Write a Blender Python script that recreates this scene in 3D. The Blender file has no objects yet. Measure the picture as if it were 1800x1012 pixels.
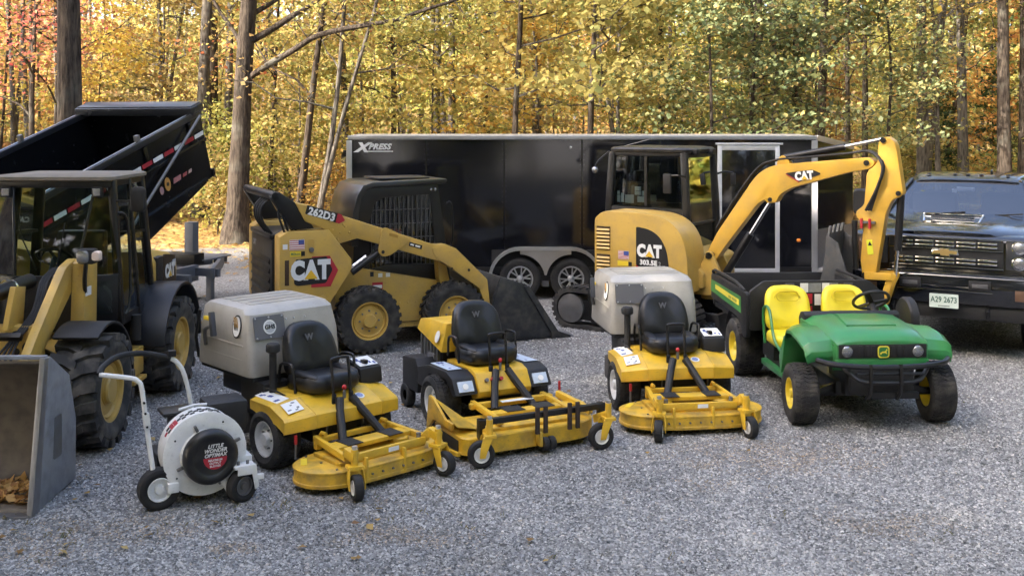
import bpy, bmesh, math, random
import numpy as np
from mathutils import Vector, Matrix, Euler
R = math.radians
PI = math.pi
sc = bpy.context.scene
COL = sc.collection
rnd = random.Random(7)

# ---------------- camera, sky, sun, exposure ----------------
FOC, CAMH, HOR = 1900.0, 2.88, 212.0          # focal length in photo pixels, eye height, horizon row
cam_d = bpy.data.cameras.new('camera')
cam_d.sensor_width = 36.0
cam_d.lens = FOC / 1800 * 36
cam_d.shift_y = -(506 - HOR) / 1800
cam_d.clip_start, cam_d.clip_end = 0.05, 2000
cam = bpy.data.objects.new('camera', cam_d)
COL.objects.link(cam)
cam.location = (0, 0, CAMH)
cam.rotation_euler = (R(90), 0, 0)
sc.camera = cam
SUN_EL, SUN_AZ = 38.0, 238.0                   # azimuth: degrees clockwise from +Y (north); sun stands to the left behind the camera
wd = bpy.data.worlds.new('World')
sc.world = wd
wd.use_nodes = True
wn = wd.node_tree.nodes
sky = wn.new('ShaderNodeTexSky')
sky.sky_type = 'NISHITA'
sky.sun_disc = False
sky.sun_elevation = R(SUN_EL)
sky.sun_rotation = R(SUN_AZ)
sky.altitude = 100
sky.air_density, sky.dust_density, sky.ozone_density = 0.7, 5.0, 0.3
bgn = wn['Background']
bgn.inputs['Strength'].default_value = 0.15
wd.node_tree.links.new(sky.outputs[0], bgn.inputs['Color'])
sun_d = bpy.data.lights.new('sun', 'SUN')
sun_d.energy = 2.0
sun_d.angle = R(0.6)
sun_d.color = (1.0, 0.9, 0.76)
sun = bpy.data.objects.new('sun', sun_d)
COL.objects.link(sun)
_sd = Vector((math.sin(R(SUN_AZ)) * math.cos(R(SUN_EL)), math.cos(R(SUN_AZ)) * math.cos(R(SUN_EL)), math.sin(R(SUN_EL))))
sun.rotation_euler = _sd.to_track_quat('Z', 'Y').to_euler()
sun.location = _sd * 60
vs = sc.view_settings
vs.view_transform = 'Standard'
vs.look = 'None'
vs.gamma = 1.0
vs.use_curve_mapping = False
vs.exposure = 2.72
sc.render.engine = 'CYCLES'
sc.cycles.use_denoising = True
sc.cycles.max_bounces = 6
sc.cycles.diffuse_bounces = 3
sc.cycles.glossy_bounces = 3
sc.cycles.transmission_bounces = 3
sc.cycles.use_adaptive_sampling = True
sc.cycles.adaptive_threshold = 0.04
sc.cycles.transparent_max_bounces = 16

# ---------------- materials ----------------
MATS = {}
def mat(name, col, rough=0.5, metal=0.0, var=0.12, vscale=6.0, bump=0.0, bscale=60.0, coat=0.0, dirt=0.0, dirtcol=(0.16, 0.14, 0.11), spec=0.5, chips=0.0):
    """Procedural paint / rubber / metal: base colour with mottling, dust that gathers by noise, fine bump."""
    if name in MATS: return MATS[name]
    m = bpy.data.materials.new(name); m.use_nodes = True
    nt = m.node_tree; b = nt.nodes['Principled BSDF']
    tc = nt.nodes.new('ShaderNodeTexCoord')
    nz = nt.nodes.new('ShaderNodeTexNoise'); nz.inputs['Scale'].default_value = vscale; nz.inputs['Detail'].default_value = 6
    nt.links.new(tc.outputs['Object'], nz.inputs['Vector'])
    mix = nt.nodes.new('ShaderNodeMix'); mix.data_type = 'RGBA'
    mix.inputs[6].default_value = (*[c * (1 - var) for c in col], 1)
    mix.inputs[7].default_value = (*[min(1, c * (1 + var)) for c in col], 1)
    nt.links.new(nz.outputs['Fac'], mix.inputs[0])
    out = mix.outputs[2]
    if dirt > 0:
        n2 = nt.nodes.new('ShaderNodeTexNoise'); n2.inputs['Scale'].default_value = vscale * 1.7; n2.inputs['Detail'].default_value = 8
        nt.links.new(tc.outputs['Object'], n2.inputs['Vector'])
        rp = nt.nodes.new('ShaderNodeMapRange'); rp.inputs[1].default_value = 0.42; rp.inputs[2].default_value = 0.75
        rp.inputs[3].default_value = 0.0; rp.inputs[4].default_value = dirt
        nt.links.new(n2.outputs['Fac'], rp.inputs[0])
        mx = nt.nodes.new('ShaderNodeMix'); mx.data_type = 'RGBA'
        nt.links.new(rp.outputs[0], mx.inputs[0]); nt.links.new(out, mx.inputs[6]); mx.inputs[7].default_value = (*dirtcol, 1)
        out = mx.outputs[2]
    if chips > 0:      # small stone chips, stains and scuffs
        n5 = nt.nodes.new('ShaderNodeTexNoise'); n5.inputs['Scale'].default_value = 38; n5.inputs['Detail'].default_value = 5; n5.inputs['Roughness'].default_value = 0.7
        mp = nt.nodes.new('ShaderNodeMapping'); mp.inputs['Scale'].default_value = (1, 0.6, 1.6); nt.links.new(tc.outputs['Object'], mp.inputs[0]); nt.links.new(mp.outputs[0], n5.inputs['Vector'])
        rc = nt.nodes.new('ShaderNodeMapRange'); rc.inputs[1].default_value = 0.58; rc.inputs[2].default_value = 0.72; rc.inputs[3].default_value = 0.0; rc.inputs[4].default_value = chips
        nt.links.new(n5.outputs['Fac'], rc.inputs[0]); mc = nt.nodes.new('ShaderNodeMix'); mc.data_type = 'RGBA'
        nt.links.new(rc.outputs[0], mc.inputs[0]); nt.links.new(out, mc.inputs[6]); mc.inputs[7].default_value = (*[0.35 * c + 0.02 for c in col], 1)
        out = mc.outputs[2]
    nt.links.new(out, b.inputs['Base Color'])
    rr = nt.nodes.new('ShaderNodeMapRange'); rr.inputs[3].default_value = max(0.02, rough * 0.8); rr.inputs[4].default_value = min(1, rough * 1.25)
    nt.links.new(nz.outputs['Fac'], rr.inputs[0]); nt.links.new(rr.outputs[0], b.inputs['Roughness'])
    b.inputs['Metallic'].default_value = metal
    b.inputs['Coat Weight'].default_value = coat
    b.inputs['Coat Roughness'].default_value = 0.08
    b.inputs['Specular IOR Level'].default_value = spec
    if bump > 0:
        n3 = nt.nodes.new('ShaderNodeTexNoise'); n3.inputs['Scale'].default_value = bscale; n3.inputs['Detail'].default_value = 4
        nt.links.new(tc.outputs['Object'], n3.inputs['Vector'])
        bp = nt.nodes.new('ShaderNodeBump'); bp.inputs['Strength'].default_value = bump; bp.inputs['Distance'].default_value = 0.01
        nt.links.new(n3.outputs['Fac'], bp.inputs['Height']); nt.links.new(bp.outputs[0], b.inputs['Normal'])
    MATS[name] = m
    return m

def glass_mat(name, tint=(0.55, 0.62, 0.6), rough=0.03, ior=1.6):
    if name in MATS: return MATS[name]
    m = bpy.data.materials.new(name); m.use_nodes = True
    nt = m.node_tree; nt.nodes.remove(nt.nodes['Principled BSDF'])
    tr = nt.nodes.new('ShaderNodeBsdfTransparent'); tr.inputs[0].default_value = (*tint, 1)
    gl = nt.nodes.new('ShaderNodeBsdfGlossy'); gl.inputs['Roughness'].default_value = rough; gl.inputs[0].default_value = (0.95, 0.97, 1, 1)
    fr = nt.nodes.new('ShaderNodeFresnel'); fr.inputs[0].default_value = ior
    mx = nt.nodes.new('ShaderNodeMixShader')
    nt.links.new(fr.outputs[0], mx.inputs[0]); nt.links.new(tr.outputs[0], mx.inputs[1]); nt.links.new(gl.outputs[0], mx.inputs[2])
    nt.links.new(mx.outputs[0], nt.nodes['Material Output'].inputs[0])
    MATS[name] = m
    return m

CATY = mat('machine_yellow', (0.53, 0.335, 0.07), 0.36, var=0.12, dirt=0.4, dirtcol=(0.27, 0.21, 0.12), vscale=3, chips=0.5)
MOWY = mat('mower_yellow', (0.72, 0.44, 0.03), 0.36, var=0.12, dirt=0.5, dirtcol=(0.34, 0.23, 0.07), vscale=4, chips=0.55)
BLK = mat('black_paint', (0.005, 0.005, 0.006), 0.38, var=0.3, dirt=0.25, dirtcol=(.018, .016, .014))
BLKM = mat('black_plastic', (0.009, 0.009, 0.010), 0.55, var=0.3, dirt=0.4, dirtcol=(.024, .022, .019), bump=0.15, bscale=300)
VINYL = mat('black_vinyl', (0.008, 0.0085, 0.0105), 0.38, var=0.3, dirt=0.35, dirtcol=(0.03, 0.028, 0.025), bump=0.12, bscale=25)
RUB = mat('tyre_rubber', (0.016, 0.016, 0.0165), 0.8, var=0.3, dirt=0.8, dirtcol=(0.085, 0.076, 0.063), bump=0.3, bscale=80, vscale=5)
RUBL = mat('dusty_loader_tyre', (0.03, 0.029, 0.028), 0.85, var=0.3, dirt=0.95, dirtcol=(0.15, 0.132, 0.108), bump=0.3, bscale=80, vscale=4)
RUBD = mat('clean_rubber', (0.009, 0.009, 0.0095), 0.7, var=0.2, dirt=0.4, dirtcol=(.05, .045, .038), bump=0.2, bscale=80)
WHT = mat('white_paint', (0.74, 0.74, 0.72), 0.4, var=0.06, dirt=0.3, dirtcol=(0.42, 0.4, 0.35), chips=0.4)
ALU = mat('aluminium', (0.62, 0.63, 0.65), 0.32, 0.9, var=0.1, vscale=3)
CHR = mat('chrome', (0.8, 0.81, 0.83), 0.1, 1.0, var=0.05)
STL = mat('worn_steel', (0.2, 0.2, 0.205), 0.5, 0.75, var=0.35, dirt=0.4, bump=0.15, bscale=40)
GRYM = mat('grey_frame_paint', (0.11, 0.118, 0.135), 0.5, var=0.2, dirt=0.25)
GLS = glass_mat('cab_glass', (0.76, 0.84, 0.79), ior=1.5)
GLSD = glass_mat('dark_glass', (0.3, 0.34, 0.36))
LENS = mat('lamp_lens', (0.3, 0.31, 0.33), 0.1, 0.75, var=0.25, vscale=30, bump=0.4, bscale=90)
RED = mat('red_paint', (0.45, 0.02, 0.025), 0.4, dirt=0.15)
DECW = mat('decal_white', (0.78, 0.78, 0.76), 0.5, var=0.05)
DECB = mat('decal_black', (0.01, 0.01, 0.011), 0.5)
DECR = mat('decal_red', (0.42, 0.02, 0.035), 0.45)
DECBL = mat('decal_blue', (0.05, 0.08, 0.28), 0.5)
DECY = mat('decal_yellow', (0.75, 0.55, 0.03), 0.5)
DECPB = mat('decal_pale_blue', (0.5, 0.58, 0.68), 0.5, var=0.2, vscale=30)
DECG = mat('decal_grey', (0.22, 0.23, 0.24), 0.5, var=0.3, vscale=40)
AMB = mat('amber_lens', (0.7, 0.2, 0.02), 0.25)

# ---------------- mesh building ----------------
def rotm(rot):
    return Euler([R(a) for a in rot]).to_matrix() if rot else Matrix.Identity(3)

class MB:
    def __init__(s): s.v = []; s.f = []
    def add(s, vs_, fs_):
        o = len(s.v)
        s.v += [tuple(p) for p in vs_]
        s.f += [tuple(i + o for i in f) for f in fs_]
        return s
    def box(s, c, d, rot=None):
        M = rotm(rot); c = Vector(c)
        vs_ = [c + M @ Vector((x * d[0] / 2, y * d[1] / 2, z * d[2] / 2)) for x in (-1, 1) for y in (-1, 1) for z in (-1, 1)]
        return s.add(vs_, [(0, 1, 3, 2), (4, 6, 7, 5), (0, 4, 5, 1), (2, 3, 7, 6), (0, 2, 6, 4), (1, 5, 7, 3)])
    def bb(s, x0, x1, y0, y1, z0, z1):
        return s.box(((x0 + x1) / 2, (y0 + y1) / 2, (z0 + z1) / 2), (abs(x1 - x0), abs(y1 - y0), abs(z1 - z0)))
    def bar(s, p0, p1, w, h, up=(0, 0, 1)):
        p0, p1 = Vector(p0), Vector(p1); d = (p1 - p0).normalized(); u = Vector(up)
        if abs(d.dot(u)) > 0.98: u = Vector((1, 0, 0))
        sd = d.cross(u).normalized(); u = sd.cross(d)
        vs_ = []
        for p in (p0, p1):
            for a, b in ((-1, -1), (1, -1), (1, 1), (-1, 1)): vs_.append(p + sd * a * w / 2 + u * b * h / 2)
        return s.add(vs_, [(0, 1, 2, 3), (7, 6, 5, 4), (0, 4, 5, 1), (1, 5, 6, 2), (2, 6, 7, 3), (3, 7, 4, 0)])
    def prism(s, poly, a, b, ax='y'):
        def P(u, v, t): return {'y': (u, t, v), 'x': (t, u, v), 'z': (u, v, t)}[ax]
        n = len(poly)
        vs_ = [P(u, v, a) for u, v in poly] + [P(u, v, b) for u, v in poly]
        fs_ = [tuple(range(n)), tuple(range(2 * n - 1, n - 1, -1))] + [(i, (i + 1) % n, n + (i + 1) % n, n + i) for i in range(n)]
        return s.add(vs_, fs_)
    def loft(s, loops, cap=True, close=True):
        n = len(loops[0]); vs_ = [p for l in loops for p in l]; fs_ = []
        for k in range(len(loops) - 1):
            for i in range(n if close else n - 1):
                j = (i + 1) % n
                fs_.append((k * n + i, k * n + j, (k + 1) * n + j, (k + 1) * n + i))
        if cap: fs_ += [tuple(range(n - 1, -1, -1)), tuple((len(loops) - 1) * n + i for i in range(n))]
        return s.add(vs_, fs_)
    def lathe(s, prof, c=(0, 0, 0), ax='y', n=32, a0=0.0, a1=360.0):
        full = abs(a1 - a0) >= 359.9; m = n if full else n + 1; vs_ = []; fs_ = []
        for i in range(m):
            a = R(a0 + (a1 - a0) * i / n); ca, sa = math.cos(a), math.sin(a)
            for r, t in prof:
                p = {'y': (r * ca, t, r * sa), 'x': (t, r * ca, r * sa), 'z': (r * ca, r * sa, t)}[ax]
                vs_.append((p[0] + c[0], p[1] + c[1], p[2] + c[2]))
        k = len(prof)
        for i in range(n):
            j = (i + 1) % m
            for q in range(k - 1): fs_.append((i * k + q, j * k + q, j * k + q + 1, i * k + q + 1))
        return s.add(vs_, fs_)
    def cyl(s, p0, p1, r, n=16, r1=None):
        return s.tube([p0, p1], r, n, r1=r1)
    def tube(s, pts, r, n=8, sub=0, r1=None):
        pts = [Vector(p) for p in pts]
        if sub: pts = crom(pts, sub)
        L = len(pts); rs = [r + ((r1 - r) * i / (L - 1) if r1 is not None else 0) for i in range(L)]
        t0 = (pts[1] - pts[0]).normalized()
        u = t0.orthogonal().normalized(); loops = []
        for i, p in enumerate(pts):
            t = (pts[min(i + 1, L - 1)] - pts[max(i - 1, 0)]).normalized()
            u = (u - t * u.dot(t)).normalized(); w = t.cross(u)
            loops.append([p + (u * math.cos(2 * PI * k / n) + w * math.sin(2 * PI * k / n)) * rs[i] for k in range(n)])
        return s.loft(loops)
    def ell(s, c, r, n=16, m=10):
        prof = [(max(1e-4, math.sin(PI * i / m)), -math.cos(PI * i / m)) for i in range(m + 1)]
        o = len(s.v); s.lathe(prof, (0, 0, 0), 'z', n)
        for i in range(o, len(s.v)):
            p = s.v[i]; s.v[i] = (c[0] + p[0] * r[0], c[1] + p[1] * r[1], c[2] + p[2] * r[2])
        return s
    def xf(s, M):
        s.v = [tuple(M @ Vector(p)) for p in s.v]; return s
    def mesh(s, name, m, bevel=0.0, smooth=35, seg=2):
        me = bpy.data.meshes.new(name); me.from_pydata(s.v, [], s.f)
        bm = bmesh.new(); bm.from_mesh(me)
        bmesh.ops.remove_doubles(bm, verts=bm.verts, dist=1e-5)
        bmesh.ops.recalc_face_normals(bm, faces=bm.faces)
        if bevel > 0:
            es = [e for e in bm.edges if len(e.link_faces) == 2 and e.calc_face_angle(0) > R(28)]
            bmesh.ops.bevel(bm, geom=es, offset=bevel, segments=seg, profile=0.6, affect='EDGES', clamp_overlap=True)
        for f in bm.faces: f.smooth = True
        bm.to_mesh(me); bm.free()
        me.set_sharp_from_angle(angle=R(smooth))
        if m is not None: me.materials.append(m)
        return me
    def obj(s, name, m, parent=None, bevel=0.0, smooth=35, label=None):
        return link(name, s.mesh(name, m, bevel, smooth), parent, label)

def crom(pts, sub):
    out = []
    for i in range(len(pts) - 1):
        p0, p1, p2, p3 = pts[max(i - 1, 0)], pts[i], pts[i + 1], pts[min(i + 2, len(pts) - 1)]
        for k in range(sub):
            t = k / sub
            out.append(0.5 * ((2 * p1) + (p2 - p0) * t + (2 * p0 - 5 * p1 + 4 * p2 - p3) * t * t + (3 * p1 - 3 * p2 + p3 - p0) * t ** 3))
    out.append(pts[-1]); return out

def rrect(w, h, r, n=4, cx=0, cy=0):
    out = []
    for qx, qy, a in ((1, 1, 0), (-1, 1, 90), (-1, -1, 180), (1, -1, 270)):
        for k in range(n + 1):
            t = R(a + 90 * k / n)
            out.append((cx + qx * (w / 2 - r) + r * math.cos(t), cy + qy * (h / 2 - r) + r * math.sin(t)))
    return out

def rpoly(poly, r, n=4):
    """Round the corners of a polygon."""
    out = []; N = len(poly)
    for i in range(N):
        p0, p1, p2 = Vector(poly[i - 1]), Vector(poly[i]), Vector(poly[(i + 1) % N])
        rr = r[i] if isinstance(r, (list, tuple)) else r
        if rr <= 0: out.append(tuple(p1)); continue
        d0, d2 = (p0 - p1), (p2 - p1)
        a = min(rr, d0.length * 0.48); b = min(rr, d2.length * 0.48)
        A, B = p1 + d0.normalized() * a, p1 + d2.normalized() * b
        for k in range(n + 1):
            t = k / n; out.append(tuple(A * (1 - t) ** 2 + p1 * 2 * t * (1 - t) + B * t * t))
    return out

def link(name, data, parent=None, label=None):
    o = bpy.data.objects.new(name, data); COL.objects.link(o)
    if parent is not None: o.parent = parent
    if label: o['label'] = label
    return o

def empty(name, parent=None, loc=(0, 0, 0), rot=(0, 0, 0)):
    o = bpy.data.objects.new(name, None); COL.objects.link(o); o.empty_display_size = 0.2
    if parent is not None: o.parent = parent
    o.location = loc; o.rotation_euler = rot
    return o

def thing(name, label, cat, loc, rotz=0.0, group=None):
    o = empty(name, None, loc, (0, 0, R(rotz)))
    o['label'] = label; o['category'] = cat
    if group: o['group'] = group
    return o

def tag(o, label, cat, group=None):
    o['label'] = label; o['category'] = cat
    if group: o['group'] = group
    return o

def structure(o): o['kind'] = 'structure'; return o

def text(body, size, m, parent, loc, ux, uy, bold=0.0, shear=0.0, name='lettering', sx=1.0, ext=0.0015, align='CENTER', label=None):
    """Lettering lying in the plane (ux right, uy up)."""
    cu = bpy.data.curves.new(name, 'FONT'); cu.body = body; cu.size = size; cu.offset = bold; cu.shear = shear
    cu.extrude = ext; cu.align_x = align; cu.align_y = 'CENTER'; cu.resolution_u = 3; cu.space_character = 1.0 + bold / size * 1.5
    t = bpy.data.objects.new(name, cu)
    COL.objects.link(t)
    me = bpy.data.meshes.new_from_object(t.evaluated_get(bpy.context.evaluated_depsgraph_get()))
    bpy.data.objects.remove(t); bpy.data.curves.remove(cu)
    me.name = name; me.materials.clear(); me.materials.append(m)
    ux, uy = Vector(ux).normalized(), Vector(uy).normalized(); uz = ux.cross(uy).normalized(); uy = uz.cross(ux)
    M = Matrix(((ux.x * sx, uy.x, uz.x, loc[0]), (ux.y * sx, uy.y, uz.y, loc[1]), (ux.z * sx, uy.z, uz.z, loc[2]), (0, 0, 0, 1)))
    me.transform(M)
    return link(name, me, parent, label)

def plate(name, poly, m, parent, loc, ux, uy, th=0.003, label=None, bevel=0):
    """Flat plate: polygon in (ux, uy), th thick along the normal."""
    ux, uy = Vector(ux).normalized(), Vector(uy).normalized(); uz = ux.cross(uy).normalized(); uy = uz.cross(ux); L = Vector(loc)
    n = len(poly)
    vs_ = [L + ux * a + uy * b for a, b in poly] + [L + ux * a + uy * b + uz * th for a, b in poly]
    mb = MB().add(vs_, [tuple(range(n - 1, -1, -1)), tuple(range(n, 2 * n))] + [(i, (i + 1) % n, n + (i + 1) % n, n + i) for i in range(n)])
    return mb.obj(name, m, parent, bevel, label=label)

def rect(w, h, cx=0, cy=0): return [(cx - w / 2, cy - h / 2), (cx + w / 2, cy - h / 2), (cx + w / 2, cy + h / 2), (cx - w / 2, cy + h / 2)]
def circ(r, n=24, cx=0, cy=0, ry=None): return [(cx + r * math.cos(2 * PI * i / n), cy + (ry or r) * math.sin(2 * PI * i / n)) for i in range(n)]

def lug(mb, a0, a1, y0, y1, sk, r0, r1, tp=0.8):
    """A tread block on a wheel with axis y: angles a0..a1, across y0..y1, skewed by sk degrees."""
    vs_ = []
    am = (a0 + a1) / 2; h = (a1 - a0) / 2
    for r, k in ((r0, 1.0), (r1, tp)):
        for y, s_ in ((y0, 0), (y1, sk)):
            for d in (-1, 1):
                a = R(am + s_ + d * h * k); vs_.append((r * math.cos(a), y, r * math.sin(a)))
    mb.add(vs_, [(0, 1, 3, 2), (4, 6, 7, 5), (0, 4, 5, 1), (2, 3, 7, 6), (0, 2, 6, 4), (1, 5, 7, 3)])

TYRE = {}
def tyre_mesh(key, rad, w, rim_r, tread, m):
    if key in TYRE: return TYRE[key]
    mb = MB(); h = w / 2; td = {'chevron': 0.04, 'bar': 0.022, 'turf': 0.010, 'road': 0.006, 'smooth': 0.003}[tread]
    R0 = rad - td
    sh = 0.18 if tread in ('chevron', 'bar') else 0.28
    prof = [(rim_r, -h * 0.72), (rim_r + 0.012, -h * 0.86), ((rim_r + R0) / 2, -h * 1.0), (R0 - rad * sh * 0.45, -h * 0.97), (R0 - rad * sh * 0.12, -h * 0.86), (R0, -h * 0.66),
            (R0 + rad * 0.006, 0)]
    prof = prof + [(r, -t) for r, t in prof[-2::-1]]
    mb.lathe(prof, n=56)
    if tread == 'chevron':
        n = 18
        for i in range(n):
            for sg, of in ((1, 0), (-1, 10)):
                a = i * 360 / n + of
                lug(mb, a, a + 12.5, -0.02 * sg, sg * h * 0.45, 8, R0 - 0.012, rad)
                lug(mb, a + 8, a + 20, sg * h * 0.42, sg * h * 0.99, 3, R0 - 0.03, rad - 0.004, 0.85)
    elif tread == 'bar':
        n = 26
        for i in range(n):
            for sg, of in ((1, 0), (-1, 8)):
                a = i * 360 / n + of
                lug(mb, a, a + 7.6, 0.0, sg * h * 0.55, 8, R0 - 0.012, rad)
                lug(mb, a + 8, a + 15.6, sg * h * 0.5, sg * h * 0.96, 2, R0 - 0.035, rad - 0.008, 0.9)
    elif tread == 'turf':
        n = 40
        for i in range(n):
            for q in range(5):
                y0 = -h * 0.82 + q * h * 0.33; a = i * 360 / n + (4.5 if q % 2 else 0)
                lug(mb, a, a + 6.2, y0, y0 + h * 0.28, 2.5 if q % 2 else -2.5, R0 - 0.02, rad - (0.006 if q in (0, 4) else 0), 0.85)
    elif tread == 'road':
        n = 60
        for i in range(n):
            for q in range(4):
                y0 = -h * 0.72 + q * h * 0.37; a = i * 360 / n + (3 if q % 2 else 0)
                lug(mb, a, a + 5.0, y0, y0 + h * 0.33, 1.0, R0 - 0.02, rad, 0.95)
    TYRE[key] = mb.mesh('tyre', m, 0, 30)
    return TYRE[key]

def wheel(parent, pos, rad, w, rim_r, tread, tm, rimm, side=1, key=None, dish=0.5, steer=0, bolts=8, hub=0.35, name='wheel', tilt=(0, 0, 0)):
    """wheel > tyre, rim, hub, bolts. side=+1: outer face toward +y."""
    e = empty(name, parent, pos, (R(tilt[0]), R(tilt[1]), R(steer)))
    me = tyre_mesh(key or (rad, w, rim_r, tread), rad, w, rim_r, tread, tm)
    t = link('tyre', me, e)
    h = w / 2; s = side; d = h * (1 - 2 * dish)
    rp = [(rim_r * 1.04, h * 0.80), (rim_r * 1.045, h * 0.86), (rim_r * 0.97, h * 0.84), (rim_r * 0.93, h * 0.6), (rim_r * 0.88, d + 0.02), (rim_r * 0.80, d), (rim_r * 0.5, d + 0.004), (rim_r * hub, d + 0.012), (0.001, d + 0.012)]
    rb = [(rim_r * 1.02, -h * 0.82), (rim_r * 0.9, -h * 0.6), (rim_r * 0.88, d)]
    mb = MB().lathe([(r, t_ * s) for r, t_ in rp], n=40).lathe([(r, t_ * s) for r, t_ in rb], n=40)
    rim = mb.obj('rim', rimm, e, 0, 40)
    hb = MB().lathe([(0.001, (d + 0.05) * s), (rim_r * hub * 0.8, (d + 0.05) * s), (rim_r * hub * 0.9, (d + 0.035) * s), (rim_r * hub * 0.92, d * s)], n=24)
    hb.obj('hub', rimm, e, 0, 30)
    if bolts:
        b = MB()
        for i in range(bolts):
            a = 2 * PI * i / bolts; x, z = rim_r * 0.55 * math.cos(a), rim_r * 0.55 * math.sin(a)
            b.cyl((x, d * s, z), (x, (d + 0.022) * s, z), rim_r * 0.055, 6)
        b.obj('wheel_bolts', STL if rimm is not CHR else CHR, e)
    return e

def pix(x, y):
    """ground point (z = 0) under a photo pixel"""
    d = FOC * CAMH / (y - HOR); return ((x - 900) / FOC * d, d)

def flag(parent, loc, ux, uy, w=0.16, h=0.1):
    f = plate('flag_sticker', rect(w, h), DECW, parent, loc, ux, uy, 0.002)
    U, V = Vector(ux).normalized(), Vector(uy).normalized(); N = U.cross(V)
    st = MB()
    for i in range(4):
        c = Vector(loc) + V * (-h / 2 + h / 7 * (2 * i + 0.5) * 0.98) + N * 0.002
        for sx_ in (1,): st.bar(c - U * w * 0.49, c + U * w * 0.49, h / 7.5, 0.002, up=N)
    st.obj('stripes', DECR, f)
    plate('canton', rect(w * 0.42, h * 0.52, -w * 0.28 if True else 0, h * 0.23), DECBL, f, Vector(loc) + N * 0.003, ux, uy, 0.002)
    return f
# ---------------- ground ----------------
def sstep(a, b, x):
    t = np.clip((x - a) / (b - a), 0, 1); return t * t * (3 - 2 * t)
def gheight(x, y):
    x = np.asarray(x, float); y = np.asarray(y, float)
    h = np.zeros_like(x + y)
    h = h + 0.010 * np.sin(x * 2.1 + y * 0.7) * np.sin(y * 1.7 - x * 0.6) * (1 - sstep(16, 22, y)) * 0.6
    h = h + 0.12 * sstep(22, 30, y) * np.sin(x * 0.5) * np.sin(y * 0.43 + 1)
    h = h + 0.09 * np.clip(y - 36, 0, None) + 0.05 * np.clip(-12 - x, 0, None) * sstep(10, 20, y)
    return h
def gh(x, y): return float(gheight(x, y))

def npmesh(name, V, F, m, smooth=False):
    """V (n,3), F (k,4) arrays to a mesh, fast."""
    me = bpy.data.meshes.new(name); n, k, w = len(V), len(F), F.shape[1]
    me.vertices.add(n); me.vertices.foreach_set('co', np.ascontiguousarray(V, np.float32).ravel())
    me.loops.add(k * w); me.loops.foreach_set('vertex_index', np.ascontiguousarray(F, np.int32).ravel())
    me.polygons.add(k); me.polygons.foreach_set('loop_start', np.arange(0, k * w, w, dtype=np.int32))
    if smooth: me.polygons.foreach_set('use_smooth', np.ones(k, bool))
    me.update(calc_edges=True); me.validate()
    if m: me.materials.append(m)
    return me

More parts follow.
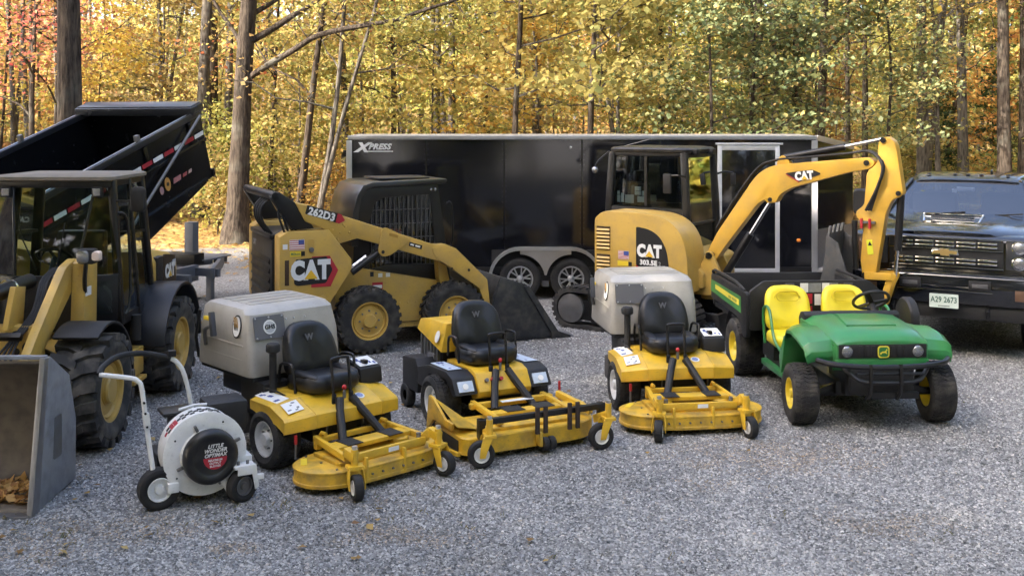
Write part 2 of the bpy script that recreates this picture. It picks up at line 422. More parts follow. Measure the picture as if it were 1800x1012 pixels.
def ground_mat():
    m = bpy.data.materials.new('gravel_and_leaf_litter'); m.use_nodes = True
    nt = m.node_tree; N = nt.nodes.new; L = nt.links.new; b = nt.nodes['Principled BSDF']
    tc = N('ShaderNodeTexCoord'); P = tc.outputs['Object']
    def vor(scale, feat='F1'):
        v = N('ShaderNodeTexVoronoi'); v.inputs['Scale'].default_value = scale; v.feature = feat; L(P, v.inputs['Vector']); return v
    def noise(scale, det=5):
        n = N('ShaderNodeTexNoise'); n.inputs['Scale'].default_value = scale; n.inputs['Detail'].default_value = det; L(P, n.inputs['Vector']); return n
    def ramp(src, stops):
        r = N('ShaderNodeValToRGB'); L(src, r.inputs[0]); e = r.color_ramp.elements
        while len(e) < len(stops): e.new(0.5)
        for q, (p, c) in zip(e, stops): q.position = p; q.color = (*c, 1)
        return r.outputs[0]
    def mix(f, a, c):
        x = N('ShaderNodeMix'); x.data_type = 'RGBA'
        L(f, x.inputs[0]) if not isinstance(f, float) else setattr(x.inputs[0], 'default_value', f)
        for s_, i in ((a, 6), (c, 7)):
            if isinstance(s_, tuple): x.inputs[i].default_value = (*s_, 1)
            else: L(s_, x.inputs[i])
        return x.outputs[2]
    v1 = vor(48); v2 = vor(95)
    sepr = N('ShaderNodeSeparateColor'); L(v1.outputs['Color'], sepr.inputs[0])
    stone = ramp(sepr.outputs[0], [(0.0, (0.07, 0.07, 0.067)), (0.35, (0.165, 0.165, 0.157)), (0.7, (0.28, 0.278, 0.264)), (0.93, (0.36, 0.36, 0.36)), (1.0, (0.55, 0.54, 0.52))])
    sep2 = N('ShaderNodeSeparateColor'); L(v2.outputs['Color'], sep2.inputs[0])
    fine = ramp(sep2.outputs[0], [(0.0, (0.07, 0.07, 0.075)), (0.6, (0.2, 0.2, 0.21)), (1.0, (0.42, 0.41, 0.4))])
    n4 = noise(3.0); base = mix(n4.outputs['Fac'], stone, fine)
    # dusty brown dirt showing in patches
    nd = noise(0.55, 7); md = N('ShaderNodeMapRange'); md.inputs[1].default_value = 0.56; md.inputs[2].default_value = 0.72; md.inputs[4].default_value = 0.6
    L(nd.outputs['Fac'], md.inputs[0]); base = mix(md.outputs[0], base, (0.13, 0.11, 0.09))
    # leaf litter beyond the yard
    vl = vor(9); sl = N('ShaderNodeSeparateColor'); L(vl.outputs['Color'], sl.inputs[0])
    litter = ramp(sl.outputs[0], [(0.0, (0.1, 0.06, 0.03)), (0.4, (0.24, 0.14, 0.05)), (0.75, (0.42, 0.28, 0.08)), (1.0, (0.5, 0.36, 0.16))])
    sx = N('ShaderNodeSeparateXYZ'); L(P, sx.inputs[0]); ne = noise(0.35, 6)
    ad = N('ShaderNodeMath'); ad.operation = 'MULTIPLY_ADD'; L(ne.outputs['Fac'], ad.inputs[0]); ad.inputs[1].default_value = 9.0; L(sx.outputs['Y'], ad.inputs[2])
    ax = N('ShaderNodeMath'); ax.operation = 'MULTIPLY_ADD'; L(sx.outputs['X'], ax.inputs[0]); ax.inputs[1].default_value = 0.12; L(ad.outputs[0], ax.inputs[2])
    ml = N('ShaderNodeMapRange'); ml.inputs[1].default_value = 27.5; ml.inputs[2].default_value = 29.0; L(ax.outputs[0], ml.inputs[0])
    col = mix(ml.outputs[0], base, litter)
    L(col, b.inputs['Base Color']); b.inputs['Roughness'].default_value = 0.9; b.inputs['Specular IOR Level'].default_value = 0.25
    bp = N('ShaderNodeBump'); bp.inputs['Strength'].default_value = 0.9; bp.inputs['Distance'].default_value = 0.02; bp.invert = True
    L(v1.outputs['Distance'], bp.inputs['Height'])
    bp2 = N('ShaderNodeBump'); bp2.inputs['Strength'].default_value = 0.5; bp2.inputs['Distance'].default_value = 0.01; bp2.invert = True
    L(v2.outputs['Distance'], bp2.inputs['Height']); L(bp.outputs[0], bp2.inputs['Normal']); L(bp2.outputs[0], b.inputs['Normal'])
    return m
def axis_pts(lo, hi, flo, fhi, step):
    a = list(np.arange(flo, fhi, step)); l = []; x = flo; d = step
    while x > lo: d *= 1.35; x -= d; l.append(x)
    r = []; x = fhi; d = step
    while x < hi: r.append(x); d *= 1.3; x += d
    return np.array(l[::-1] + a + r)
gx = axis_pts(-500, 500, -9, 10, 0.3); gy = axis_pts(-300, 500, 4, 40, 0.3)
GX, GY = np.meshgrid(gx, gy)
GV = np.stack([GX, GY, gheight(GX, GY)], -1).reshape(-1, 3); nx_ = len(gx); ny_ = len(gy)
ii = (np.arange(ny_ - 1)[:, None] * nx_ + np.arange(nx_ - 1)[None, :]).ravel()
structure(link('ground', npmesh('ground', GV, np.stack([ii, ii + 1, ii + nx_ + 1, ii + nx_], -1), ground_mat(), True)))

# ---------------- loose gravel: real stones on the yard ----------------
nrng = np.random.default_rng(11)
def stone_mesh(seed):
    r = random.Random(seed); bm = bmesh.new(); bmesh.ops.create_icosphere(bm, subdivisions=1, radius=1)
    for v in bm.verts: v.co = Vector((v.co.x * 1.25, v.co.y * 0.95, v.co.z * 0.6)) * (0.75 + 0.5 * r.random())
    me = bpy.data.meshes.new('stone'); bm.to_mesh(me); bm.free(); return me
def gravel_stone_mat():
    m = bpy.data.materials.new('gravel_stone'); m.use_nodes = True; nt = m.node_tree; b = nt.nodes['Principled BSDF']
    a = nt.nodes.new('ShaderNodeAttribute'); a.attribute_name = 'tone'
    r = nt.nodes.new('ShaderNodeValToRGB'); e = r.color_ramp.elements
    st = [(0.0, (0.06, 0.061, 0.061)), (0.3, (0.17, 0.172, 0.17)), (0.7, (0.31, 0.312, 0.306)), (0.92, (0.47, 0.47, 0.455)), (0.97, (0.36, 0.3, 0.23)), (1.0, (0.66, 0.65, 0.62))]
    while len(e) < len(st): e.new(0.5)
    for q, (p, c) in zip(e, st): q.position = p; q.color = (*c, 1)
    nt.links.new(a.outputs['Fac'], r.inputs[0]); 
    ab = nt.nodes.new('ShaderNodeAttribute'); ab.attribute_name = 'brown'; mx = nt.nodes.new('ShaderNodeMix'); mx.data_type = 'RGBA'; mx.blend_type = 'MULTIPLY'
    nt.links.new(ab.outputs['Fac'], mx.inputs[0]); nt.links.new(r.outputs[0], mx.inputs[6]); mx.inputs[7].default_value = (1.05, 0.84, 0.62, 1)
    nt.links.new(mx.outputs[2], b.inputs['Base Color']); b.inputs['Roughness'].default_value = 0.8
    return m
def scatter(name, pts, scl, rotz, tone, inst_objs_mesh, m, tilt, brown):
    """pts joined as baked geometry: each stone a low-poly solid."""
    Vb = [np.array([v.co[:] for v in me.vertices]) for me in inst_objs_mesh]
    Fb = [np.array([p.vertices[:] for p in me.polygons]) for me in inst_objs_mesh]
    VV, FF, TT, BB_, off = [], [], [], [], 0
    k = len(Vb); sel = nrng.integers(0, k, len(pts))
    for q in range(k):
        id_ = np.where(sel == q)[0]; n = len(id_)
        c, s_ = np.cos(rotz[id_]), np.sin(rotz[id_]); v = Vb[q][None] * scl[id_][:, None, None]
        tx = tilt[id_][:, None]; z = v[..., 2] + v[..., 0] * tx; x = v[..., 0] - v[..., 2] * tx
        out = np.stack([x * c[:, None] - v[..., 1] * s_[:, None], x * s_[:, None] + v[..., 1] * c[:, None], z], -1) + pts[id_][:, None, :]
        nv = Vb[q].shape[0]
        FF.append((Fb[q][None] + (np.arange(n) * nv)[:, None, None] + off).reshape(-1, Fb[q].shape[1])); VV.append(out.reshape(-1, 3)); TT.append(np.repeat(tone[id_], nv)); BB_.append(np.repeat(brown[id_], nv)); off += n * nv
    me = npmesh(name, np.concatenate(VV), np.concatenate(FF), m)
    at = me.attributes.new('tone', 'FLOAT', 'POINT'); at.data.foreach_set('value', np.concatenate(TT).astype(np.float32))
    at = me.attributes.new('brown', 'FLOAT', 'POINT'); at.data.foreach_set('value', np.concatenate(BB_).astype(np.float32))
    return me
def small_stone(seed):
    r = random.Random(seed); vs_ = []
    for i in range(4): a = i * PI / 2 + r.uniform(-.4, .4); vs_.append((math.cos(a) * r.uniform(.8, 1.3), math.sin(a) * r.uniform(.7, 1.1), r.uniform(-.2, .1)))
    vs_ += [(r.uniform(-.3, .3), r.uniform(-.3, .3), r.uniform(.45, .7))]
    me = bpy.data.meshes.new('stone'); me.from_pydata(vs_, [], [(i, (i + 1) % 4, 4) for i in range(4)]); return me
SM = [small_stone(i) for i in range(8)]
NS = 230000
u = nrng.random(NS); dY = 6.3 * (1 - u + u * (6.3 / 17.0)) ** -1.0      # denser near the camera
xs = (nrng.random(NS) * 2 - 1) * dY * 0.52
gp = np.stack([xs, dY, gheight(xs, dY) + 0.001], -1)
scl = 0.0085 + 0.0095 * nrng.random(NS) ** 1.6 + 0.006 * (nrng.random(NS) < 0.03)
patch = 0.5 + 0.3 * np.sin(xs * 1.3 + 2 * np.sin(dY * 0.8)) * np.sin(dY * 1.1 + xs * .4) + 0.16 * np.sin(xs * 4.1 + 1.5 * np.sin(dY * 2.3)) * np.sin(dY * 3.7 + xs)
for c_, k_ in ((2.2, 1), (3.7, 1), (-.4, .6), (1.1, .6)):
    patch = patch + 0.35 * k_ * np.exp(-((xs - c_ - 0.55 * np.sin(dY * 0.35 + c_)) / 0.16) ** 2)      # faint wheel tracks
tone = np.clip(nrng.beta(1.35, 1.5, NS) + 0.30 * (patch - 0.5), 0, 0.93); tone = np.where(nrng.random(NS) < 0.02, 0.94 + 0.06 * nrng.random(NS), tone)
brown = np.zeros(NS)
for (px_, py_, rx, ry, k) in ((1350, 800, 1.0, .55, .8), (700, 942, .55, .2, .85), (1560, 925, .55, .3, .55), (215, 930, .7, .3, .6), (420, 965, .25, .12, .8), (1150, 605, .8, .7, .5), (60, 960, .5, .4, .6), (1240, 850, .3, .2, .45), (600, 880, .5, .12, .5)):  # warm tint: some patches paint in sun dapples, others are bare dirt
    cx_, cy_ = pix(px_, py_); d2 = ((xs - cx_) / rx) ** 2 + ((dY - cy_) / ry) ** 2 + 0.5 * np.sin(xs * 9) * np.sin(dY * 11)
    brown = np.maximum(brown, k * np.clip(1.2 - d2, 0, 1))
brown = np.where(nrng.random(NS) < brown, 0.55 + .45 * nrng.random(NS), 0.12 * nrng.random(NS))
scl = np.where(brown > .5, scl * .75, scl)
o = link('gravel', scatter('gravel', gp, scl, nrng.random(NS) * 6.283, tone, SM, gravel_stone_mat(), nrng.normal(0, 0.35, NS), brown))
o['kind'] = 'stuff'; o['label'] = 'loose crushed blue-grey gravel covering the yard'; o['category'] = 'gravel'

# ---------------- foliage ----------------
def leaf_mat(name, stops, trans=0.52, hue=0.035, val=0.38):
    m = bpy.data.materials.new(name); m.use_nodes = True; nt = m.node_tree; N = nt.nodes.new; L = nt.links.new
    b = nt.nodes['Principled BSDF']; g = N('ShaderNodeNewGeometry'); oi = N('ShaderNodeObjectInfo')
    r = N('ShaderNodeValToRGB'); e = r.color_ramp.elements
    while len(e) < len(stops): e.new(0.5)
    for q, (p, c) in zip(e, stops): q.position = p; q.color = (*c, 1)
    L(g.outputs['Random Per Island'], r.inputs[0])
    hs = N('ShaderNodeHueSaturation'); mr = N('ShaderNodeMapRange'); mr.inputs[3].default_value = 0.5 - hue; mr.inputs[4].default_value = 0.5 + hue
    L(oi.outputs['Random'], mr.inputs[0]); L(mr.outputs[0], hs.inputs['Hue'])
    mv = N('ShaderNodeMapRange'); mv.inputs[3].default_value = 1 - val; mv.inputs[4].default_value = 1 + val
    ml = N('ShaderNodeMath'); ml.operation = 'FRACT'; mm = N('ShaderNodeMath'); mm.operation = 'MULTIPLY'; mm.inputs[1].default_value = 17.3
    L(oi.outputs['Random'], mm.inputs[0]); L(mm.outputs[0], ml.inputs[0]); L(ml.outputs[0], mv.inputs[0]); L(mv.outputs[0], hs.inputs['Value'])
    L(r.outputs[0], hs.inputs['Color']); L(hs.outputs[0], b.inputs['Base Color']); b.inputs['Roughness'].default_value = 0.55
    b.inputs['Specular IOR Level'].default_value = 0.3
    tr = N('ShaderNodeBsdfTranslucent'); L(hs.outputs[0], tr.inputs[0]); mx = N('ShaderNodeMixShader'); mx.inputs[0].default_value = trans
    L(b.outputs[0], mx.inputs[1]); L(tr.outputs[0], mx.inputs[2]); L(mx.outputs[0], nt.nodes['Material Output'].inputs[0])
    return m
LY = leaf_mat('yellow_leaves', [(0, (0.36, 0.28, 0.085)), (0.4, (0.50, 0.40, 0.125)), (0.68, (0.57, 0.49, 0.18)), (0.86, (0.33, 0.36, 0.12)), (1, (0.43, 0.28, 0.09))])
LO = leaf_mat('orange_leaves', [(0, (0.45, 0.2, 0.07)), (0.5, (0.56, 0.32, 0.09)), (1, (0.58, 0.42, 0.12))])
LR = leaf_mat('red_leaves', [(0, (0.46, 0.13, 0.08)), (0.6, (0.55, 0.24, 0.13)), (1, (0.58, 0.36, 0.14))])
LG = leaf_mat('green_leaves', [(0, (0.1, 0.16, 0.04)), (0.4, (0.2, 0.24, 0.05)), (0.75, (0.34, 0.32, 0.06)), (1, (0.5, 0.36, 0.06))])
LYG = leaf_mat('yellow_green_leaves', [(0, (0.2, 0.23, 0.07)), (0.5, (0.38, 0.36, 0.10)), (1, (0.55, 0.44, 0.12))])
LP = leaf_mat('pine_needles', [(0, (0.03, 0.06, 0.02)), (1, (0.09, 0.13, 0.04))], trans=0.2)
def bark_mat(name, a, c):
    m = bpy.data.materials.new(name); m.use_nodes = True; nt = m.node_tree; N = nt.nodes.new; L = nt.links.new; b = nt.nodes['Principled BSDF']
    tc = N('ShaderNodeTexCoord'); mp = N('ShaderNodeMapping'); mp.inputs['Scale'].default_value = (14, 14, 2.2); L(tc.outputs['Object'], mp.inputs[0])
    n = N('ShaderNodeTexNoise'); n.inputs['Scale'].default_value = 1.6; n.inputs['Detail'].default_value = 8; n.inputs['Roughness'].default_value = 0.65; L(mp.outputs[0], n.inputs[0])
    n2 = N('ShaderNodeTexNoise'); n2.inputs['Scale'].default_value = 1.3; n2.inputs['Detail'].default_value = 3; L(tc.outputs['Object'], n2.inputs[0])
    r = N('ShaderNodeValToRGB'); r.color_ramp.elements[0].position = 0.36; r.color_ramp.elements[0].color = (*a, 1); r.color_ramp.elements[1].position = 0.66; r.color_ramp.elements[1].color = (*c, 1)
    L(n.outputs['Fac'], r.inputs[0])
    mx = N('ShaderNodeMix'); mx.data_type = 'RGBA'; mr = N('ShaderNodeMapRange'); mr.inputs[1].default_value = 0.55; mr.inputs[2].default_value = 0.7; mr.inputs[4].default_value = 0.5
    L(n2.outputs['Fac'], mr.inputs[0]); L(mr.outputs[0], mx.inputs[0]); L(r.outputs[0], mx.inputs[6]); mx.inputs[7].default_value = (0.2, 0.2, 0.17, 1)
    L(mx.outputs[2], b.inputs['Base Color']); b.inputs['Roughness'].default_value = 0.95; b.inputs['Specular IOR Level'].default_value = 0.15
    bp = N('ShaderNodeBump'); bp.inputs['Strength'].default_value = 0.9; bp.inputs['Distance'].default_value = 0.04; L(n.outputs['Fac'], bp.inputs['Height']); L(bp.outputs[0], b.inputs['Normal'])
    return m
BARK = bark_mat('brown_bark', (0.022, 0.018, 0.015), (0.115, 0.092, 0.072))
BARKG = bark_mat('grey_bark', (0.05, 0.045, 0.04), (0.2, 0.18, 0.155))

def leaves_np(rng, cen, n_each, spread, size, flat=0.5, lay=1.0):
    """Leaf quads scattered round the centres."""
    cen = np.asarray(cen, float); k = len(cen); n = k * n_each
    c = np.repeat(cen, n_each, 0) + rng.normal(0, 1, (n, 3)) * np.array([spread, spread, spread * flat])
    a = rng.random(n) * 6.283; ti = rng.normal(0, 0.55 * lay, n) ; s_ = size * (0.6 + 0.8 * rng.random(n))
    ux = np.stack([np.cos(a) * np.cos(ti), np.sin(a) * np.cos(ti), np.sin(ti)], -1)
    tb = rng.normal(0, 0.7 * lay, n); w0 = np.stack([-np.sin(a), np.cos(a), np.zeros(n)], -1); z0 = np.cross(ux, w0)
    w = w0 * np.cos(tb)[:, None] + z0 * np.sin(tb)[:, None]
    nrm = np.cross(ux, w)
    L_, W_ = ux * s_[:, None], w * (s_ * 0.42)[:, None]; d = nrm * (s_ * 0.12)[:, None]
    V = np.stack([c - L_ * .5, c + W_ + d, c + L_ * .5, c - W_ + d], 1).reshape(-1, 3)
    return V, np.arange(n * 4).reshape(-1, 4)

def grow(seed, H, r0, lean=(0, 0), low=0.35, nlimb=14, limb=2.2, up=0.5, fork=None, kink=0.15, sides=9, twigs=3, mbase=None, flare=1.5):
    """Trunk with limbs and twigs; returns MB and the list of twig points for the leaves."""
    r = random.Random(seed); mb = MB(); tips = []
    def trunk(base, top, ra, rb, segs, fl=1.0):
        pts = []; k = Vector((r.uniform(-1, 1), r.uniform(-1, 1), 0)) * kink; k2 = Vector((r.uniform(-1, 1), r.uniform(-1, 1), 0)) * kink
        for i in range(segs + 1):
            t = i / segs; p = base.lerp(top, t) + k * math.sin(t * 5.1) * t + k2 * math.sin(t * 9.3) * 0.5 * t; pts.append(p)
        rs = [(ra + (rb - ra) * (i / segs) ** 0.8) * (fl if i == 0 else (1 + (fl - 1) * 0.25 if i == 1 else 1)) for i in range(segs + 1)]
        sweep(mb, pts, rs, sides); return pts
    top = Vector((lean[0], lean[1], H))
    pts = trunk(Vector((0, 0, -0.3)), top, r0, r0 * 0.18, 14, flare)
    stems = [pts]
    if fork:
        z, dx, dy, rr = fork; i = max(1, int(z / H * 14)); stems.append(trunk(pts[i].copy(), Vector((lean[0] + dx, lean[1] + dy, H * 0.95)), r0 * rr, r0 * 0.15, 12))
    for q in range(nlimb):
        st = stems[q % len(stems)]; t = low + (1 - low) * (q + r.random()) / nlimb; f = t * (len(st) - 1); i = min(int(f), len(st) - 2)
        p = st[i].lerp(st[i + 1], f - i); a = r.random() * 2 * PI; ln = limb * (1.15 - 0.6 * t) * r.uniform(0.6, 1.2)
        d = Vector((math.cos(a), math.sin(a), r.uniform(0.1, 1) * up)); rr = max(0.008, r0 * 0.32 * (1.1 - t)); lp = [p]
        for k in range(1, 5):
            lp.append(p + d * ln * k / 4 + Vector((r.uniform(-1, 1), r.uniform(-1, 1), r.uniform(-.5, .8))) * 0.07 * ln + Vector((0, 0, 0.1 * ln * (k / 4) ** 2)))
        sweep(mb, lp, [rr * (1 - 0.8 * k / 4) + 0.004 for k in range(5)], 5); tips.append(lp[-1]); tips.append(lp[3]); tips.append(lp[2])
        for k in range(twigs):
            b0 = lp[r.choice((1, 2, 3))]; e = b0 + Vector((r.uniform(-1, 1), r.uniform(-1, 1), r.uniform(-.25, .6))) * ln * 0.45
            sweep(mb, [b0, b0.lerp(e, .5) + Vector((0, 0, .04 * ln)), e], [rr * .35 + .003, rr * .25 + .003, .003], 4); tips.append(e); tips.append(b0.lerp(e, .6))
    return mb, tips
def sweep(mb, pts, rs, n):
    t0 = (pts[1] - pts[0]).normalized(); u_ = t0.orthogonal().normalized(); loops = []
    L = len(pts)
    for i, p in enumerate(pts):
        t = (pts[min(i + 1, L - 1)] - pts[max(i - 1, 0)]).normalized(); u_ = (u_ - t * u_.dot(t)).normalized(); w = t.cross(u_)
        loops.append([p + (u_ * math.cos(2 * PI * k / n) + w * math.sin(2 * PI * k / n)) * rs[i] * (1 + (0.09 * math.sin(k * 2.3 + i * 1.1) if n > 6 else 0)) for k in range(n)])
    mb.loft(loops)

VAR = {}
def variant(key, seed, H, r0, leafm, barkm, n_each=40, spread=0.4, size=0.11, zmax=None, flat=0.5, fill=0, fillr=2.0, fillz=(1, 5), **kw):
    mb, tips = grow(seed, H, r0, **kw)
    tm = mb.mesh('trunk', barkm, 0, 60); rng = np.random.default_rng(seed)
    cen = [tuple(t) for t in tips if zmax is None or t.z < zmax]
    for i in range(fill):
        a = rng.random() * 6.283; rr = fillr * math.sqrt(rng.random()); cen.append((rr * math.cos(a), rr * math.sin(a), rng.uniform(*fillz)))
    V, F = leaves_np(rng, cen, n_each, spread, size, flat)
    cm = npmesh('crown', V, F, leafm)
    VAR[key] = (tm, cm)
def plant_tree(key, x, y, name='forest_tree', label=None, group=None, cat='tree', rz=None, s_=1.0, crown=None, tx=0, ty=0):
    tm, cm = VAR[key]
    t = empty(name, None, (x, y, gh(x, y)), (R(tx), R(ty), rnd.random() * 6.28 if rz is None else R(rz))); t.scale = (s_,) * 3
    t['label'] = label; t['category'] = cat
    if group: t['group'] = group
    link('trunk', tm, t)
    if cm is not None:
        c = link('crown', cm, t)
        if crown is not None:
            c.material_slots[0].link = 'OBJECT'; c.material_slots[0].material = crown
    return t
def at(px, Y): return (px - 900) / FOC * Y

# tall trunks, whose crowns mostly pass out of the top of the picture
variant('tall1', 1, 19, 0.23, LY, BARK, 16, 0.6, 0.13, low=0.36, nlimb=22, limb=3.4, up=0.45, twigs=3)
variant('tall2', 2, 17, 0.17, LY, BARKG, 16, 0.55, 0.13, low=0.33, nlimb=20, limb=3.0, up=0.5, twigs=3, kink=0.3)
variant('tall3', 3, 18, 0.2, LG, BARKG, 16, 0.55, 0.13, low=0.32, nlimb=22, limb=3.2, up=0.35, twigs=3, fork=(1.2, 1.6, .5, .8))
variant('thin1', 4, 12, 0.085, LY, BARK, 15, 0.42, 0.095, low=0.24, nlimb=18, limb=2.0, up=0.5, twigs=3, kink=0.35)
variant('thin2', 5, 11, 0.07, LYG, BARKG, 15, 0.42, 0.095, low=0.22, nlimb=18, limb=2.0, up=0.4, twigs=3, kink=0.4, fork=(1.5, 1.0, .3, .8))
# saplings: leaves from knee height up
variant('sap1', 6, 7.5, 0.045, LY, BARK, 24, 0.4, 0.112, low=0.14, nlimb=18, limb=1.9, up=0.35, twigs=3, kink=0.3, flat=0.15)
variant('sap2', 7, 6.0, 0.04, LYG, BARK, 24, 0.38, 0.105, low=0.12, nlimb=16, limb=1.7, up=0.3, twigs=3, kink=0.3, flat=0.15)
variant('sap3', 8, 8.5, 0.05, LY, BARKG, 24, 0.44, 0.118, low=0.18, nlimb=20, limb=2.2, up=0.35, twigs=3, kink=0.4, flat=0.15)
variant('bush', 9, 2.0, 0.025, LYG, BARK, 16, 0.25, 0.08, low=0.1, nlimb=14, limb=1.0, up=0.6, twigs=2, kink=0.2)
variant('pine', 10, 9, 0.09, LP, BARK, 22, 0.28, 0.15, low=0.08, nlimb=38, limb=2.0, up=0.08, twigs=3, kink=0.1, flat=0.25)

# trees one can tell apart: (variant, photo x, distance, scale, label, crown, extra lean)
# the near trunk with two long limbs, built for its own outline
def hero_tree():
    Y = 25.5; x = at(415, Y); t = empty('forest_tree', None, (x, Y, gh(x, Y)))
    tag(t, 'furrowed brown tree with two long bare limbs reaching right above the skid loader', 'tree')
    k = Y / FOC; P = lambda px, py, dy=0: Vector(((px - 415) * k, dy, CAMH + (HOR - py) * k - gh(x, Y)))
    mb = MB()
    pts = [P(415, 440), P(415, 408), P(418, 370), P(421, 300), P(424, 230), P(427, 150), P(431, 80), P(436, 20), P(441, -60), P(448, -160), P(455, -300)]
    sweep(mb, pts, [q * k for q in (34, 26, 19, 17.5, 17, 16, 14.5, 13.5, 12, 10, 6)], 12)
    limbs = [([P(430, 142), P(470, 118, -.2), P(520, 92, -.4), P(570, 66, -.7), P(650, 52, -1.0), P(700, 44, -1.1), P(760, 26, -1.3), P(830, 4, -1.5), P(920, -40, -1.6)], 6.5),
             ([P(430, 78), P(470, 55, .1), P(510, 28, .2), P(560, -5, .3), P(640, -70, .4)], 7.5),
             ([P(436, 30), P(460, 10, .3), P(500, -20, .5), P(560, -90, .8)], 5.5),
             ([P(431, 90), P(400, 50, .5), P(360, 0, .9), P(320, -80, 1.2)], 5)]
    cen = []
    r = random.Random(5)
    for lp, w in limbs:
        lp = crom(lp, 3); sweep(mb, lp, [w * k * (1 - 0.75 * i / len(lp)) for i in range(len(lp))], 7)
        for i in range(4, len(lp), 2):
            e = lp[i] + Vector((r.uniform(-.6, .9), r.uniform(-.6, .6), r.uniform(-.5, .9))); sweep(mb, [lp[i], lp[i].lerp(e, .5), e], [.02, .012, .004], 4)
            if i > len(lp) * 0.55: cen += [tuple(e), tuple(lp[i].lerp(e, .6))]
    mb.obj('trunk', BARK, t, 0, 60)
    for i in range(60): cen.append((r.uniform(-2.0, 7.5), r.uniform(-2, 2), r.uniform(6.2, 9.5)))
    V, F = leaves_np(np.random.default_rng(4), cen, 40, 0.4, 0.12, 0.4); link('crown', npmesh('crown', V, F, LY), t)
hero_tree()
TREES = [
 ('tall1', 122, 20.5, 1.22, 'thick dark trunk rising behind the raised dump bed', LY, 0),
 ('tall2', 352, 31.0, 1.25, 'left trunk of the close pair behind the dump bed', LY, 1),
 ('tall1', 372, 33.0, 0.95, 'right trunk of the close pair behind the dump bed', LO, 0),
 ('tall2', 400, 32.0, 0.95, 'pale grey trunk close behind the furrowed tree with long limbs', LY, 0),
 ('thin1', 55, 27, 1.1, 'thin leaning dark tree at far left among red leaves', LR, 2),
 ('thin1', 92, 28, 1.2, 'thin straight dark tree left of the thick trunk behind the dump bed', LR, 0),
 ('thin2', 280, 34, 1.4, 'slim forked tree between the dump bed top and the close pair', LY, 0),
 ('thin1', 520, 27, 1.3, 'slender tree leaning right just left of the enclosed trailer', LY, 8),
 ('thin2', 553, 26, 1.2, 'slender pale tree leaning right beside the enclosed trailer corner', LY, 9),
 ('tall2', 608, 34, 0.9, 'grey trunk seen just above the left end of the enclosed trailer', LO, 0),
 ('thin1', 693, 34, 1.3, 'thin dark tree rising over the left half of the trailer roof', LY, 0),
 ('tall2', 766, 30, 0.8, 'pale twisted trunk left of the forked trunk above the trailer', LYG, 0),
 ('tall3', 793, 31, 0.75, 'dark forked trunk above the middle of the trailer roof', LY, 0),
 ('thin1', 862, 36, 1.2, 'thin pale tree right of the forked trunk over the trailer', LO, 0),
 ('tall2', 944, 33, 1.0, 'mottled grey trunk above the trailer near its middle', LY, 0),
 ('thin2', 1095, 29, 1.2, 'thin leaning dark sapling over the excavator cab', LYG, -8),
 ('thin1', 1165, 33, 1.6, 'dark trunk above the trailer right of the excavator cab roof', LG, 0),
 ('tall1', 1332, 31, 1.05, 'stout brown trunk above the trailer side door', LG, 0),
 ('tall2', 1370, 34, 0.9, 'pale leaning trunk right of the stout brown trunk', LYG, -3),
 ('thin1', 1438, 28, 1.7, 'straight dark trunk above the right corner of the trailer', LG, 0),
 ('thin1', 1493, 30, 1.1, 'thin black stem right of the trailer corner', LYG, 0),
 ('thin1', 1520, 32, 1.3, 'thin dark trunk behind the top of the excavator boom', LY, 0),
 ('tall3', 1622, 28, 0.95, 'forked grey trunks rising behind the pickup windscreen', LYG, 0),
 ('tall2', 1652, 27, 0.55, 'smooth slim grey stem in front of the forked trunks behind the pickup', LYG, -2),
 ('tall2', 1693, 29, 1.0, 'mottled trunk behind the pickup roof middle', LY, 0),
 ('tall1', 1766, 26, 0.85, 'tall brown trunk behind the right side of the pickup roof', LG, 0),
 ('tall1', 1800, 28, 0.75, 'trunk cut by the right edge of the picture', LG, 0),
]
for key, px, Y, s_, lab, cr, ly in TREES:
    plant_tree(key, at(px, Y), Y, label=lab, group='woods behind the yard', s_=s_, crown=cr, ty=ly, rz=rnd.uniform(-30, 30) if ly else None)
variant('pole1', 14, 13, 0.075, LY, BARK, 9, 0.4, 0.095, low=0.3, nlimb=12, limb=1.8, up=0.6, twigs=2, kink=0.3, flare=1.3)
variant('pole2', 15, 14, 0.10, LY, BARKG, 9, 0.4, 0.095, low=0.3, nlimb=12, limb=2.0, up=0.6, twigs=2, kink=0.5, fork=(2.2, .9, .4, .8), flare=1.3)
variant('pole3', 16, 12, 0.055, LY, BARK, 9, 0.4, 0.095, low=0.25, nlimb=12, limb=1.6, up=0.6, twigs=2, kink=0.4, flare=1.3)
pr_ = random.Random(33)
for i in range(36):
    px = -10 + 1830 * ((i * 0.7548 + .13) % 1); Y = 29 + 24 * pr_.random()
    c = pr_.choice([LYG, LG, LY]) if px > 1150 else pr_.choice([LY, LY, LYG, LO])
    plant_tree(pr_.choice(['pole1', 'pole2', 'pole3', 'pole1']), at(px, Y), Y, 'forest_tree', 'slim bare-stemmed forest tree among many behind the yard', 'slim forest trees', s_=pr_.uniform(.85, 1.25), crown=c, ty=pr_.gauss(0, 5), tx=pr_.uniform(-3, 3))
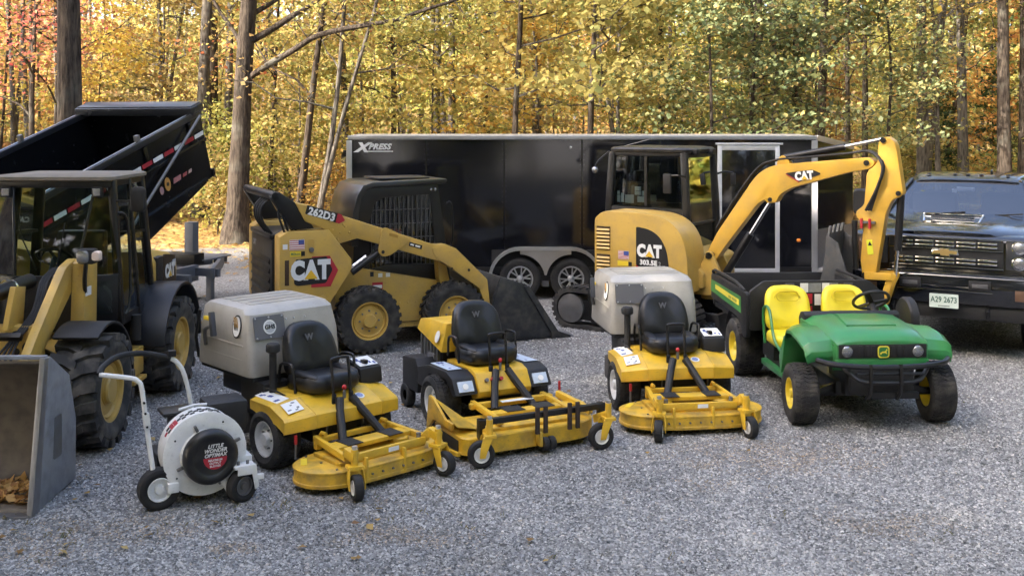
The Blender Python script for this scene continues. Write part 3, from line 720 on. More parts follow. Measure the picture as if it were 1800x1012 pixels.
# saplings filling the edge of the woods
sp = random.Random(21)
SAPL = {'LY': 'slender sapling with golden leaves in the woods behind the machines', 'LO': 'slender sapling with orange leaves in the woods behind the machines', 'LR': 'slender sapling with reddish leaves in the woods at left',
        'LYG': 'slender sapling with yellow-green leaves in the woods behind the machines', 'LG': 'slender sapling with green leaves in the woods at right'}
for i in range(58):
    px = -60 + 1920 * ((i * 0.618) % 1); Y = 28 + 22 * sp.random() ** 0.8
    if px > 1150: c = sp.choice(['LYG', 'LG', 'LY', 'LYG', 'LG', 'LY', 'LO'])
    elif px < 170: c = sp.choice(['LR', 'LO', 'LY', 'LYG'])
    else: c = sp.choice(['LY', 'LY', 'LYG', 'LYG', 'LO', 'LY'])
    plant_tree(sp.choice(['sap1', 'sap2', 'sap3', 'sap3']), at(px, Y), Y, 'sapling', SAPL[c], 'saplings, ' + c, s_=sp.uniform(0.85, 1.3), crown=globals()[c])
LOG = leaf_mat('oak_leaves', [(0, (0.10, 0.13, 0.06)), (0.45, (0.17, 0.2, 0.09)), (0.8, (0.27, 0.26, 0.1)), (1, (0.42, 0.26, 0.1))], trans=.3)
variant('oak', 41, 9.5, 0.075, LOG, BARK, 30, 0.36, 0.12, low=0.28, nlimb=22, limb=2.6, up=0.25, twigs=3, kink=0.3, flat=0.3)
for px, Y, s_, lab in ((1248, 22.5, .8, 'young oak with grey-green leaves above the trailer left of its side door'), (1318, 24, .95, 'young oak with grey-green leaves over the trailer side door'), (1405, 25, 1.0, 'young oak with dull green leaves over the trailer nose'), (1560, 26, .85, 'young oak with dull green leaves behind the stick of the excavator')):
    plant_tree('oak', at(px, Y), Y, 'oak_tree', lab, 'young oaks behind the trailer', s_=s_)
plant_tree('oak', at(1040, 23.5), 23.5, 'maple_tree', 'golden maple overhanging the excavator cab at the top of the picture', None, s_=1.25, crown=LY)
plant_tree('oak', at(905, 25), 25, 'maple_tree', 'golden maple crown hanging over the middle of the trailer', None, s_=1.3, crown=LY)
for i, (px, Y, s_) in enumerate([(1640, 30, .45), (1745, 33, .5)]):
    plant_tree('pine', at(px, Y), Y, 'pine_tree', ['small dark pine just left of the pickup windscreen', 'small pine in the woods over the right half of the pickup roof'][i], 'young pines at the wood edge', s_=s_)
for i in range(26):
    px = sp.choice([sp.uniform(-20, 620), sp.uniform(-20, 620), sp.uniform(1480, 1820)]); Y = sp.uniform(27, 38)
    plant_tree('bush', at(px, Y), Y, 'shrub', 'low leafy shrub at the edge of the woods', 'low shrubs at the wood edge', 'shrub', s_=sp.uniform(.7, 1.4), crown=sp.choice([LY, LYG, LO, LYG]))

# the far woods, one mass: trunks and leaves
def far_woods():
    rng = np.random.default_rng(3); mb = MB(); r = random.Random(9)
    for i in range(150):
        Y = r.uniform(48, 95); x = r.uniform(-0.55, 0.55) * Y; z = gh(x, Y); w = r.uniform(.06, .2)
        dx = r.uniform(-.6, .6); sweep(mb, [Vector((x, Y, z - .3)), Vector((x + dx * .4, Y, z + 5)), Vector((x + dx, Y, z + 17))], [w, w * .8, w * .4], 5)
    t = mb.obj('far_woods', BARKG, None, 0, 60); t['kind'] = 'stuff'; t['label'] = 'far mass of golden autumn woods behind the yard'; t['category'] = 'woods'
    for nm, m, n, lo, hi in (('golden_foliage', LY, 1500, -.55, .55), ('yellow_green_foliage', LYG, 800, -.2, .55), ('green_foliage', LG, 650, .0, .55), ('orange_foliage', LO, 220, -.55, .3), ('red_foliage', LR, 260, -.55, -.38)):
        Y = rng.uniform(50, 100, n); x = rng.uniform(lo, hi, n) * Y; z = gheight(x, Y) + 0.6 + 13 * rng.random(n)
        V, F = leaves_np(rng, np.stack([x, Y, z], -1), 26, 1.15, 0.32, 0.22)
        c = link(nm, npmesh(nm, V, F, m), t); c['kind'] = 'stuff'
far_woods()

# tall shade trees to the left of and behind the camera: they keep the yard in open shade
variant('shade', 31, 20, 0.28, LYG, BARK, 20, 0.75, 0.36, low=0.22, nlimb=40, limb=4.6, up=0.35, twigs=5)
SHADE = [(-11.5, 7), (-13, 0), (-19, 4), (-13, -6), (-20, -4), (-26, 0), (-9, -10), (-17, -12), (-27, -9), (-4, -14), (-11, -17), (-34, -4)]  # all unseen; the first was added to keep sun off the excavator house
for i, (x, y) in enumerate(SHADE):
    plant_tree('shade', x, y, 'shade_tree', 'unseen tall leafy tree left of the yard whose shade falls on the machines', 'tall trees around the yard', s_=rnd.uniform(.9, 1.15))

# woods carried on unseen behind and right of the yard, added to darken reflections
variant('round', 32, 9, 0.12, LYG, BARK, 22, 0.5, 0.34, low=0.05, nlimb=30, limb=3.0, up=0.3, twigs=4)
RING = [(-2, -22), (5, -20), (12, -19), (19, -15), (22, -7), (21, 1), (23, 9), (27, 16), (9, -27), (17, -25), (28, -3), (30, 6), (-10, -24), (1, -29), (26, -13), (20, 14)]
for i, (x, y) in enumerate(RING):
    plant_tree('shade' if i % 2 else 'round', x, y, 'shade_tree', 'broad leafy tree added outside the picture to darken reflections in the yard', 'trees around the yard, outside the picture', s_=rnd.uniform(.95, 1.3), crown=LG if i % 3 else LYG)
for i, (x, y) in enumerate([(-16, -8), (-22, 0), (-9, -16), (-3, -18), (-24, 8), (8, -17), (15, -15), (20, -3), (20, 6), (24, 12), (-13, -12)]):
    plant_tree('round', x, y, 'shade_tree', 'broad leafy tree added outside the picture to darken reflections in the yard', 'trees around the yard, outside the picture', s_=rnd.uniform(.7, .9), crown=LG)
plant_tree('shade', -23, 9, 'shade_tree', 'unseen tall leafy tree left of the yard whose shade falls on the machines', 'tall trees around the yard', s_=1.05)  # unseen tree added to shade the over-bright ground at far left
for i, (x, y) in enumerate([(20, 21), (24, 26), (18.5, 27), (30, 23), (23, 34), (31, 31), (36, 26), (-22, 24), (-27, 30), (-21, 33), (-31, 22)]):  # unseen trees added to cover bright sky in the excavator windscreen's reflection
    plant_tree('round', x, y, 'shade_tree', 'broad leafy tree added outside the picture to darken reflections in the yard', 'trees around the yard, outside the picture', s_=rnd.uniform(1.0, 1.4), crown=(LY, LYG, LG)[i % 3])
# weeds pushing through the gravel
def weeds():
    r = random.Random(4); V, F = [], []
    for i in range(80):
        px, py = r.choice([(r.gauss(260, 130), r.gauss(925, 30)), (r.gauss(600, 120), r.gauss(885, 14)), (r.gauss(80, 60), r.gauss(950, 25)), (r.uniform(100, 1700), r.uniform(640, 1000))])
        x, y = pix(px, max(py, 600))
        for k in range(r.randint(3, 8)):
            a = r.uniform(0, 6.28); h = r.uniform(.010, .030); d = Vector((math.cos(a), math.sin(a), 0)); w = Vector((-d.y, d.x, 0)) * .0022
            b0 = Vector((x + r.gauss(0, .03), y + r.gauss(0, .03), gh(x, y))); n = len(V)
            V += [b0 - w, b0 + w, b0 + d * h * .5 + Vector((0, 0, h)) + w * .6, b0 + d * h * 1.1 + Vector((0, 0, h * 1.2))]; F.append((n, n + 1, n + 2, n + 3))
    o = link('weeds', npmesh('weeds', np.array(V), np.array(F), leaf_mat('weed_blades', [(0, (.1, .13, .04)), (.5, (.22, .2, .08)), (1, (.33, .26, .13))], .3)))
    o['kind'] = 'stuff'; o['label'] = 'sparse weeds and dry grass poking through the gravel'; o['category'] = 'weeds'
weeds()

# fallen leaves on the forest floor and a few on the gravel
def fallen():
    rng = np.random.default_rng(8)
    n1 = 26000; y = rng.uniform(20, 40, n1); x = rng.uniform(-.52, .52, n1) * y; keep = (y + 9 * rng.random(n1) - 4.5) > 23.5; x, y = x[keep], y[keep]
    n2 = 420; y2 = rng.uniform(7, 24, n2); x2 = np.where(rng.random(n2) < .6, rng.uniform(-.5, -.1, n2), rng.uniform(-.5, .5, n2)) * y2
    x = np.r_[x, x2]; y = np.r_[y, y2]
    V, F = leaves_np(rng, np.stack([x, y, gheight(x, y) + 0.025], -1), 1, 0.001, np.where(y > 19, 0.1, 0.062), 0.5, 0.3)
    V[:, 2] = np.maximum(V[:, 2], gheight(V[:, 0], V[:, 1]) + 0.008)
    o = link('fallen_leaves', npmesh('fallen_leaves', V, F, leaf_mat('fallen_leaf', [(0, (0.24, 0.13, 0.05)), (0.5, (0.45, 0.3, 0.08)), (1, (0.6, 0.45, 0.16))], 0.2)))
    o['kind'] = 'stuff'; o['label'] = 'fallen yellow leaves scattered over the ground'; o['category'] = 'leaves'
fallen()

def number_labels(group, pre, post):
    """Tell look-alike trees of one kind apart by their order across the picture."""
    os_ = sorted([o for o in sc.objects if o.get('group') == group], key=lambda o: o.location.x / o.location.y)
    NUM = ['first', 'second', 'third', 'fourth', 'fifth', 'sixth', 'seventh', 'eighth', 'ninth', 'tenth']
    def word(i): return NUM[i] if i < 10 else '%dth' % (i + 1) if (i + 1) % 10 not in (1, 2, 3) or 10 < i + 1 < 14 else '%d%s' % (i + 1, {1: 'st', 2: 'nd', 3: 'rd'}[(i + 1) % 10])
    for i, o in enumerate(os_):
        px = 900 + FOC * o.location.x / o.location.y
        where = 'behind the dump bed' if px < 400 else 'behind the skid loader' if px < 610 else 'over the left half of the trailer' if px < 1000 else 'over the right half of the trailer' if px < 1440 else 'behind the excavator stick' if px < 1590 else 'behind the pickup'
        o['label'] = '%s, %s from the left, %s' % (pre, word(i), where)
for g_, p_ in (('slim forest trees', 'slim bare-stemmed forest tree'), ('saplings, LY', 'golden-leaved sapling'), ('saplings, LYG', 'yellow-green sapling'), ('saplings, LO', 'orange-leaved sapling'), ('saplings, LG', 'green-leaved sapling'), ('saplings, LR', 'red-leaved sapling'), ('low shrubs at the wood edge', 'low leafy shrub')): number_labels(g_, p_, '')
for o in sc.objects:
    if str(o.get('group', '')).startswith('saplings'): o['group'] = 'saplings in the woods'
# ---------------- enclosed cargo trailer ----------------
GLOSSB = mat('gloss_black_panel', (0.006, 0.0065, 0.009), 0.09, var=0.2, vscale=1.5, coat=0.6, bump=0.02, bscale=1.2)
def alloy_wheel(parent, pos, side, rad=0.335, w=0.21):
    e = empty('wheel', parent, pos)
    link('tyre', tyre_mesh('trailer', rad, w, 0.2, 'road', RUBD), e)
    s = side; h = w / 2
    MB().lathe([(0.205, h * .86 * s), (0.21, h * .9 * s), (0.19, h * .88 * s), (0.175, h * .3 * s), (0.17, -h * .8 * s)], n=40).obj('rim', ALU, e, 0, 40)
    MB().lathe([(0.17, -h * .2 * s), (0.001, -h * .2 * s)], n=32).obj('brake_drum', BLK, e)
    for i in range(6):
        a = 2 * PI * i / 6 + .2; mb = MB()
        for da in (-.2, .2):
            c0 = Vector((math.cos(a) * .05, h * .55 * s, math.sin(a) * .05)); c1 = Vector((math.cos(a + da) * .185, h * .6 * s, math.sin(a + da) * .185))
            mb.bar(c0, c1, .022, .02, up=(0, 1, 0))
        mb.obj('spoke', ALU, e, .003)
    MB().lathe([(0.001, h * .95 * s), (0.03, h * .93 * s), (0.045, h * .7 * s), (0.06, h * .5 * s)], n=24).obj('hub_cap', ALU, e)
    return e
def build_trailer():
    yf = 17.43; x0, x1 = -2.64, 4.90; W = 2.25; z0, z1 = 0.5, 2.66
    t = thing('enclosed_trailer', 'long glossy black enclosed cargo trailer parked across the back of the yard', 'trailer', (0, yf, 0), 0)
    # local: x right, y away, front side at y=0
    MB().bb(x0, x1, 0.004, 0.03, z0, z1 - .09).bb(x0, x1, W - .03, W - .004, z0, z1 - .09).bb(x0, x0 + .03, .03, W - .03, z0, z1 - .09).obj('side_wall', GLOSSB, t)
    MB().bb(x0 + .03, x1, .03, W - .03, z0 - .08, z0 + .02).obj('floor_frame', BLK, t)
    MB().prism([(0.0, z1 - .025), (W / 2, z1 - .01), (W, z1 - .025), (W, z1 - .06), (0, z1 - .06)], x0, x1, 'x').obj('roof', mat('dusty_white_roof', (.34, .31, .26), .6, var=.2, dirt=.5), t)
    # seam lines between sheets
    for i in range(1, 6):
        xs_ = x0 + (x1 - x0) * i / 6
        if abs(xs_ - 3.9) < .45: continue
        MB().bb(xs_ - .012, xs_ + .012, .0, .006, z0, z1 - .09).obj('panel_seam', mat('seam_black', (.006, .006, .008), .15), t, .002)
    MB().bb(x0 - .01, x1 + .01, -.02, .035, z1 - .09, z1 - .025).obj('top_rail', mat('dull_alu', (.38, .39, .41), .4, .8), t, .006)
    MB().bb(x0 - .01, x1, -.015, .02, z0 - .08, z0 + .02).obj('bottom_rail', BLK, t, .004)
    MB().bb(x0 - .03, x0 + .06, -.022, .05, z0 - .06, z1 - .1).obj('rear_corner_trim', ALU, t, .01)
    # diamond-plate front corner
    dp = MB().bb(x1 - .07, x1 + .025, -.02, .04, z0 - .06, z1 - .1)
    for i in range(44):
        zz = z0 + i * (z1 - z0 - .1) / 44
        for j in range(2):
            xx = x1 - .045 + j * .045; dp.box((xx, -.023, zz + (j % 2) * .02), (.035, .006, .012), (0, 45 if (i + j) % 2 else -45, 0))
    dp.obj('corner_trim', ALU, t)
    # nose: angled front wall, its top falling towards the tip
    nx, ny = x1 + 0.95, W * .5
    def nose(sy):
        ya = 0.03 if sy < 0 else W - .03
        A, B = Vector((x1 + .02, ya, 0)), Vector((nx, ny, 0))
        mb = MB(); mb.add([(A.x, A.y, z0), (B.x, B.y, z0), (B.x, B.y, z1 - .27), (A.x, A.y, z1 - .1)], [(0, 1, 2, 3)])
        mb.obj('nose_panel', GLOSSB, t)
        k = MB(); k.bar((A.x, A.y, z1 - .06), (B.x, B.y, z1 - .23), .05, .09); k.obj('nose_top_rail', mat('sunlit_alu', (.6, .55, .48), .4, .7), t, .006)  # warm sunlight painted into the metal colour of the nose rail
        s_ = MB(); o_ = Vector((-.012 if False else .0, -.012 if sy < 0 else .012, 0))
        d = (B - A); a2, b2 = A + o_, B + o_
        s_.add([(a2.x, a2.y, z0), (b2.x, b2.y, z0), (b2.x, b2.y, z0 + .62), (a2.x, a2.y, z0 + .62), (A.x, A.y, z0), (B.x, B.y, z0), (B.x, B.y, z0 + .62), (A.x, A.y, z0 + .62)],
               [(0, 1, 2, 3), (4, 7, 6, 5), (0, 4, 5, 1), (1, 5, 6, 2), (2, 6, 7, 3), (3, 7, 4, 0)])
        for i in range(14):
            for j in range(20):
                c = A.lerp(B, (j + .5) / 20) + o_ * 1.2; dr = d.normalized() * .022; zz = z0 + .02 + i * .043; up = Vector((0, 0, .01 if (i + j) % 2 else -.01))
                s_.bar(c - dr - up + Vector((0, 0, zz)), c + dr + up + Vector((0, 0, zz)), .007, .008)
        s_.obj('stone_guard', mat('tread_plate', (.33, .34, .36), .35, .85), t)
        return A
    nose(-1); nose(1)
    MB().add([(x1, 0, z1 - .015), (x1, W, z1 - .015), (nx, ny, z1 - .19)], [(0, 1, 2)]).obj('nose_roof', mat('dusty_white_roof', (.34, .31, .26), .6, var=.2, dirt=.5), t)
    rv = MB()
    for i in range(1, 6):
        xs_ = x0 + (x1 - x0) * i / 6
        if abs(xs_ - 3.9) < .45: continue
        for k in range(24):
            for q in (-.03, .03): rv.ell((xs_ + q, .004, z0 + .05 + k * .085), (.006, .004, .006), 6, 4)
    for k in range(90): rv.ell((x0 + .1 + k * .083, .004, z1 - .105), (.006, .004, .006), 6, 4)
    rv.obj('rivets', mat('rivet_black', (.02, .02, .022), .3), t)['kind'] = 'stuff'
    # side door, white-trimmed
    da, db, dz0, dz1 = 3.38, 4.24, 0.5, 2.40
    d = MB().bb(da, db, -.02, .0, dz0, dz1).obj('side_door', GLOSSB, t, .004)
    f = MB()
    f.bb(da - .07, da, -.035, .0, dz0 - .03, dz1 + .07).bb(db, db + .07, -.035, .0, dz0 - .03, dz1 + .07).bb(da - .07, db + .07, -.032, .0, dz1, dz1 + .09).bb(da - .07, db + .07, -.032, 0, dz0 - .06, dz0)
    f.bb(da - .1, db + .12, -.05, .0, dz1 + .09, dz1 + .12)
    f.obj('door_frame', mat('door_alu', (.66, .67, .69), .4, .6), d, .004)
    MB().bb(da + .05, da + .1, -.05, -.02, 1.25, 1.4).obj('door_latch', CHR, d, .005)
    MB().ell((4.62, -.012, .95), (.035, .012, .03)).obj('marker_lamp', AMB, t)
    MB().ell((.95, -.008, 2.45), (.018, .01, .018)).obj('roof_marker', DECW, t)
    # tandem wheels, fender
    wx = [0.13, 0.95]
    for x in wx: alloy_wheel(t, (x, .03, .335), -1)
    for x in wx: alloy_wheel(t, (x, W - .13, .335), 1)
    def fend(y0, y1, name, m, grow_=0.0):
        top = .335 + .46 + grow_; bot = .36
        pr = [(wx[0] - .46 - grow_, bot)] + [(wx[0] + (.46 + grow_) * math.cos(R(a)) * 1.0 - .0, .335 + (.46 + grow_) * math.sin(R(a))) for a in range(170, 89, -10)]
        pr += [(wx[1] + (.46 + grow_) * math.cos(R(a)), .335 + (.46 + grow_) * math.sin(R(a))) for a in range(90, 9, -10)] + [(wx[1] + .46 + grow_, bot)]
        return pr
    outer = fend(0, 0, '', None, .05); inner = fend(0, 0, '', None, 0)
    mb = MB(); n = len(outer)
    mb.loft([[(x, -.11, z) for x, z in outer], [(x, .02, z) for x, z in outer], [(x, .02, z) for x, z in inner], [(x, -.11, z) for x, z in inner]], cap=False, close=False)
    for i in range(n - 1): mb.add([(outer[i][0], -.11, outer[i][1]), (outer[i + 1][0], -.11, outer[i + 1][1]), (inner[i + 1][0], -.11, inner[i + 1][1]), (inner[i][0], -.11, inner[i][1])], [(0, 1, 2, 3)])
    mb.obj('fender', CHR if False else ALU, t, 0, 40)
    # skirt between the wheels: plate with arches cut out
    ar = [(wx[0] + .4 * math.cos(R(a)), .335 + .4 * math.sin(R(a))) for a in range(90, 9, -8)]
    ar2 = [(wx[1] + .4 * math.cos(R(a)), .335 + .4 * math.sin(R(a))) for a in range(170, 89, -8)]
    poly = [(wx[0], .80)] + ar + ar2 + [(wx[1], .80)]
    MB().prism(poly, -.105, -.09).obj('fender_skirt', mat('skirt_alu', (.4, .38, .36), .4, .8), t)
    MB().bb(wx[0] - .46, wx[1] + .46, -.005, .0, .3, .80).obj('wheel_well', mat('well_black', (.006, .006, .006), .8), t)
    MB().bb(.48, .6, .02, .2, .2, .5).obj('axle_hanger', STL, t, .01)
    MB().bb(-2.2, 4.6, .9, 1.3, .3, .45).obj('chassis', BLK, t)
    MB().bar((4.7, 1.12, .45), (6.6, 1.12, .45), .12, .12).obj('tongue', BLK, t)
    # rear hinges and lamps
    for zz in (2.35, 1.6): MB().bb(x0 - .09, x0 - .03, .0, .06, zz - .05, zz + .05).obj('hinge', BLK, t, .008)
    # lettering
    lw = mat('decal_silver', (.7, .71, .72), .35, .3)
    text('X', .2, lw, t, (-2.43, -.004, 2.44), (1, 0, 0), (0, 0, 1), bold=.012, shear=.35, sx=1.25)
    text('PRESS', .125, lw, t, (-2.14, -.004, 2.455), (1, 0, 0), (0, 0, 1), bold=.006, shear=.35, sx=1.05)
    MB().bb(-2.37, -1.92, -.004, .0, 2.375, 2.39).obj('lettering_line', lw, t)
build_trailer()
# ---------------- front-deck riding mowers ----------------
HOP = mat('hopper_grey', (0.42, 0.40, 0.36), 0.36, 0.1, var=0.16, vscale=3, dirt=0.55, chips=0.35, dirtcol=(0.27, 0.245, 0.2), bump=0.05, bscale=8)
DECKD = mat('deck_yellow', (0.70, 0.42, 0.03), 0.4, var=0.15, vscale=5, dirt=0.8, dirtcol=(0.2, 0.145, 0.055), chips=0.7)
def seat(t, x=0.0, z=0.0):
    # cushion
    lp = []
    for zz, k in ((.0, .88), (.03, .98), (.09, 1.0), (.135, .94), (.15, .8)):
        lp.append([(x + .04 + a * k, b * k, z + .58 + zz + (.02 * (a > .1))) for a, b in rrect(.5, .52, .12, 5)])
    c = MB().loft(lp).obj('seat_cushion', VINYL, t, 0, 60)
    for s in (-1, 1): MB().ell((x + .06, s * .2, z + .735), (.2, .055, .03)).obj('cushion_bolster', VINYL, c)
    # back: rounded shield, padded, leaning back
    b = []
    for d, k in ((-.05, .9), (-.035, 1.0), (.02, 1.0), (.05, .95), (.062, .82), (.066, .5)):
        lo = []
        for i in range(28):
            a = 2 * PI * i / 28; yy = .255 * math.copysign(abs(math.cos(a)) ** .62, math.cos(a)); hh = .235 * math.copysign(abs(math.sin(a)) ** .7, math.sin(a))
            yy *= 1 - .12 * (hh / .235); curve = .05 * (abs(yy) / .25) ** 2
            lo.append((x - .17 + d + curve - (hh + .235) * .22, yy * k, z + .66 + .225 + hh * k))
        b.append(lo)
    bk = MB().loft(b).obj('seat_back', VINYL, t, 0, 60)
    n = Vector((1, 0, .22)).normalized(); uy = Vector((-.22, 0, 1))
    L = Vector((x - .207, 0, z + .99))
    plate('emblem', circ(.045, 20), DECB, bk, L + n * .018, (0, 1, 0), uy, .004)
    text('W', .075, mat('emblem_grey', (.12, .12, .13), .5), bk, L + n * .024, (0, 1, 0), uy, bold=.003)
    for s in (-1, 1):   # arm loops
        MB().tube([(x - .2, s * .29, z + .62), (x - .16, s * .30, z + .80), (x + .0, s * .31, z + .83), (x + .05, s * .31, z + .80), (x + .08, s * .30, z + .6)], .013, 6, 3).obj('arm_rest', BLK, t)
def caster(t, x, y, ang, rad=.1, y_off=0):
    # vertical post, fork bent over the wheel, wheel
    c = empty('caster', t, (x, y, 0), (0, 0, R(ang)))
    MB().cyl((0, 0, rad * 2 + .05), (0, 0, rad * 2 + .17), .028, 14).obj('post', MOWY, c)
    MB().cyl((0, 0, rad * 2 + .17), (0, 0, rad * 2 + .195), .022, 10).obj('cap', ALU, c)
    mb = MB()
    for s in (-1, 1):
        mb.loft([[(px_ + a, s * (yy) + b * .2, pz + 0) for a, b in rrect(w_, .04, .008, 2)] for px_, yy, pz, w_ in ((0, .02, rad * 2 + .05, .07), (-.02, .05, rad * 2 + .03, .085), (-.05, .06, rad * 1.6, .07), (-.07, .06, rad * .85, .05))])
    mb.lathe([(.055, rad * 2 + .02), (.055, rad * 2 + .05)], (0, 0, 0), 'z', 16)
    mb.bb(-.05, .05, -.06, .06, rad * 2 + .025, rad * 2 + .05)
    mb.obj('fork', MOWY, c, .004)
    link('tyre', tyre_mesh(('cast', rad), rad, .075, rad * .55, 'smooth', RUBD), c).location = (-.07, 0, rad)
    w_ = MB()
    for s in (-1, 1): w_.lathe([(rad * .58, .03 * s), (rad * .55, .036 * s), (rad * .45, .02 * s), (rad * .2, .03 * s), (.001, .032 * s)], (-.07, 0, rad), n=20)
    w_.obj('rim', WHT, c)
    return c
def instr(t, loc, ux, uy, w, h, m=DECW):
    p = plate('instruction_sticker', rect(w, h), m, t, loc, ux, uy, .0025)
    U, V = Vector(ux).normalized(), Vector(uy).normalized(); N = U.cross(V).normalized(); r = random.Random(int(w * 1000)); mb = MB()
    for i in range(7):
        c = Vector(loc) + U * r.uniform(-.4, .4) * w + V * r.uniform(-.32, .32) * h + N * .003
        mb.bar(c - U * w * .05, c + U * w * .05, h * r.uniform(.1, .25), .002, up=N)
    mb.obj('print', DECBL if w > .15 else DECG, p)
    return p
def mower_common(t):
    for s in (-1, 1):
        wheel(t, (0, s * .46, .245), .25, .25, .14, 'turf', RUB, WHT, s, key='mow', dish=.25, bolts=5, hub=.4)
    MB().bb(-.85, .28, -.28, .28, .22, .5).obj('chassis', BLK, t, .02)
    MB().cyl((0, -.4, .245), (0, .4, .245), .05).obj('axle', BLK, t)
    seat(t, -.02, -.01)
    # U-shaped steering levers in front of the seat
    MB().tube([(.33, -.1, .56), (.31, -.1, .74), (.29, -.1, .85), (.29, -.085, .885), (.29, .055, .885), (.29, .07, .85), (.31, .07, .74), (.33, .07, .56)], .013, 8, 3).obj('control_lever', BLK, t)
    for s in (-.1, .07): MB().bb(.325, .345, s - .02, s + .02, .5, .6).obj('lever_grip', BLKM, t, .005)
    # carrier arms down to the deck
    for s in (-1, 1):
        MB().tube([(.36, s * .06, .56), (.42, s * .1, .48), (.62, s * .2, .27)], .036, 10).obj('lift_arm', BLKM, t)
    k = MB().cyl((.36, -.015, .56), (.36, -.015, .63), .014, 10).obj('gear_knob', STL, t); MB().ell((.36, -.015, .65), (.02, .02, .022)).obj('knob', RED, k)
    # tail wheel
    for s in (-1, 1) if False else (0,):
        link('tail_wheel', tyre_mesh('tail', .12, .09, .05, 'smooth', RUBD), t).location = (-.98, 0, .12)
    MB().bb(-.92, -.8, -.08, .08, .12, .4).obj('tail_fork', BLK, t, .01)
def cowl(t, m_side=MOWY):
    # folded front cowl with a sloping face and side wings
    prof = [(-.28, .50), (-.28, .585), (.15, .585), (.39, .505), (.425, .485), (.425, .375), (.36, .36), (.2, .46)]
    MB().prism(prof, -.33, .33).obj('front_cowl', MOWY, t, .006, 12)
    for s in (-1, 1):
        ya, yb = s * .332, s * .57
        top = [(-.25, ya, .584), (.15, ya, .584), (.39, ya, .504), (.424, ya, .484), (.424, ya, .376)]; out = [(-.22, yb, .535), (.10, yb, .535), (.31, yb, .465), (.33, yb, .445), (.33, yb, .35)]
        th = [Vector((0, 0, -.02))] * 3 + [Vector((-.02, 0, -.01))] * 2
        mb = MB().loft([[Vector(p) for p in top] + [Vector(p) + q for p, q in zip(top[::-1], th[::-1])], [Vector(p) for p in out] + [Vector(p) + q for p, q in zip(out[::-1], th[::-1])]])
        mb.obj('side_wing', m_side, t, .003, 12)
        MB().prism([(-.22, .53), (.10, .53), (.31, .46), (.325, .35), (.2, .40), (-.1, .44), (-.22, .46)], yb, yb - s * .012).obj('wing_edge', m_side, t, .003, 12)
    MB().tube([(-.3, -.42, .60), (-.1, -.40, .60), (.05, -.36, .56)], .008, 5, 3).obj('cable', RUBD, t)
    for yy in (-.16, .2, .3): MB().cyl((.3, yy, .2), (.34, yy, .42), .009, 6).obj('linkage_rod', STL, t)
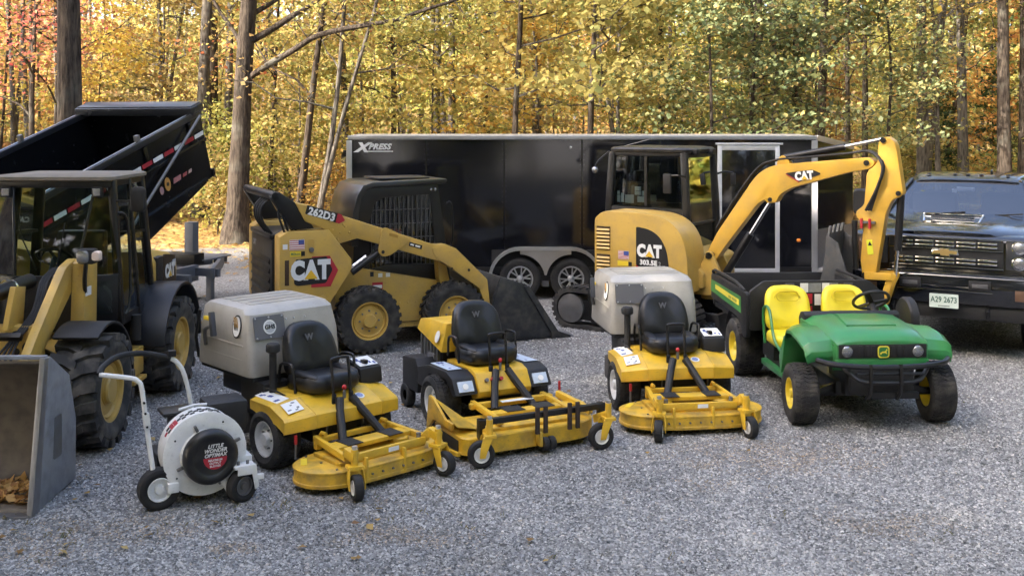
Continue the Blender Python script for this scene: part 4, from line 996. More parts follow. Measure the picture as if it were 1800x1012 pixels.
def frame_deck(t, W, x0, x1, cx, cy):
    """Deck with rounded ends, raised frame, front bar and caster arms."""
    h = W / 2; d = MB()
    outl = []
    for a in range(-90, 91, 10): outl.append((x1 - .30 + .30 * math.cos(R(a)) if False else (x0 + x1) / 2 + (x1 - x0) / 2 * math.sin(R(a)) * 1.0, h - .22 + .30 * math.cos(R(a))))
    outl = rpoly([(x0 + .05, -h * .75), (x0, 0), (x0 + .05, h * .75), (x0 + .2, h), (x1 - .2, h * 1.0), (x1 - .05, h * .78), (x1, h * .45), (x1, -h * .45), (x1 - .05, -h * .78), (x1 - .2, -h), (x0 + .2, -h)], .12, 5)
    def lp(k, z): return [((x0 + x1) / 2 + (x - (x0 + x1) / 2) * k, y * k, z) for x, y in outl]
    d.loft([lp(1.0, .06), lp(1.005, .07), lp(1.005, .085), lp(.992, .09), lp(.992, .165), lp(1.004, .17), lp(1.004, .182), lp(.97, .19), lp(.93, .195)])
    d.obj('mowing_deck', DECKD, t, 0, 30)
    MB().bb(x0 + .12, x1 - .12, -h * .62, h * .62, .19, .225).obj('deck_top_plate', DECKD, t, .01)
    fr = MB()
    for s in (-1, 1):
        fr.bar((x0 + .02, s * .34, .3), (x1 - .06, s * .40, .27), .04, .05)
        fr.bar((x0 + .06, s * .34, .22), (x0 + .06, s * .34, .3), .05, .05)
    fr.bar((x0 + .06, -.36, .29), (x0 + .06, .36, .29), .05, .04)
    fr.bar((x0 + .30, -.36, .285), (x0 + .30, .36, .285), .16, .035)
    fr.obj('deck_frame', MOWY, t, .006)
    fb = MB(); fb.bar((x1 - .05, -cy + .05, .265), (x1 - .05, cy - .05, .265), .035, .06)
    for s in (-1, 1):
        fb.bar((x1 - .08, s * (cy - .06), .265), (cx - .08, s * cy, .335), .045, .07); fb.bar((cx - .1, s * cy, .33), (cx + .03, s * cy, .31), .06, .07)
    for yy in (-.25, .12): fb.bb(x1 - .045, x1 + .004, yy - .012, yy + .012, .07, .26)
    fb.obj('front_bar', MOWY, t, .006)
    for s in (-1, 1):
        MB().bb(x0 + .22, x0 + .4, s * .2 - .07, s * .2 + .07, .303, .31).obj('grip_pad', BLKM, t)
        MB().bb(x1 - .2, x1 - .12, s * .22 - .09, s * .22 + .09, .225, .232).obj('grip_pad', BLKM, t)
        MB().cyl((x1 - .07, s * (cy - .1), .29), (x1 - .07, s * (cy - .1), .33), .02, 10).obj('bolt', STL, t)
        MB().tube([(x0 + .02, s * .3, .3), (x0 + .06, s * .3, .345), (x0 + .12, s * .3, .345)], .016, 8).obj('hinge_spring', MOWY, t)
    bl = MB()
    for i in range(9):
        if i % 4 == 0:
            for s in (-1, 1): bl.cyl((x0 + .1 + i * .055, s * h * .7, .19), (x0 + .1 + i * .055, s * h * .7, .203), .011, 6)
    for i in range(7): bl.cyl((x1 - .015, -.3 + i * .1, .125), (x1 + .012, -.3 + i * .1, .125), .009, 6)
    bl.obj('deck_bolts', STL, t)['kind'] = 'stuff'
    for s in (-1, 1):
        MB().lathe([(.001, .27), (.075, .27), (.085, .26), (.085, .22)], (x0 + .33, s * .27, 0), 'z', 20).obj('pulley_cover', DECKD, t); MB().cyl((x0 + .33, s * .27, .265), (x0 + .33, s * .27, .285), .018, 8).obj('spindle_nut', STL, t)
        MB().tube([(x0 - .05, s * .12, .3), (x0 + .1, s * .15, .33), (x0 + .25, s * .2, .30)], .007, 5, 3).obj('deck_cable', RUBD, t)
    plate('safety_sticker', rect(.1, .035), DECW, t, (x1 - .031, .03, .265), (0, 1, 0), (0, 0, 1), .002)
    MB().cyl((x0 - .03, -h * .72, .15), (x0 - .03, -h * .72, .33), .01, 8).obj('height_pin', STL, t)
    MB().cyl((x0 - .03, -h * .72, .27), (x0 - .03, -h * .72, .34), .014, 8).obj('pin_grip', RED, t)
    plate('warning_sticker', rect(.16, .05), DECY, t, ((x0 + x1) / 2 - .1, -h * .83, .197), (.8, -.5, 0), (.5, .8, 0), .002)
def hopper(t0, panel_text):
    """Grass catcher: tapered box with crowned top."""
    t = t0
    def ring(z, xa, xb, w, r=.06): return [((xa + xb) / 2 + a, b - .05, z) for a, b in rrect(xb - xa, w, r, 4)]
    mb = MB().loft([ring(.68, -1.28, -.32, .92), ring(.70, -1.285, -.315, .93), ring(1.0, -1.26, -.34, .91), ring(1.20, -1.23, -.40, .88, .07), ring(1.24, -1.19, -.45, .84, .09), ring(1.262, -1.1, -.53, .74, .1)])
    hp = mb.obj('grass_hopper', HOP, t, 0, 28)
    MB().bb(-1.26, -.33, -.48, .38, .64, .68).obj('hopper_rim', BLKM, t, .01)
    for s in (-1, 1):
        for zz in (.80, .92): MB().bb(-1.16, -.45, s * .458 - .054, s * .458 - .046, zz, zz + .02).obj('pressed_rib', HOP, hp, .004)
    for i in range(4): MB().bb(-1.06 + i * .14, -.97 + i * .14, -.38, .28, 1.26, 1.268).obj('roof_rib', HOP, hp, .004)
    # mesh panel with rivets on the front face
    n = Vector((1, 0, .25)).normalized(); L = Vector((-.355, -.31, 1.09))
    pn = plate('vent_panel', rpoly(rect(.3, .2), .02, 3), mat('vent_grey', (.13, .13, .135), .6, bump=.3, bscale=400), hp, L + Vector((.005, 0, 0)), (0, 1, 0), (-.25, 0, 1), .005)
    rv = MB()
    for a, b in ((-.13, -.085), (0, -.085), (.13, -.085), (-.13, .085), (0, .085), (.13, .085), (.17, .05), (.25, .05), (.36, .05)):
        p = L + Vector((0, a, 0)) + Vector((-.25, 0, 1)).normalized() * b + n * .012; rv.ell(p, (.008, .008, .008), 8, 5)
    rv.obj('rivets', ALU, hp)
    if panel_text:
        plate('badge', circ(.062, 24), DECW, hp, L + n * .012, (0, 1, 0), (-.25, 0, 1), .003)
        plate('badge_ring', circ(.05, 24), mat('badge_grey', (.5, .51, .52), .5), hp, L + n * .0155, (0, 1, 0), (-.25, 0, 1), .001)
        text(panel_text, .05, DECB, hp, L + n * .018, (0, 1, 0), (-.25, 0, 1), bold=.002)
    # round emblem on the right side (towards the camera)
    e = Vector((-.56, -.503, 1.09)); plate('emblem', circ(.075, 24, ry=.1), DECB, hp, e, (1, 0, 0), (0, .12, 1), .004)
    plate('emblem_field', circ(.062, 24, ry=.086), DECW, hp, e + Vector((0, -.0045, 0)), (1, 0, 0), (0, .12, 1), .002)
    tan = mat('emblem_tan', (.5, .3, .1), .5)
    for dx, m_, dz in ((0, DECB, -.02), (0, tan, .035)):
        w_ = MB()
        for q in (-.036, -.012, .012): w_.bar(e + Vector((q - .004, -.009, dz + .045)), e + Vector((q + .014, -.009, dz - .04)), .012, .003, up=(0, 1, 0))
        w_.obj('emblem_stroke', m_, hp)
    # dump handle and latch
    MB().tube([(-1.1, -.52, .86), (-1.04, -.56, 1.0), (-.88, -.59, 1.06)], .018, 8, 3).obj('latch_arm', STL, hp)
    MB().bar((-.82, -.59, .98), (-.86, -.59, 1.19), .05, .045, up=(0, 1, 0)).obj('dump_handle', mat('handle_grey', (.05, .055, .065), .5), hp, .01)
    MB().bb(-1.08, -.96, -.555, -.525, 1.09, 1.125).obj('latch_tag', DECY, hp, .006)
    MB().tube([(-1.25, -.51, .72), (-1.27, -.53, .9), (-1.21, -.52, 1.16)], .016, 6).obj('hinge_rod', BLK, hp)
    # chassis boxes below
    MB().bb(-.62, -.22, -.44, -.16, .34, .64).obj('fuel_tank', BLKM, t, .03)
    MB().bb(-.6, -.2, .16, .42, .34, .64).obj('side_box', BLKM, t, .03)
    MB().bb(-.7, -.5, -.5, -.3, .16, .4).obj('muffler_box', mat('dusty_black', (.05, .048, .045), .8, dirt=.6), t, .03)
    MB().bb(-1.2, -.6, -.30, .30, .42, .62).obj('engine', BLK, t, .02)
    MB().cyl((-.17, -.38, .56), (-.17, -.38, .93), .032, 14).obj('intake_pipe', BLKM, t)
    MB().lathe([(.001, .99), (.05, .985), (.06, .97), (.06, .92), (.045, .91), (.03, .90)], (-.17, -.38, 0), 'z', 18).obj('intake_cap', BLKM, t)
def mower_hopper(label, loc, rz, txt):
    t = thing('riding_mower', label, 'mower', (*loc, 0), rz, 'riding mowers lined up')
    mower_common(t); cowl(t); hopper(t, txt)
    frame_deck(t, 1.36, .40, 1.02, 1.07, .41)
    for s in (-1, 1): caster(t, 1.08, s * .41, 160 if s < 0 else 190)
    for s in (-1,):
        instr(t, (-.07, s * .45, .561), (1, 0, 0), (0, .98, .2), .36, .12); instr(t, (.235, s * .44, .535), (.95, -.05, -.32), (0, .98, .2), .15, .14)
    plate('seal_sticker', circ(.045, 16), DECW, t, (.30, .18, .536), (0, 1, 0), (-1, 0, .33), .003)
    plate('seal_print', circ(.030, 16), mat('seal_blue', (.2, .25, .45), .5, var=.6, vscale=60), t, (.301, .18, .539), (0, 1, 0), (-1, 0, .33), .003)
    # control console left of the seat
    cs = MB().prism([(-.1, .56), (-.12, .76), (.1, .70), (.12, .56)], .33, .56).obj('console', BLKM, t, .02)
    instr(cs, (-.01, .445, .737), (0, 1, 0), (-1, 0, .27), .19, .17); MB().bb(.0, .06, .40, .44, .73, .76).obj('switch', BLK, cs)
    return t
mower_hopper('left-hand yellow mower with tan hopper bearing a round badge, beside the white blower', (-1.64, 9.33), -47, 'GHS')
mower_hopper('yellow mower with sunlit beige hopper and plain vent panel, in front of the excavator', (1.575, 10.885), -81.5, None)
def mower_plain():
    t = thing('riding_mower', 'middle yellow mower without hopper, wide deck with black crossbar', 'mower', (-.26, 10.40, 0), -63, 'riding mowers lined up')
    mower_common(t)
    # dark fenders with pale stickers, yellow front panel
    MB().prism([(-.3, .45), (-.3, .56), (.26, .575), (.36, .545), (.45, .40), (.42, .34), (.3, .3)], -.27, .27).obj('front_cowl', MOWY, t, .012)
    for s in (-1, 1):
        MB().prism([(-.55, .30), (-.5, .47), (-.22, .54), (.2, .56), (.34, .52), (.43, .38), (.36, .36), (.2, .48), (-.2, .46), (-.3, .3)], s * .272, s * .50).obj('fender', BLKM, t, .015)
        instr(t, (-.02, s * .40, .559), (1, 0, .04), (0, 1, 0), .42, .14, DECPB)
        plate('seal_sticker', circ(.028, 18), DECW, t, (.392, s * .39, .445), (0, 1, 0), (-.55, 0, .84), .02)
        plate('corner_sticker', rect(.15, .10), DECPB, t, (.39, s * .385, .447), (0, 1, 0), (-.55, 0, .84), .012)
    for y, m_ in ((-.18, STL), (-.12, RED), (-.07, BLK), (-.03, RED)): MB().cyl((.39, y, .48), (.425, y, .50), .018, 10).obj('knob', m_, t)
    # engine behind the seat under a yellow hood
    MB().bb(-.95, -.42, -.26, .26, .36, .72).obj('engine', BLK, t, .02)
    eng = MB()
    for i in range(6): eng.bb(-.92 + i * .08, -.88 + i * .08, -.29, -.26, .42, .7)
    eng.bb(-.72, -.52, -.31, -.26, .42, .56); eng.cyl((-.6, -.3, .5), (-.6, -.36, .5), .06, 14); eng.obj('engine_fins', STL, t)
    hd = MB().loft([[(-1.0, y, z) for y, z in ((-.3, .74), (.3, .74), (.26, .84), (-.26, .84))], [(-.72, y, z) for y, z in ((-.32, .70), (.32, .70), (.27, .88), (-.27, .88))], [(-.3, y, z) for y, z in ((-.33, .62), (.33, .62), (.27, .90), (-.27, .90))]])
    hd.obj('engine_hood', MOWY, t, .012)
    plate('emblem', circ(.05, 18, ry=.06), DECW, t, (-.42, -.317, .755), (1, 0, .0), (0, .3, 1), .003)
    wm = MB()
    for q in (-.02, .0, .02): wm.bar((-.42 + q - .006, -.317, .735), (-.42 + q + .006, -.305, .785), .01, .006, up=(0, 1, 0))
    wm.obj('emblem_stroke', DECB, t)
    MB().prism([(-.9, .2), (-.9, .5), (-.55, .54), (-.45, .42), (-.5, .2)], -.5, -.28).obj('battery_box', BLKM, t, .02)
    MB().prism([(-.9, .2), (-.9, .5), (-.55, .54), (-.45, .42), (-.5, .2)], .28, .5).obj('fuel_tank', BLKM, t, .02)
    link('tail_wheel', tyre_mesh('tail', .12, .09, .05, 'smooth', RUBD), t).location = (-.82, -.47, .12)
    # side-discharge deck: square right end with chute, round left end
    W0, W1, x0, x1 = -.74, .66, .50, 1.14
    ol = [(x0, W0), (x1 - .06, W0), (x1, W0 + .05), (x1, W1 - .3), (x1 - .08, W1 - .1), (x1 - .25, W1), (x0 + .15, W1), (x0, W1 - .15)]
    ol = rpoly(ol, [.01, .03, .03, .15, .1, .12, .08, .08], 4)
    mb = MB().loft([[(x, y, .065) for x, y in ol], [(x, y, .08) for x, y in ol], [(x - .0 * 1, y * .995, .085) for x, y in ol], [(x, y * .995, .2) for x, y in ol], [((x - .8) * .97 + .8, y * .98, .21) for x, y in ol]])
    mb.obj('mowing_deck', DECKD, t, 0, 30)
    MB().bb(x0 + .1, x1 - .1, W0 + .2, W1 - .22, .21, .24).obj('deck_top_plate', DECKD, t, .01)
    # raised deflector and open chute at the right end
    MB().prism([(x0 - .12, .10), (x0 - .06, .43), (x0 + .02, .43), (x0 + .3, .30), (x0 + .46, .30), (x0 + .44, .24), (x0 + .05, .24)], W0 - .03, W0 - .004).obj('chute_plate', DECKD, t, .004)
    MB().add([(x0 + .02, W0 - .002, .42), (x0 + .5, W0 - .002, .28), (x0 + .45, W0 + .24, .22), (x0 + .05, W0 + .2, .24)], [(0, 1, 2, 3)]).add([(x0 + .02, W0 + .002, .412), (x0 + .5, W0 + .002, .272), (x0 + .45, W0 + .24, .212), (x0 + .05, W0 + .2, .232)], [(3, 2, 1, 0)]).obj('deflector', DECKD, t)
    MB().bb(x0 + .06, x1 - .12, W0 - .006, W0 + .01, .075, .17).obj('chute_opening', DECB, t)
    MB().bar((x0 + .02, W0 - .1, .06), (x1 - .06, W0 - .02, .07), .03, .03).obj('chute_lip', MOWY, t)
    fr = MB()
    for s in (-.34, .38): fr.bar((x0 - .06, s, .31), (x1 - .1, s, .28), .045, .05)
    fr.bar((x0 + .02, -.4, .3), (x0 + .02, .44, .3), .06, .05); fr.bar((x0 + .3, -.36, .29), (x0 + .3, .6, .29), .12, .03)
    fr.bar((x1 - .1, W1 - .1, .27), (x0 + .1, W1 - .2, .34), .05, .06)
    fr.obj('deck_frame', MOWY, t, .006)
    for s in (-.1, .2): MB().bb(x0 + .2, x0 + .36, s - .09, s + .09, .306, .312).obj('grip_pad', BLKM, t)
    MB().bb(x0 + .06, x0 + .12, -.12, .2, .326, .331).obj('white_label', DECW, t)
    # black crossbar with bolted hangers
    MB().bar((x1 + .03, -.62, .345), (x1 + .03, .62, .345), .05, .05).obj('crossbar', BLK, t, .005)
    hg = MB()
    for y in (-.08, .0, .24, .32): MB().bb(x1 + .058, x1 + .085, y - .018, y + .018, .19, .42).obj('hanger_plate', mat('rusty_black', (.03, .022, .02), .8, dirt=.4, dirtcol=(.12, .06, .03)), t, .004)
    for s in (-1, 1): MB().bb(x1 - .02, x1 + .05, s * .59 - .025, s * .59 + .025, .2, .37).obj('bar_bracket', BLK, t, .004)
    for s in (-1, 1):
        c = caster(t, 1.30, s * .58, 75 if s < 0 else 80, .115)
        MB().bar((x1 - .03, s * .56, .22), (1.30, s * .58, .3), .05, .07).obj('caster_arm', MOWY, t, .006)
    # anti-scalp rollers
    for k in (0, .065): MB().lathe([(.001, k - .028), (.05, k - .028), (.058, k - .018), (.058, k + .018), (.05, k + .028), (.001, k + .028)], (x1 + .06, .0, .095), 'y', 18).obj('roller', RUBD, t)
    MB().bb(x1, x1 + .09, -.06, -.035, .08, .2).obj('roller_bracket', MOWY, t, .004)
    MB().cyl((x0 - .02, .55, .2), (x0 - .02, .55, .42), .012, 8).obj('height_pin', RED, t)
mower_plain()
# ---------------- skid steer loader ----------------
def cat_logo(parent, loc, ux, uy, s, tri=True, m=DECW):
    """White lettering with a yellow triangle over the middle letter."""
    U, V = Vector(ux).normalized(), Vector(uy).normalized(); N = U.cross(V).normalized(); L = Vector(loc)
    o_ = text('CAT', s * 1.12, m, parent, L, ux, uy, bold=s * .075, sx=.8, label='white block letters')
    if tri: plate('triangle', [(-s * .32, -s * .36), (s * .32, -s * .36), (0, s * .05)], mat('logo_gold', (.75, .45, .03), .45), parent, L + N * .004 + U * s * .02, ux, uy, .002)
    return o_
def build_skid():
    t = thing('skid_loader', 'yellow skid steer loader with caged black cab and lowered bucket', 'skid loader', (-1.5735, 14.342, 0), 25)
    fx = lambda x: -.6 + (x + .62) * (.95 if x < -.62 else .922)
    for s in (-1, 1):
        for x in (-.62, .62): wheel(t, (fx(x), s * .75, .415), .415, .31, .225, 'bar', RUB, CATY, s, key='skid', dish=.22, bolts=8, hub=.42)
    # chassis tub between the wheels
    MB().prism([(-1.0, .25), (1.0, .25), (1.05, .55), (.95, .72), (-.6, 1.02), (-1.0, 1.0)], -.60, .60).obj('chassis', CATY, t, .015)
    bt = MB()
    for s in (-1, 1):
        for i in range(5):
            bt.ell((-.15 + i * .13, s * .602, .27), (.014, .008, .014), 8, 5); bt.ell((-.1 + i * .12, s * .602, .56), (.014, .008, .014), 8, 5)
    bt.obj('chassis_bolts', CATY, t)['kind'] = 'stuff'
    MB().bb(-.2, .35, -.62, -.604, .32, .327).obj('chassis_seam', mat('seam_dark', (.1, .06, .015), .6), t)
    # side towers
    tw = [(-1.80, .60), (-1.80, 1.50), (-1.69, 1.56), (-1.17, 1.565), (-.868, 1.19), (-.868, 1.07), (-1.12, .72), (-1.3, .45), (-1.7, .45)]
    for s in (-1, 1):
        p = MB().prism(tw, s * .62, s * .90).obj('side_tower', CATY, t, .02)
        # raised stiffener at the foot of the tower
        MB().prism([(-1.62, .62), (-1.25, .78), (-1.18, .72), (-1.34, .55), (-1.62, .52)], s * .90, s * .915).obj('tower_gusset', CATY, p, .006)
        MB().bb(-1.62, -1.5, s * .90, s * .912, .60, .70).obj('tow_slot', DECB, p)
    y = -.902
    pl = MB()
    # logo block: dark shield with red edge
    hexr = [(-.2, -.30), (.28, -.30), (.42, -.03), (.28, .22), (.0, .22), (-.2, -.2)]
    L = Vector((-1.36, y, 1.05))
    plate('logo_red_edge', [(-.06, -.17), (.19, -.17), (.29, .02), (.18, .20), (-.05, .20)], DECR, t, L + Vector((.02, 0, 0)), (1, 0, 0), (0, 0, 1), .003)
    plate('logo_black', rpoly([(-.26, -.115), (-.24, .175), (.16, .195), (.235, .03), (.15, -.125), (-.22, -.14)], .02, 3), DECB, t, L + Vector((.0, -.003, 0)), (1, 0, 0), (0, 0, 1), .003)
    cat_logo(t, L + Vector((-.05, -.007, .03)), (1, 0, 0), (0, 0, 1), .265, m=mat('decal_silver2', (.72, .74, .76), .4))
    f = plate('flag_sticker', rect(.19, .12), DECW, t, (-1.58, y, 1.40), (1, 0, 0), (0, 0, 1), .002)
    st = MB()
    for i in range(5): st.bb(-1.673, -1.487, y - .004, y - .002, 1.345 + i * .025, 1.356 + i * .025)
    st.obj('flag_stripes', mat('flag_pink', (.5, .12, .14), .5), f)
    plate('flag_canton', rect(.07, .055), DECBL, f, (-1.527, y - .004, 1.43), (1, 0, 0), (0, 0, 1), .002)
    s1 = plate('dealer_sticker', rect(.14, .06), DECY, t, (-1.60, y, 1.29), (1, 0, 0), (0, 0, 1), .002); plate('dealer_tag', rect(.05, .055), DECB, t, (-1.505, y, 1.29), (1, 0, 0), (0, 0, 1), .002)
    text('Milton', .045, mat('green_print', (.1, .2, .08), .5), s1, (-1.60, y - .003, 1.29), (1, 0, 0), (0, 0, 1), bold=.001)
    MB().prism(rpoly([(-1.44, 1.30), (-1.44, 1.46), (-1.36, 1.46), (-1.36, 1.30)], .035, 4), y - .004, y + .01).obj('latch_plate', CATY, t)
    MB().cyl((-1.40, y - .03, 1.335), (-1.40, y, 1.335), .03, 14).obj('latch_knob', STL, t)
    MB().bb(-1.735, -1.68, y - .002, y + .004, .92, 1.22).obj('tail_lamp_slot', mat('slot_brown', (.05, .025, .012), .5), t, .004)
    MB().bb(-1.76, -1.70, y - .003, y + .002, 1.35, 1.41).obj('small_sticker', DECW, t)
    # rear door with louvres
    d = MB().bb(-1.83, -1.66, -.60, .60, .45, 1.44).obj('rear_door', BLK, t, .03)
    for i in range(6): MB().prism([(-1.828, .55 + i * .115), (-1.855, .57 + i * .115), (-1.855, .585 + i * .115), (-1.828, .64 + i * .115)], -.52, .52).obj('louvre', BLK, d, .006)
    text('CAT', .1, mat('emboss_grey', (.25, .25, .25), .5), d, (-1.832, .38, 1.32), (0, -1, 0), (0, 0, 1), bold=.004)
    MB().bb(-1.85, -1.2, -.58, .58, 1.44, 1.50).obj('engine_cover', BLK, t, .02)
    # rear lift-arm pivots (black), joined by a tube
    pv = [(-2.18, 2.07), (-2.13, 2.105), (-2.05, 2.09), (-1.85, 1.98), (-1.80, 2.02), (-1.58, 1.87), (-1.36, 1.57), (-1.63, 1.565), (-1.87, 1.95), (-2.03, 1.87)]
    blk = [(-1.90, 1.97), (-1.86, 2.03), (-1.79, 2.03), (-1.56, 1.88), (-1.34, 1.58), (-1.63, 1.57)]
    for s in (-1, 1): MB().prism(blk, s * .70, s * .86).obj('pivot_tower', BLK, t, .02)
    MB().cyl((-1.84, -.86, 1.98), (-1.84, .86, 1.98), .05, 16).obj('pivot_tube', BLK, t)
    MB().loft([[(-1.86, -.62, z) for z in (1.93, 2.03)] + [(-1.80, -.62, z) for z in (2.03, 1.93)], [(-1.86, .62, z) for z in (1.93, 2.03)] + [(-1.80, .62, z) for z in (2.03, 1.93)]]).obj('pivot_beam', BLK, t, .01)
    for k in range(4):
        MB().tube([(-1.80, -.5 + k * .12, 1.5), (-1.93, -.5 + k * .12, 1.68), (-1.92, -.5 + k * .12, 1.85), (-1.72, -.5 + k * .12, 1.96), (-1.55, -.5 + k * .12, 1.8)], .016, 6, 4).obj('hydraulic_hose', RUBD, t)
        MB().tube([(-1.74 + k * .045, -.80, 1.95), (-1.80 + k * .05, -.84, 1.78), (-1.74 + k * .05, -.82, 1.6), (-1.68 + k * .05, -.75, 1.5)], .014, 6, 4).obj('hydraulic_hose', RUBD, t)
    # lift arms
    arm = [(-1.60, 1.90), (-1.40, 1.86), (.31, 1.31), (.47, 1.31), (.62, 1.25), (1.09, .83), (1.15, .34), (1.08, .30), (1.03, .55), (.95, .76), (.56, 1.0), (.40, 1.09), (-.50, 1.355), (-.79, 1.44), (-1.05, 1.38), (-1.2, 1.56), (-1.47, 1.67)]
    for s in (-1, 1):
        a = MB().prism(arm, s * .70, s * .885).obj('lift_arm', CATY, t, .014)
        MB().prism(rpoly([(-.46, 1.55), (-.40, 1.56), (-.05, 1.40), (-.12, 1.34), (-.35, 1.21), (-.46, 1.20), (-.52, 1.27)], .04, 3), s * .885, s * .905).obj('cylinder_bracket', CATY, a, .006)
        MB().bar((-.36, s * .906, 1.475), (-.24, s * .906, 1.44), .035, .012, up=(0, 1, 0)).obj('bracket_slot', mat('slot_gold', (.36, .2, .03), .5), a)
        MB().cyl((-.45, s * .88, 1.26), (-.45, s * .915, 1.26), .022, 12).obj('pin', DECB, a)
        MB().prism(rpoly([(.25, 1.28), (.45, 1.295), (.60, 1.235), (1.06, .82), (1.0, .70), (.60, .97), (.30, 1.16)], .05, 3), s * .885, s * .895).obj('arm_knee_plate', CATY, a, .004)
        for x, z in ((.545, 1.0), (.80, .97)): MB().cyl((x, s * .89, z), (x, s * .903, z), .018, 10).obj('pin', DECB, a)
        bo = MB()
        for x, z in ((-1.15, 1.66), (-1.05, 1.62), (-.95, 1.59), (-1.12, 1.56), (-1.02, 1.52), (-.9, 1.52), (-1.08, 1.46), (-.98, 1.62), (-1.05, 1.44)): bo.ell((x, s * .886, z), (.014, .008, .014), 8, 5)
        bo.obj('arm_bolts', CATY, a)['kind'] = 'stuff'
        MB().cyl((-.84, s * .80, 1.02), (-.45, s * .80, 1.26), .045, 14).obj('lift_cylinder', BLK, t)
        MB().cyl((-.86, s * .83, 1.08), (-.66, s * .83, 1.21), .018, 10).obj('cylinder_rod', CHR, t)
        MB().prism([(.42, 1.1), (.55, 1.02), (.62, .74), (.5, .72), (.44, .85)], s * .55, s * .7).obj('tilt_bracket', CATY, t, .01)
        MB().cyl((.5, s * .45, 1.0), (.98, s * .45, .5), .05, 12).obj('tilt_cylinder', BLK, t)
    plate('model_plate', rpoly([(-.24, -.05), (-.24, .06), (.22, .06), (.28, .0), (.22, -.055)], .01, 2), DECB, t, (-1.23, -.887, 1.745), (1, 0, -.29), (.29, 0, 1), .003)
    plate('model_red_tip', [(.17, -.055), (.17, .06), (.22, .06), (.285, .0), (.22, -.055)], DECR, t, (-1.23, -.8895, 1.745), (1, 0, -.29), (.29, 0, 1), .003)
    text('262D3', .125, DECW, t, (-1.26, -.893, 1.748), (1, 0, -.29), (.29, 0, 1), bold=.005)
    plate('arm_plate', rect(.19, .05), DECB, t, (.02, -.887, 1.315), (1, 0, -.29), (.29, 0, 1), .003)
    for xx, ww in ((-.03, .05), (.05, .07)): plate('plate_print', rect(ww, .02), DECW, t, (xx, -.891, 1.315 - (xx - .02) * .29), (1, 0, -.29), (.29, 0, 1), .002)
    # warning stickers on the chassis
    for x, z, w, h, m_ in ((-.42, .80, .15, .09, DECR), (-.38, .93, .06, .05, DECW), (-.27, .93, .06, .05, DECW), (-.50, .95, .05, .06, DECB)):
        plate('warning_sticker', rect(w, h), m_, t, (x, -.603, z), (1, 0, 0), (0, 0, 1), .003)
    plate('warning_text', rect(.13, .04), DECW, t, (-.42, -.606, .79), (1, 0, 0), (0, 0, 1), .003)
    # cab
    prof = [(-.74, 1.0), (-.74, 1.72), (-.68, 1.94), (-.60, 2.06), (-.46, 2.095), (.62, 2.12), (.62, 2.06), (.50, 2.03), (.62, 1.3), (.70, .85), (-.2, .85)]
    cab = MB().prism([(-.76, 1.30), (-.74, 1.72), (-.68, 1.94), (-.60, 2.06), (-.46, 2.10), (.62, 2.125), (.64, 2.10), (.62, 2.06), (-.44, 2.03), (-.54, 2.0), (-.62, 1.9), (-.66, 1.7), (-.66, 1.30)], -.54, .54).obj('cab_shell', mat('cab_shell_black', (.012, .012, .013), .3, coat=.3), t, .025)
    MB().bb(-.3, .45, -.34, .34, 2.118, 2.137).obj('roof_hatch', BLK, cab, .012)
    for s in (-1, 1):
        sd_ = MB()
        fr = rpoly([(-.70, .95), (-.68, 1.72), (-.60, 1.94), (-.5, 2.01), (.50, 2.05), (.62, 1.3), (.70, .76), (-.2, .90)], [.0, .1, .1, .1, .03, .03, 0, 0], 3)
        inn = rpoly([(-.50, 1.0), (-.50, 1.62), (-.40, 1.84), (-.30, 1.89), (.38, 1.93), (.46, 1.3), (.52, 1.02), (-.2, 1.04)], [.05, .1, .1, .1, .05, .03, .05, 0], 3)
        # side frame: strip pieces around the opening
        fo = [(-.74, .95), (-.70, 1.72), (-.62, 1.94), (-.5, 2.03), (.50, 2.06), (.62, 1.3), (.70, .76), (-.2, .90)]; fi = [(-.50, 1.0), (-.50, 1.62), (-.42, 1.84), (-.30, 1.90), (.38, 1.93), (.46, 1.3), (.50, 1.02), (-.2, 1.05)]
        n = len(fo); vs_ = []
        for yy in (s * .515, s * .485):
            vs_ += [(x, yy, z) for x, z in fo] + [(x, yy, z) for x, z in fi]
        fs_ = []
        for i in range(n):
            j = (i + 1) % n; fs_ += [(i, j, n + j, n + i), (2 * n + i, 3 * n + i, 3 * n + j, 2 * n + j), (i, 2 * n + i, 2 * n + j, j), (n + i, n + j, 3 * n + j, 3 * n + i)]
        p = MB().add(vs_, fs_).obj('side_frame', BLK, cab, .004)
        for i in range(15):
            x = -.47 + i * .066; zt = 1.70 + min(.2, max(0, (x + .5) * 1.5)) if x < -.36 else 1.90 + (x + .3) * .04
            MB().cyl((x, s * .495, 1.0), (x, s * .495, min(zt, 1.93)), .008, 6).obj('cage_bar', mat('cage_grey', (.05, .052, .055), .45), cab)
        for z in (1.2, 1.38, 1.56, 1.74): MB().cyl((-.5, s * .49, z), (.46, s * .49, z), .006, 6).obj('cage_crossbar', mat('cage_grey', (.05, .052, .055), .45), cab)
        MB().add([(x, s * .47, z) for x, z in fi], [tuple(range(n))]).obj('side_window', GLSD, cab)
        for x in (.40, .46): MB().ell((x, s * .518, 1.985), (.02, .008, .02), 10, 6).obj('roof_lamp', LENS, cab)
        MB().bb(-.66, -.56, s * .516, s * .52, 1.54, 1.59).obj('cab_sticker', DECY, cab)
    MB().bb(-.68, .62, -.48, .48, .82, .92).obj('cab_floor', BLK, cab)
    MB().bb(-.66, -.62, -.46, .46, 1.0, 1.35).obj('cab_rear_wall', BLK, cab)
    MB().add([(-.70, -.44, 1.36), (-.70, .44, 1.36), (-.58, .44, 2.0), (-.58, -.44, 2.0)], [(0, 1, 2, 3)]).obj('rear_window', GLS, cab)
    MB().add([(.60, -.46, .85), (.60, .46, .85), (.46, .46, 2.03), (.46, -.46, 2.03)], [(0, 1, 2, 3)]).obj('front_window', GLSD, cab)
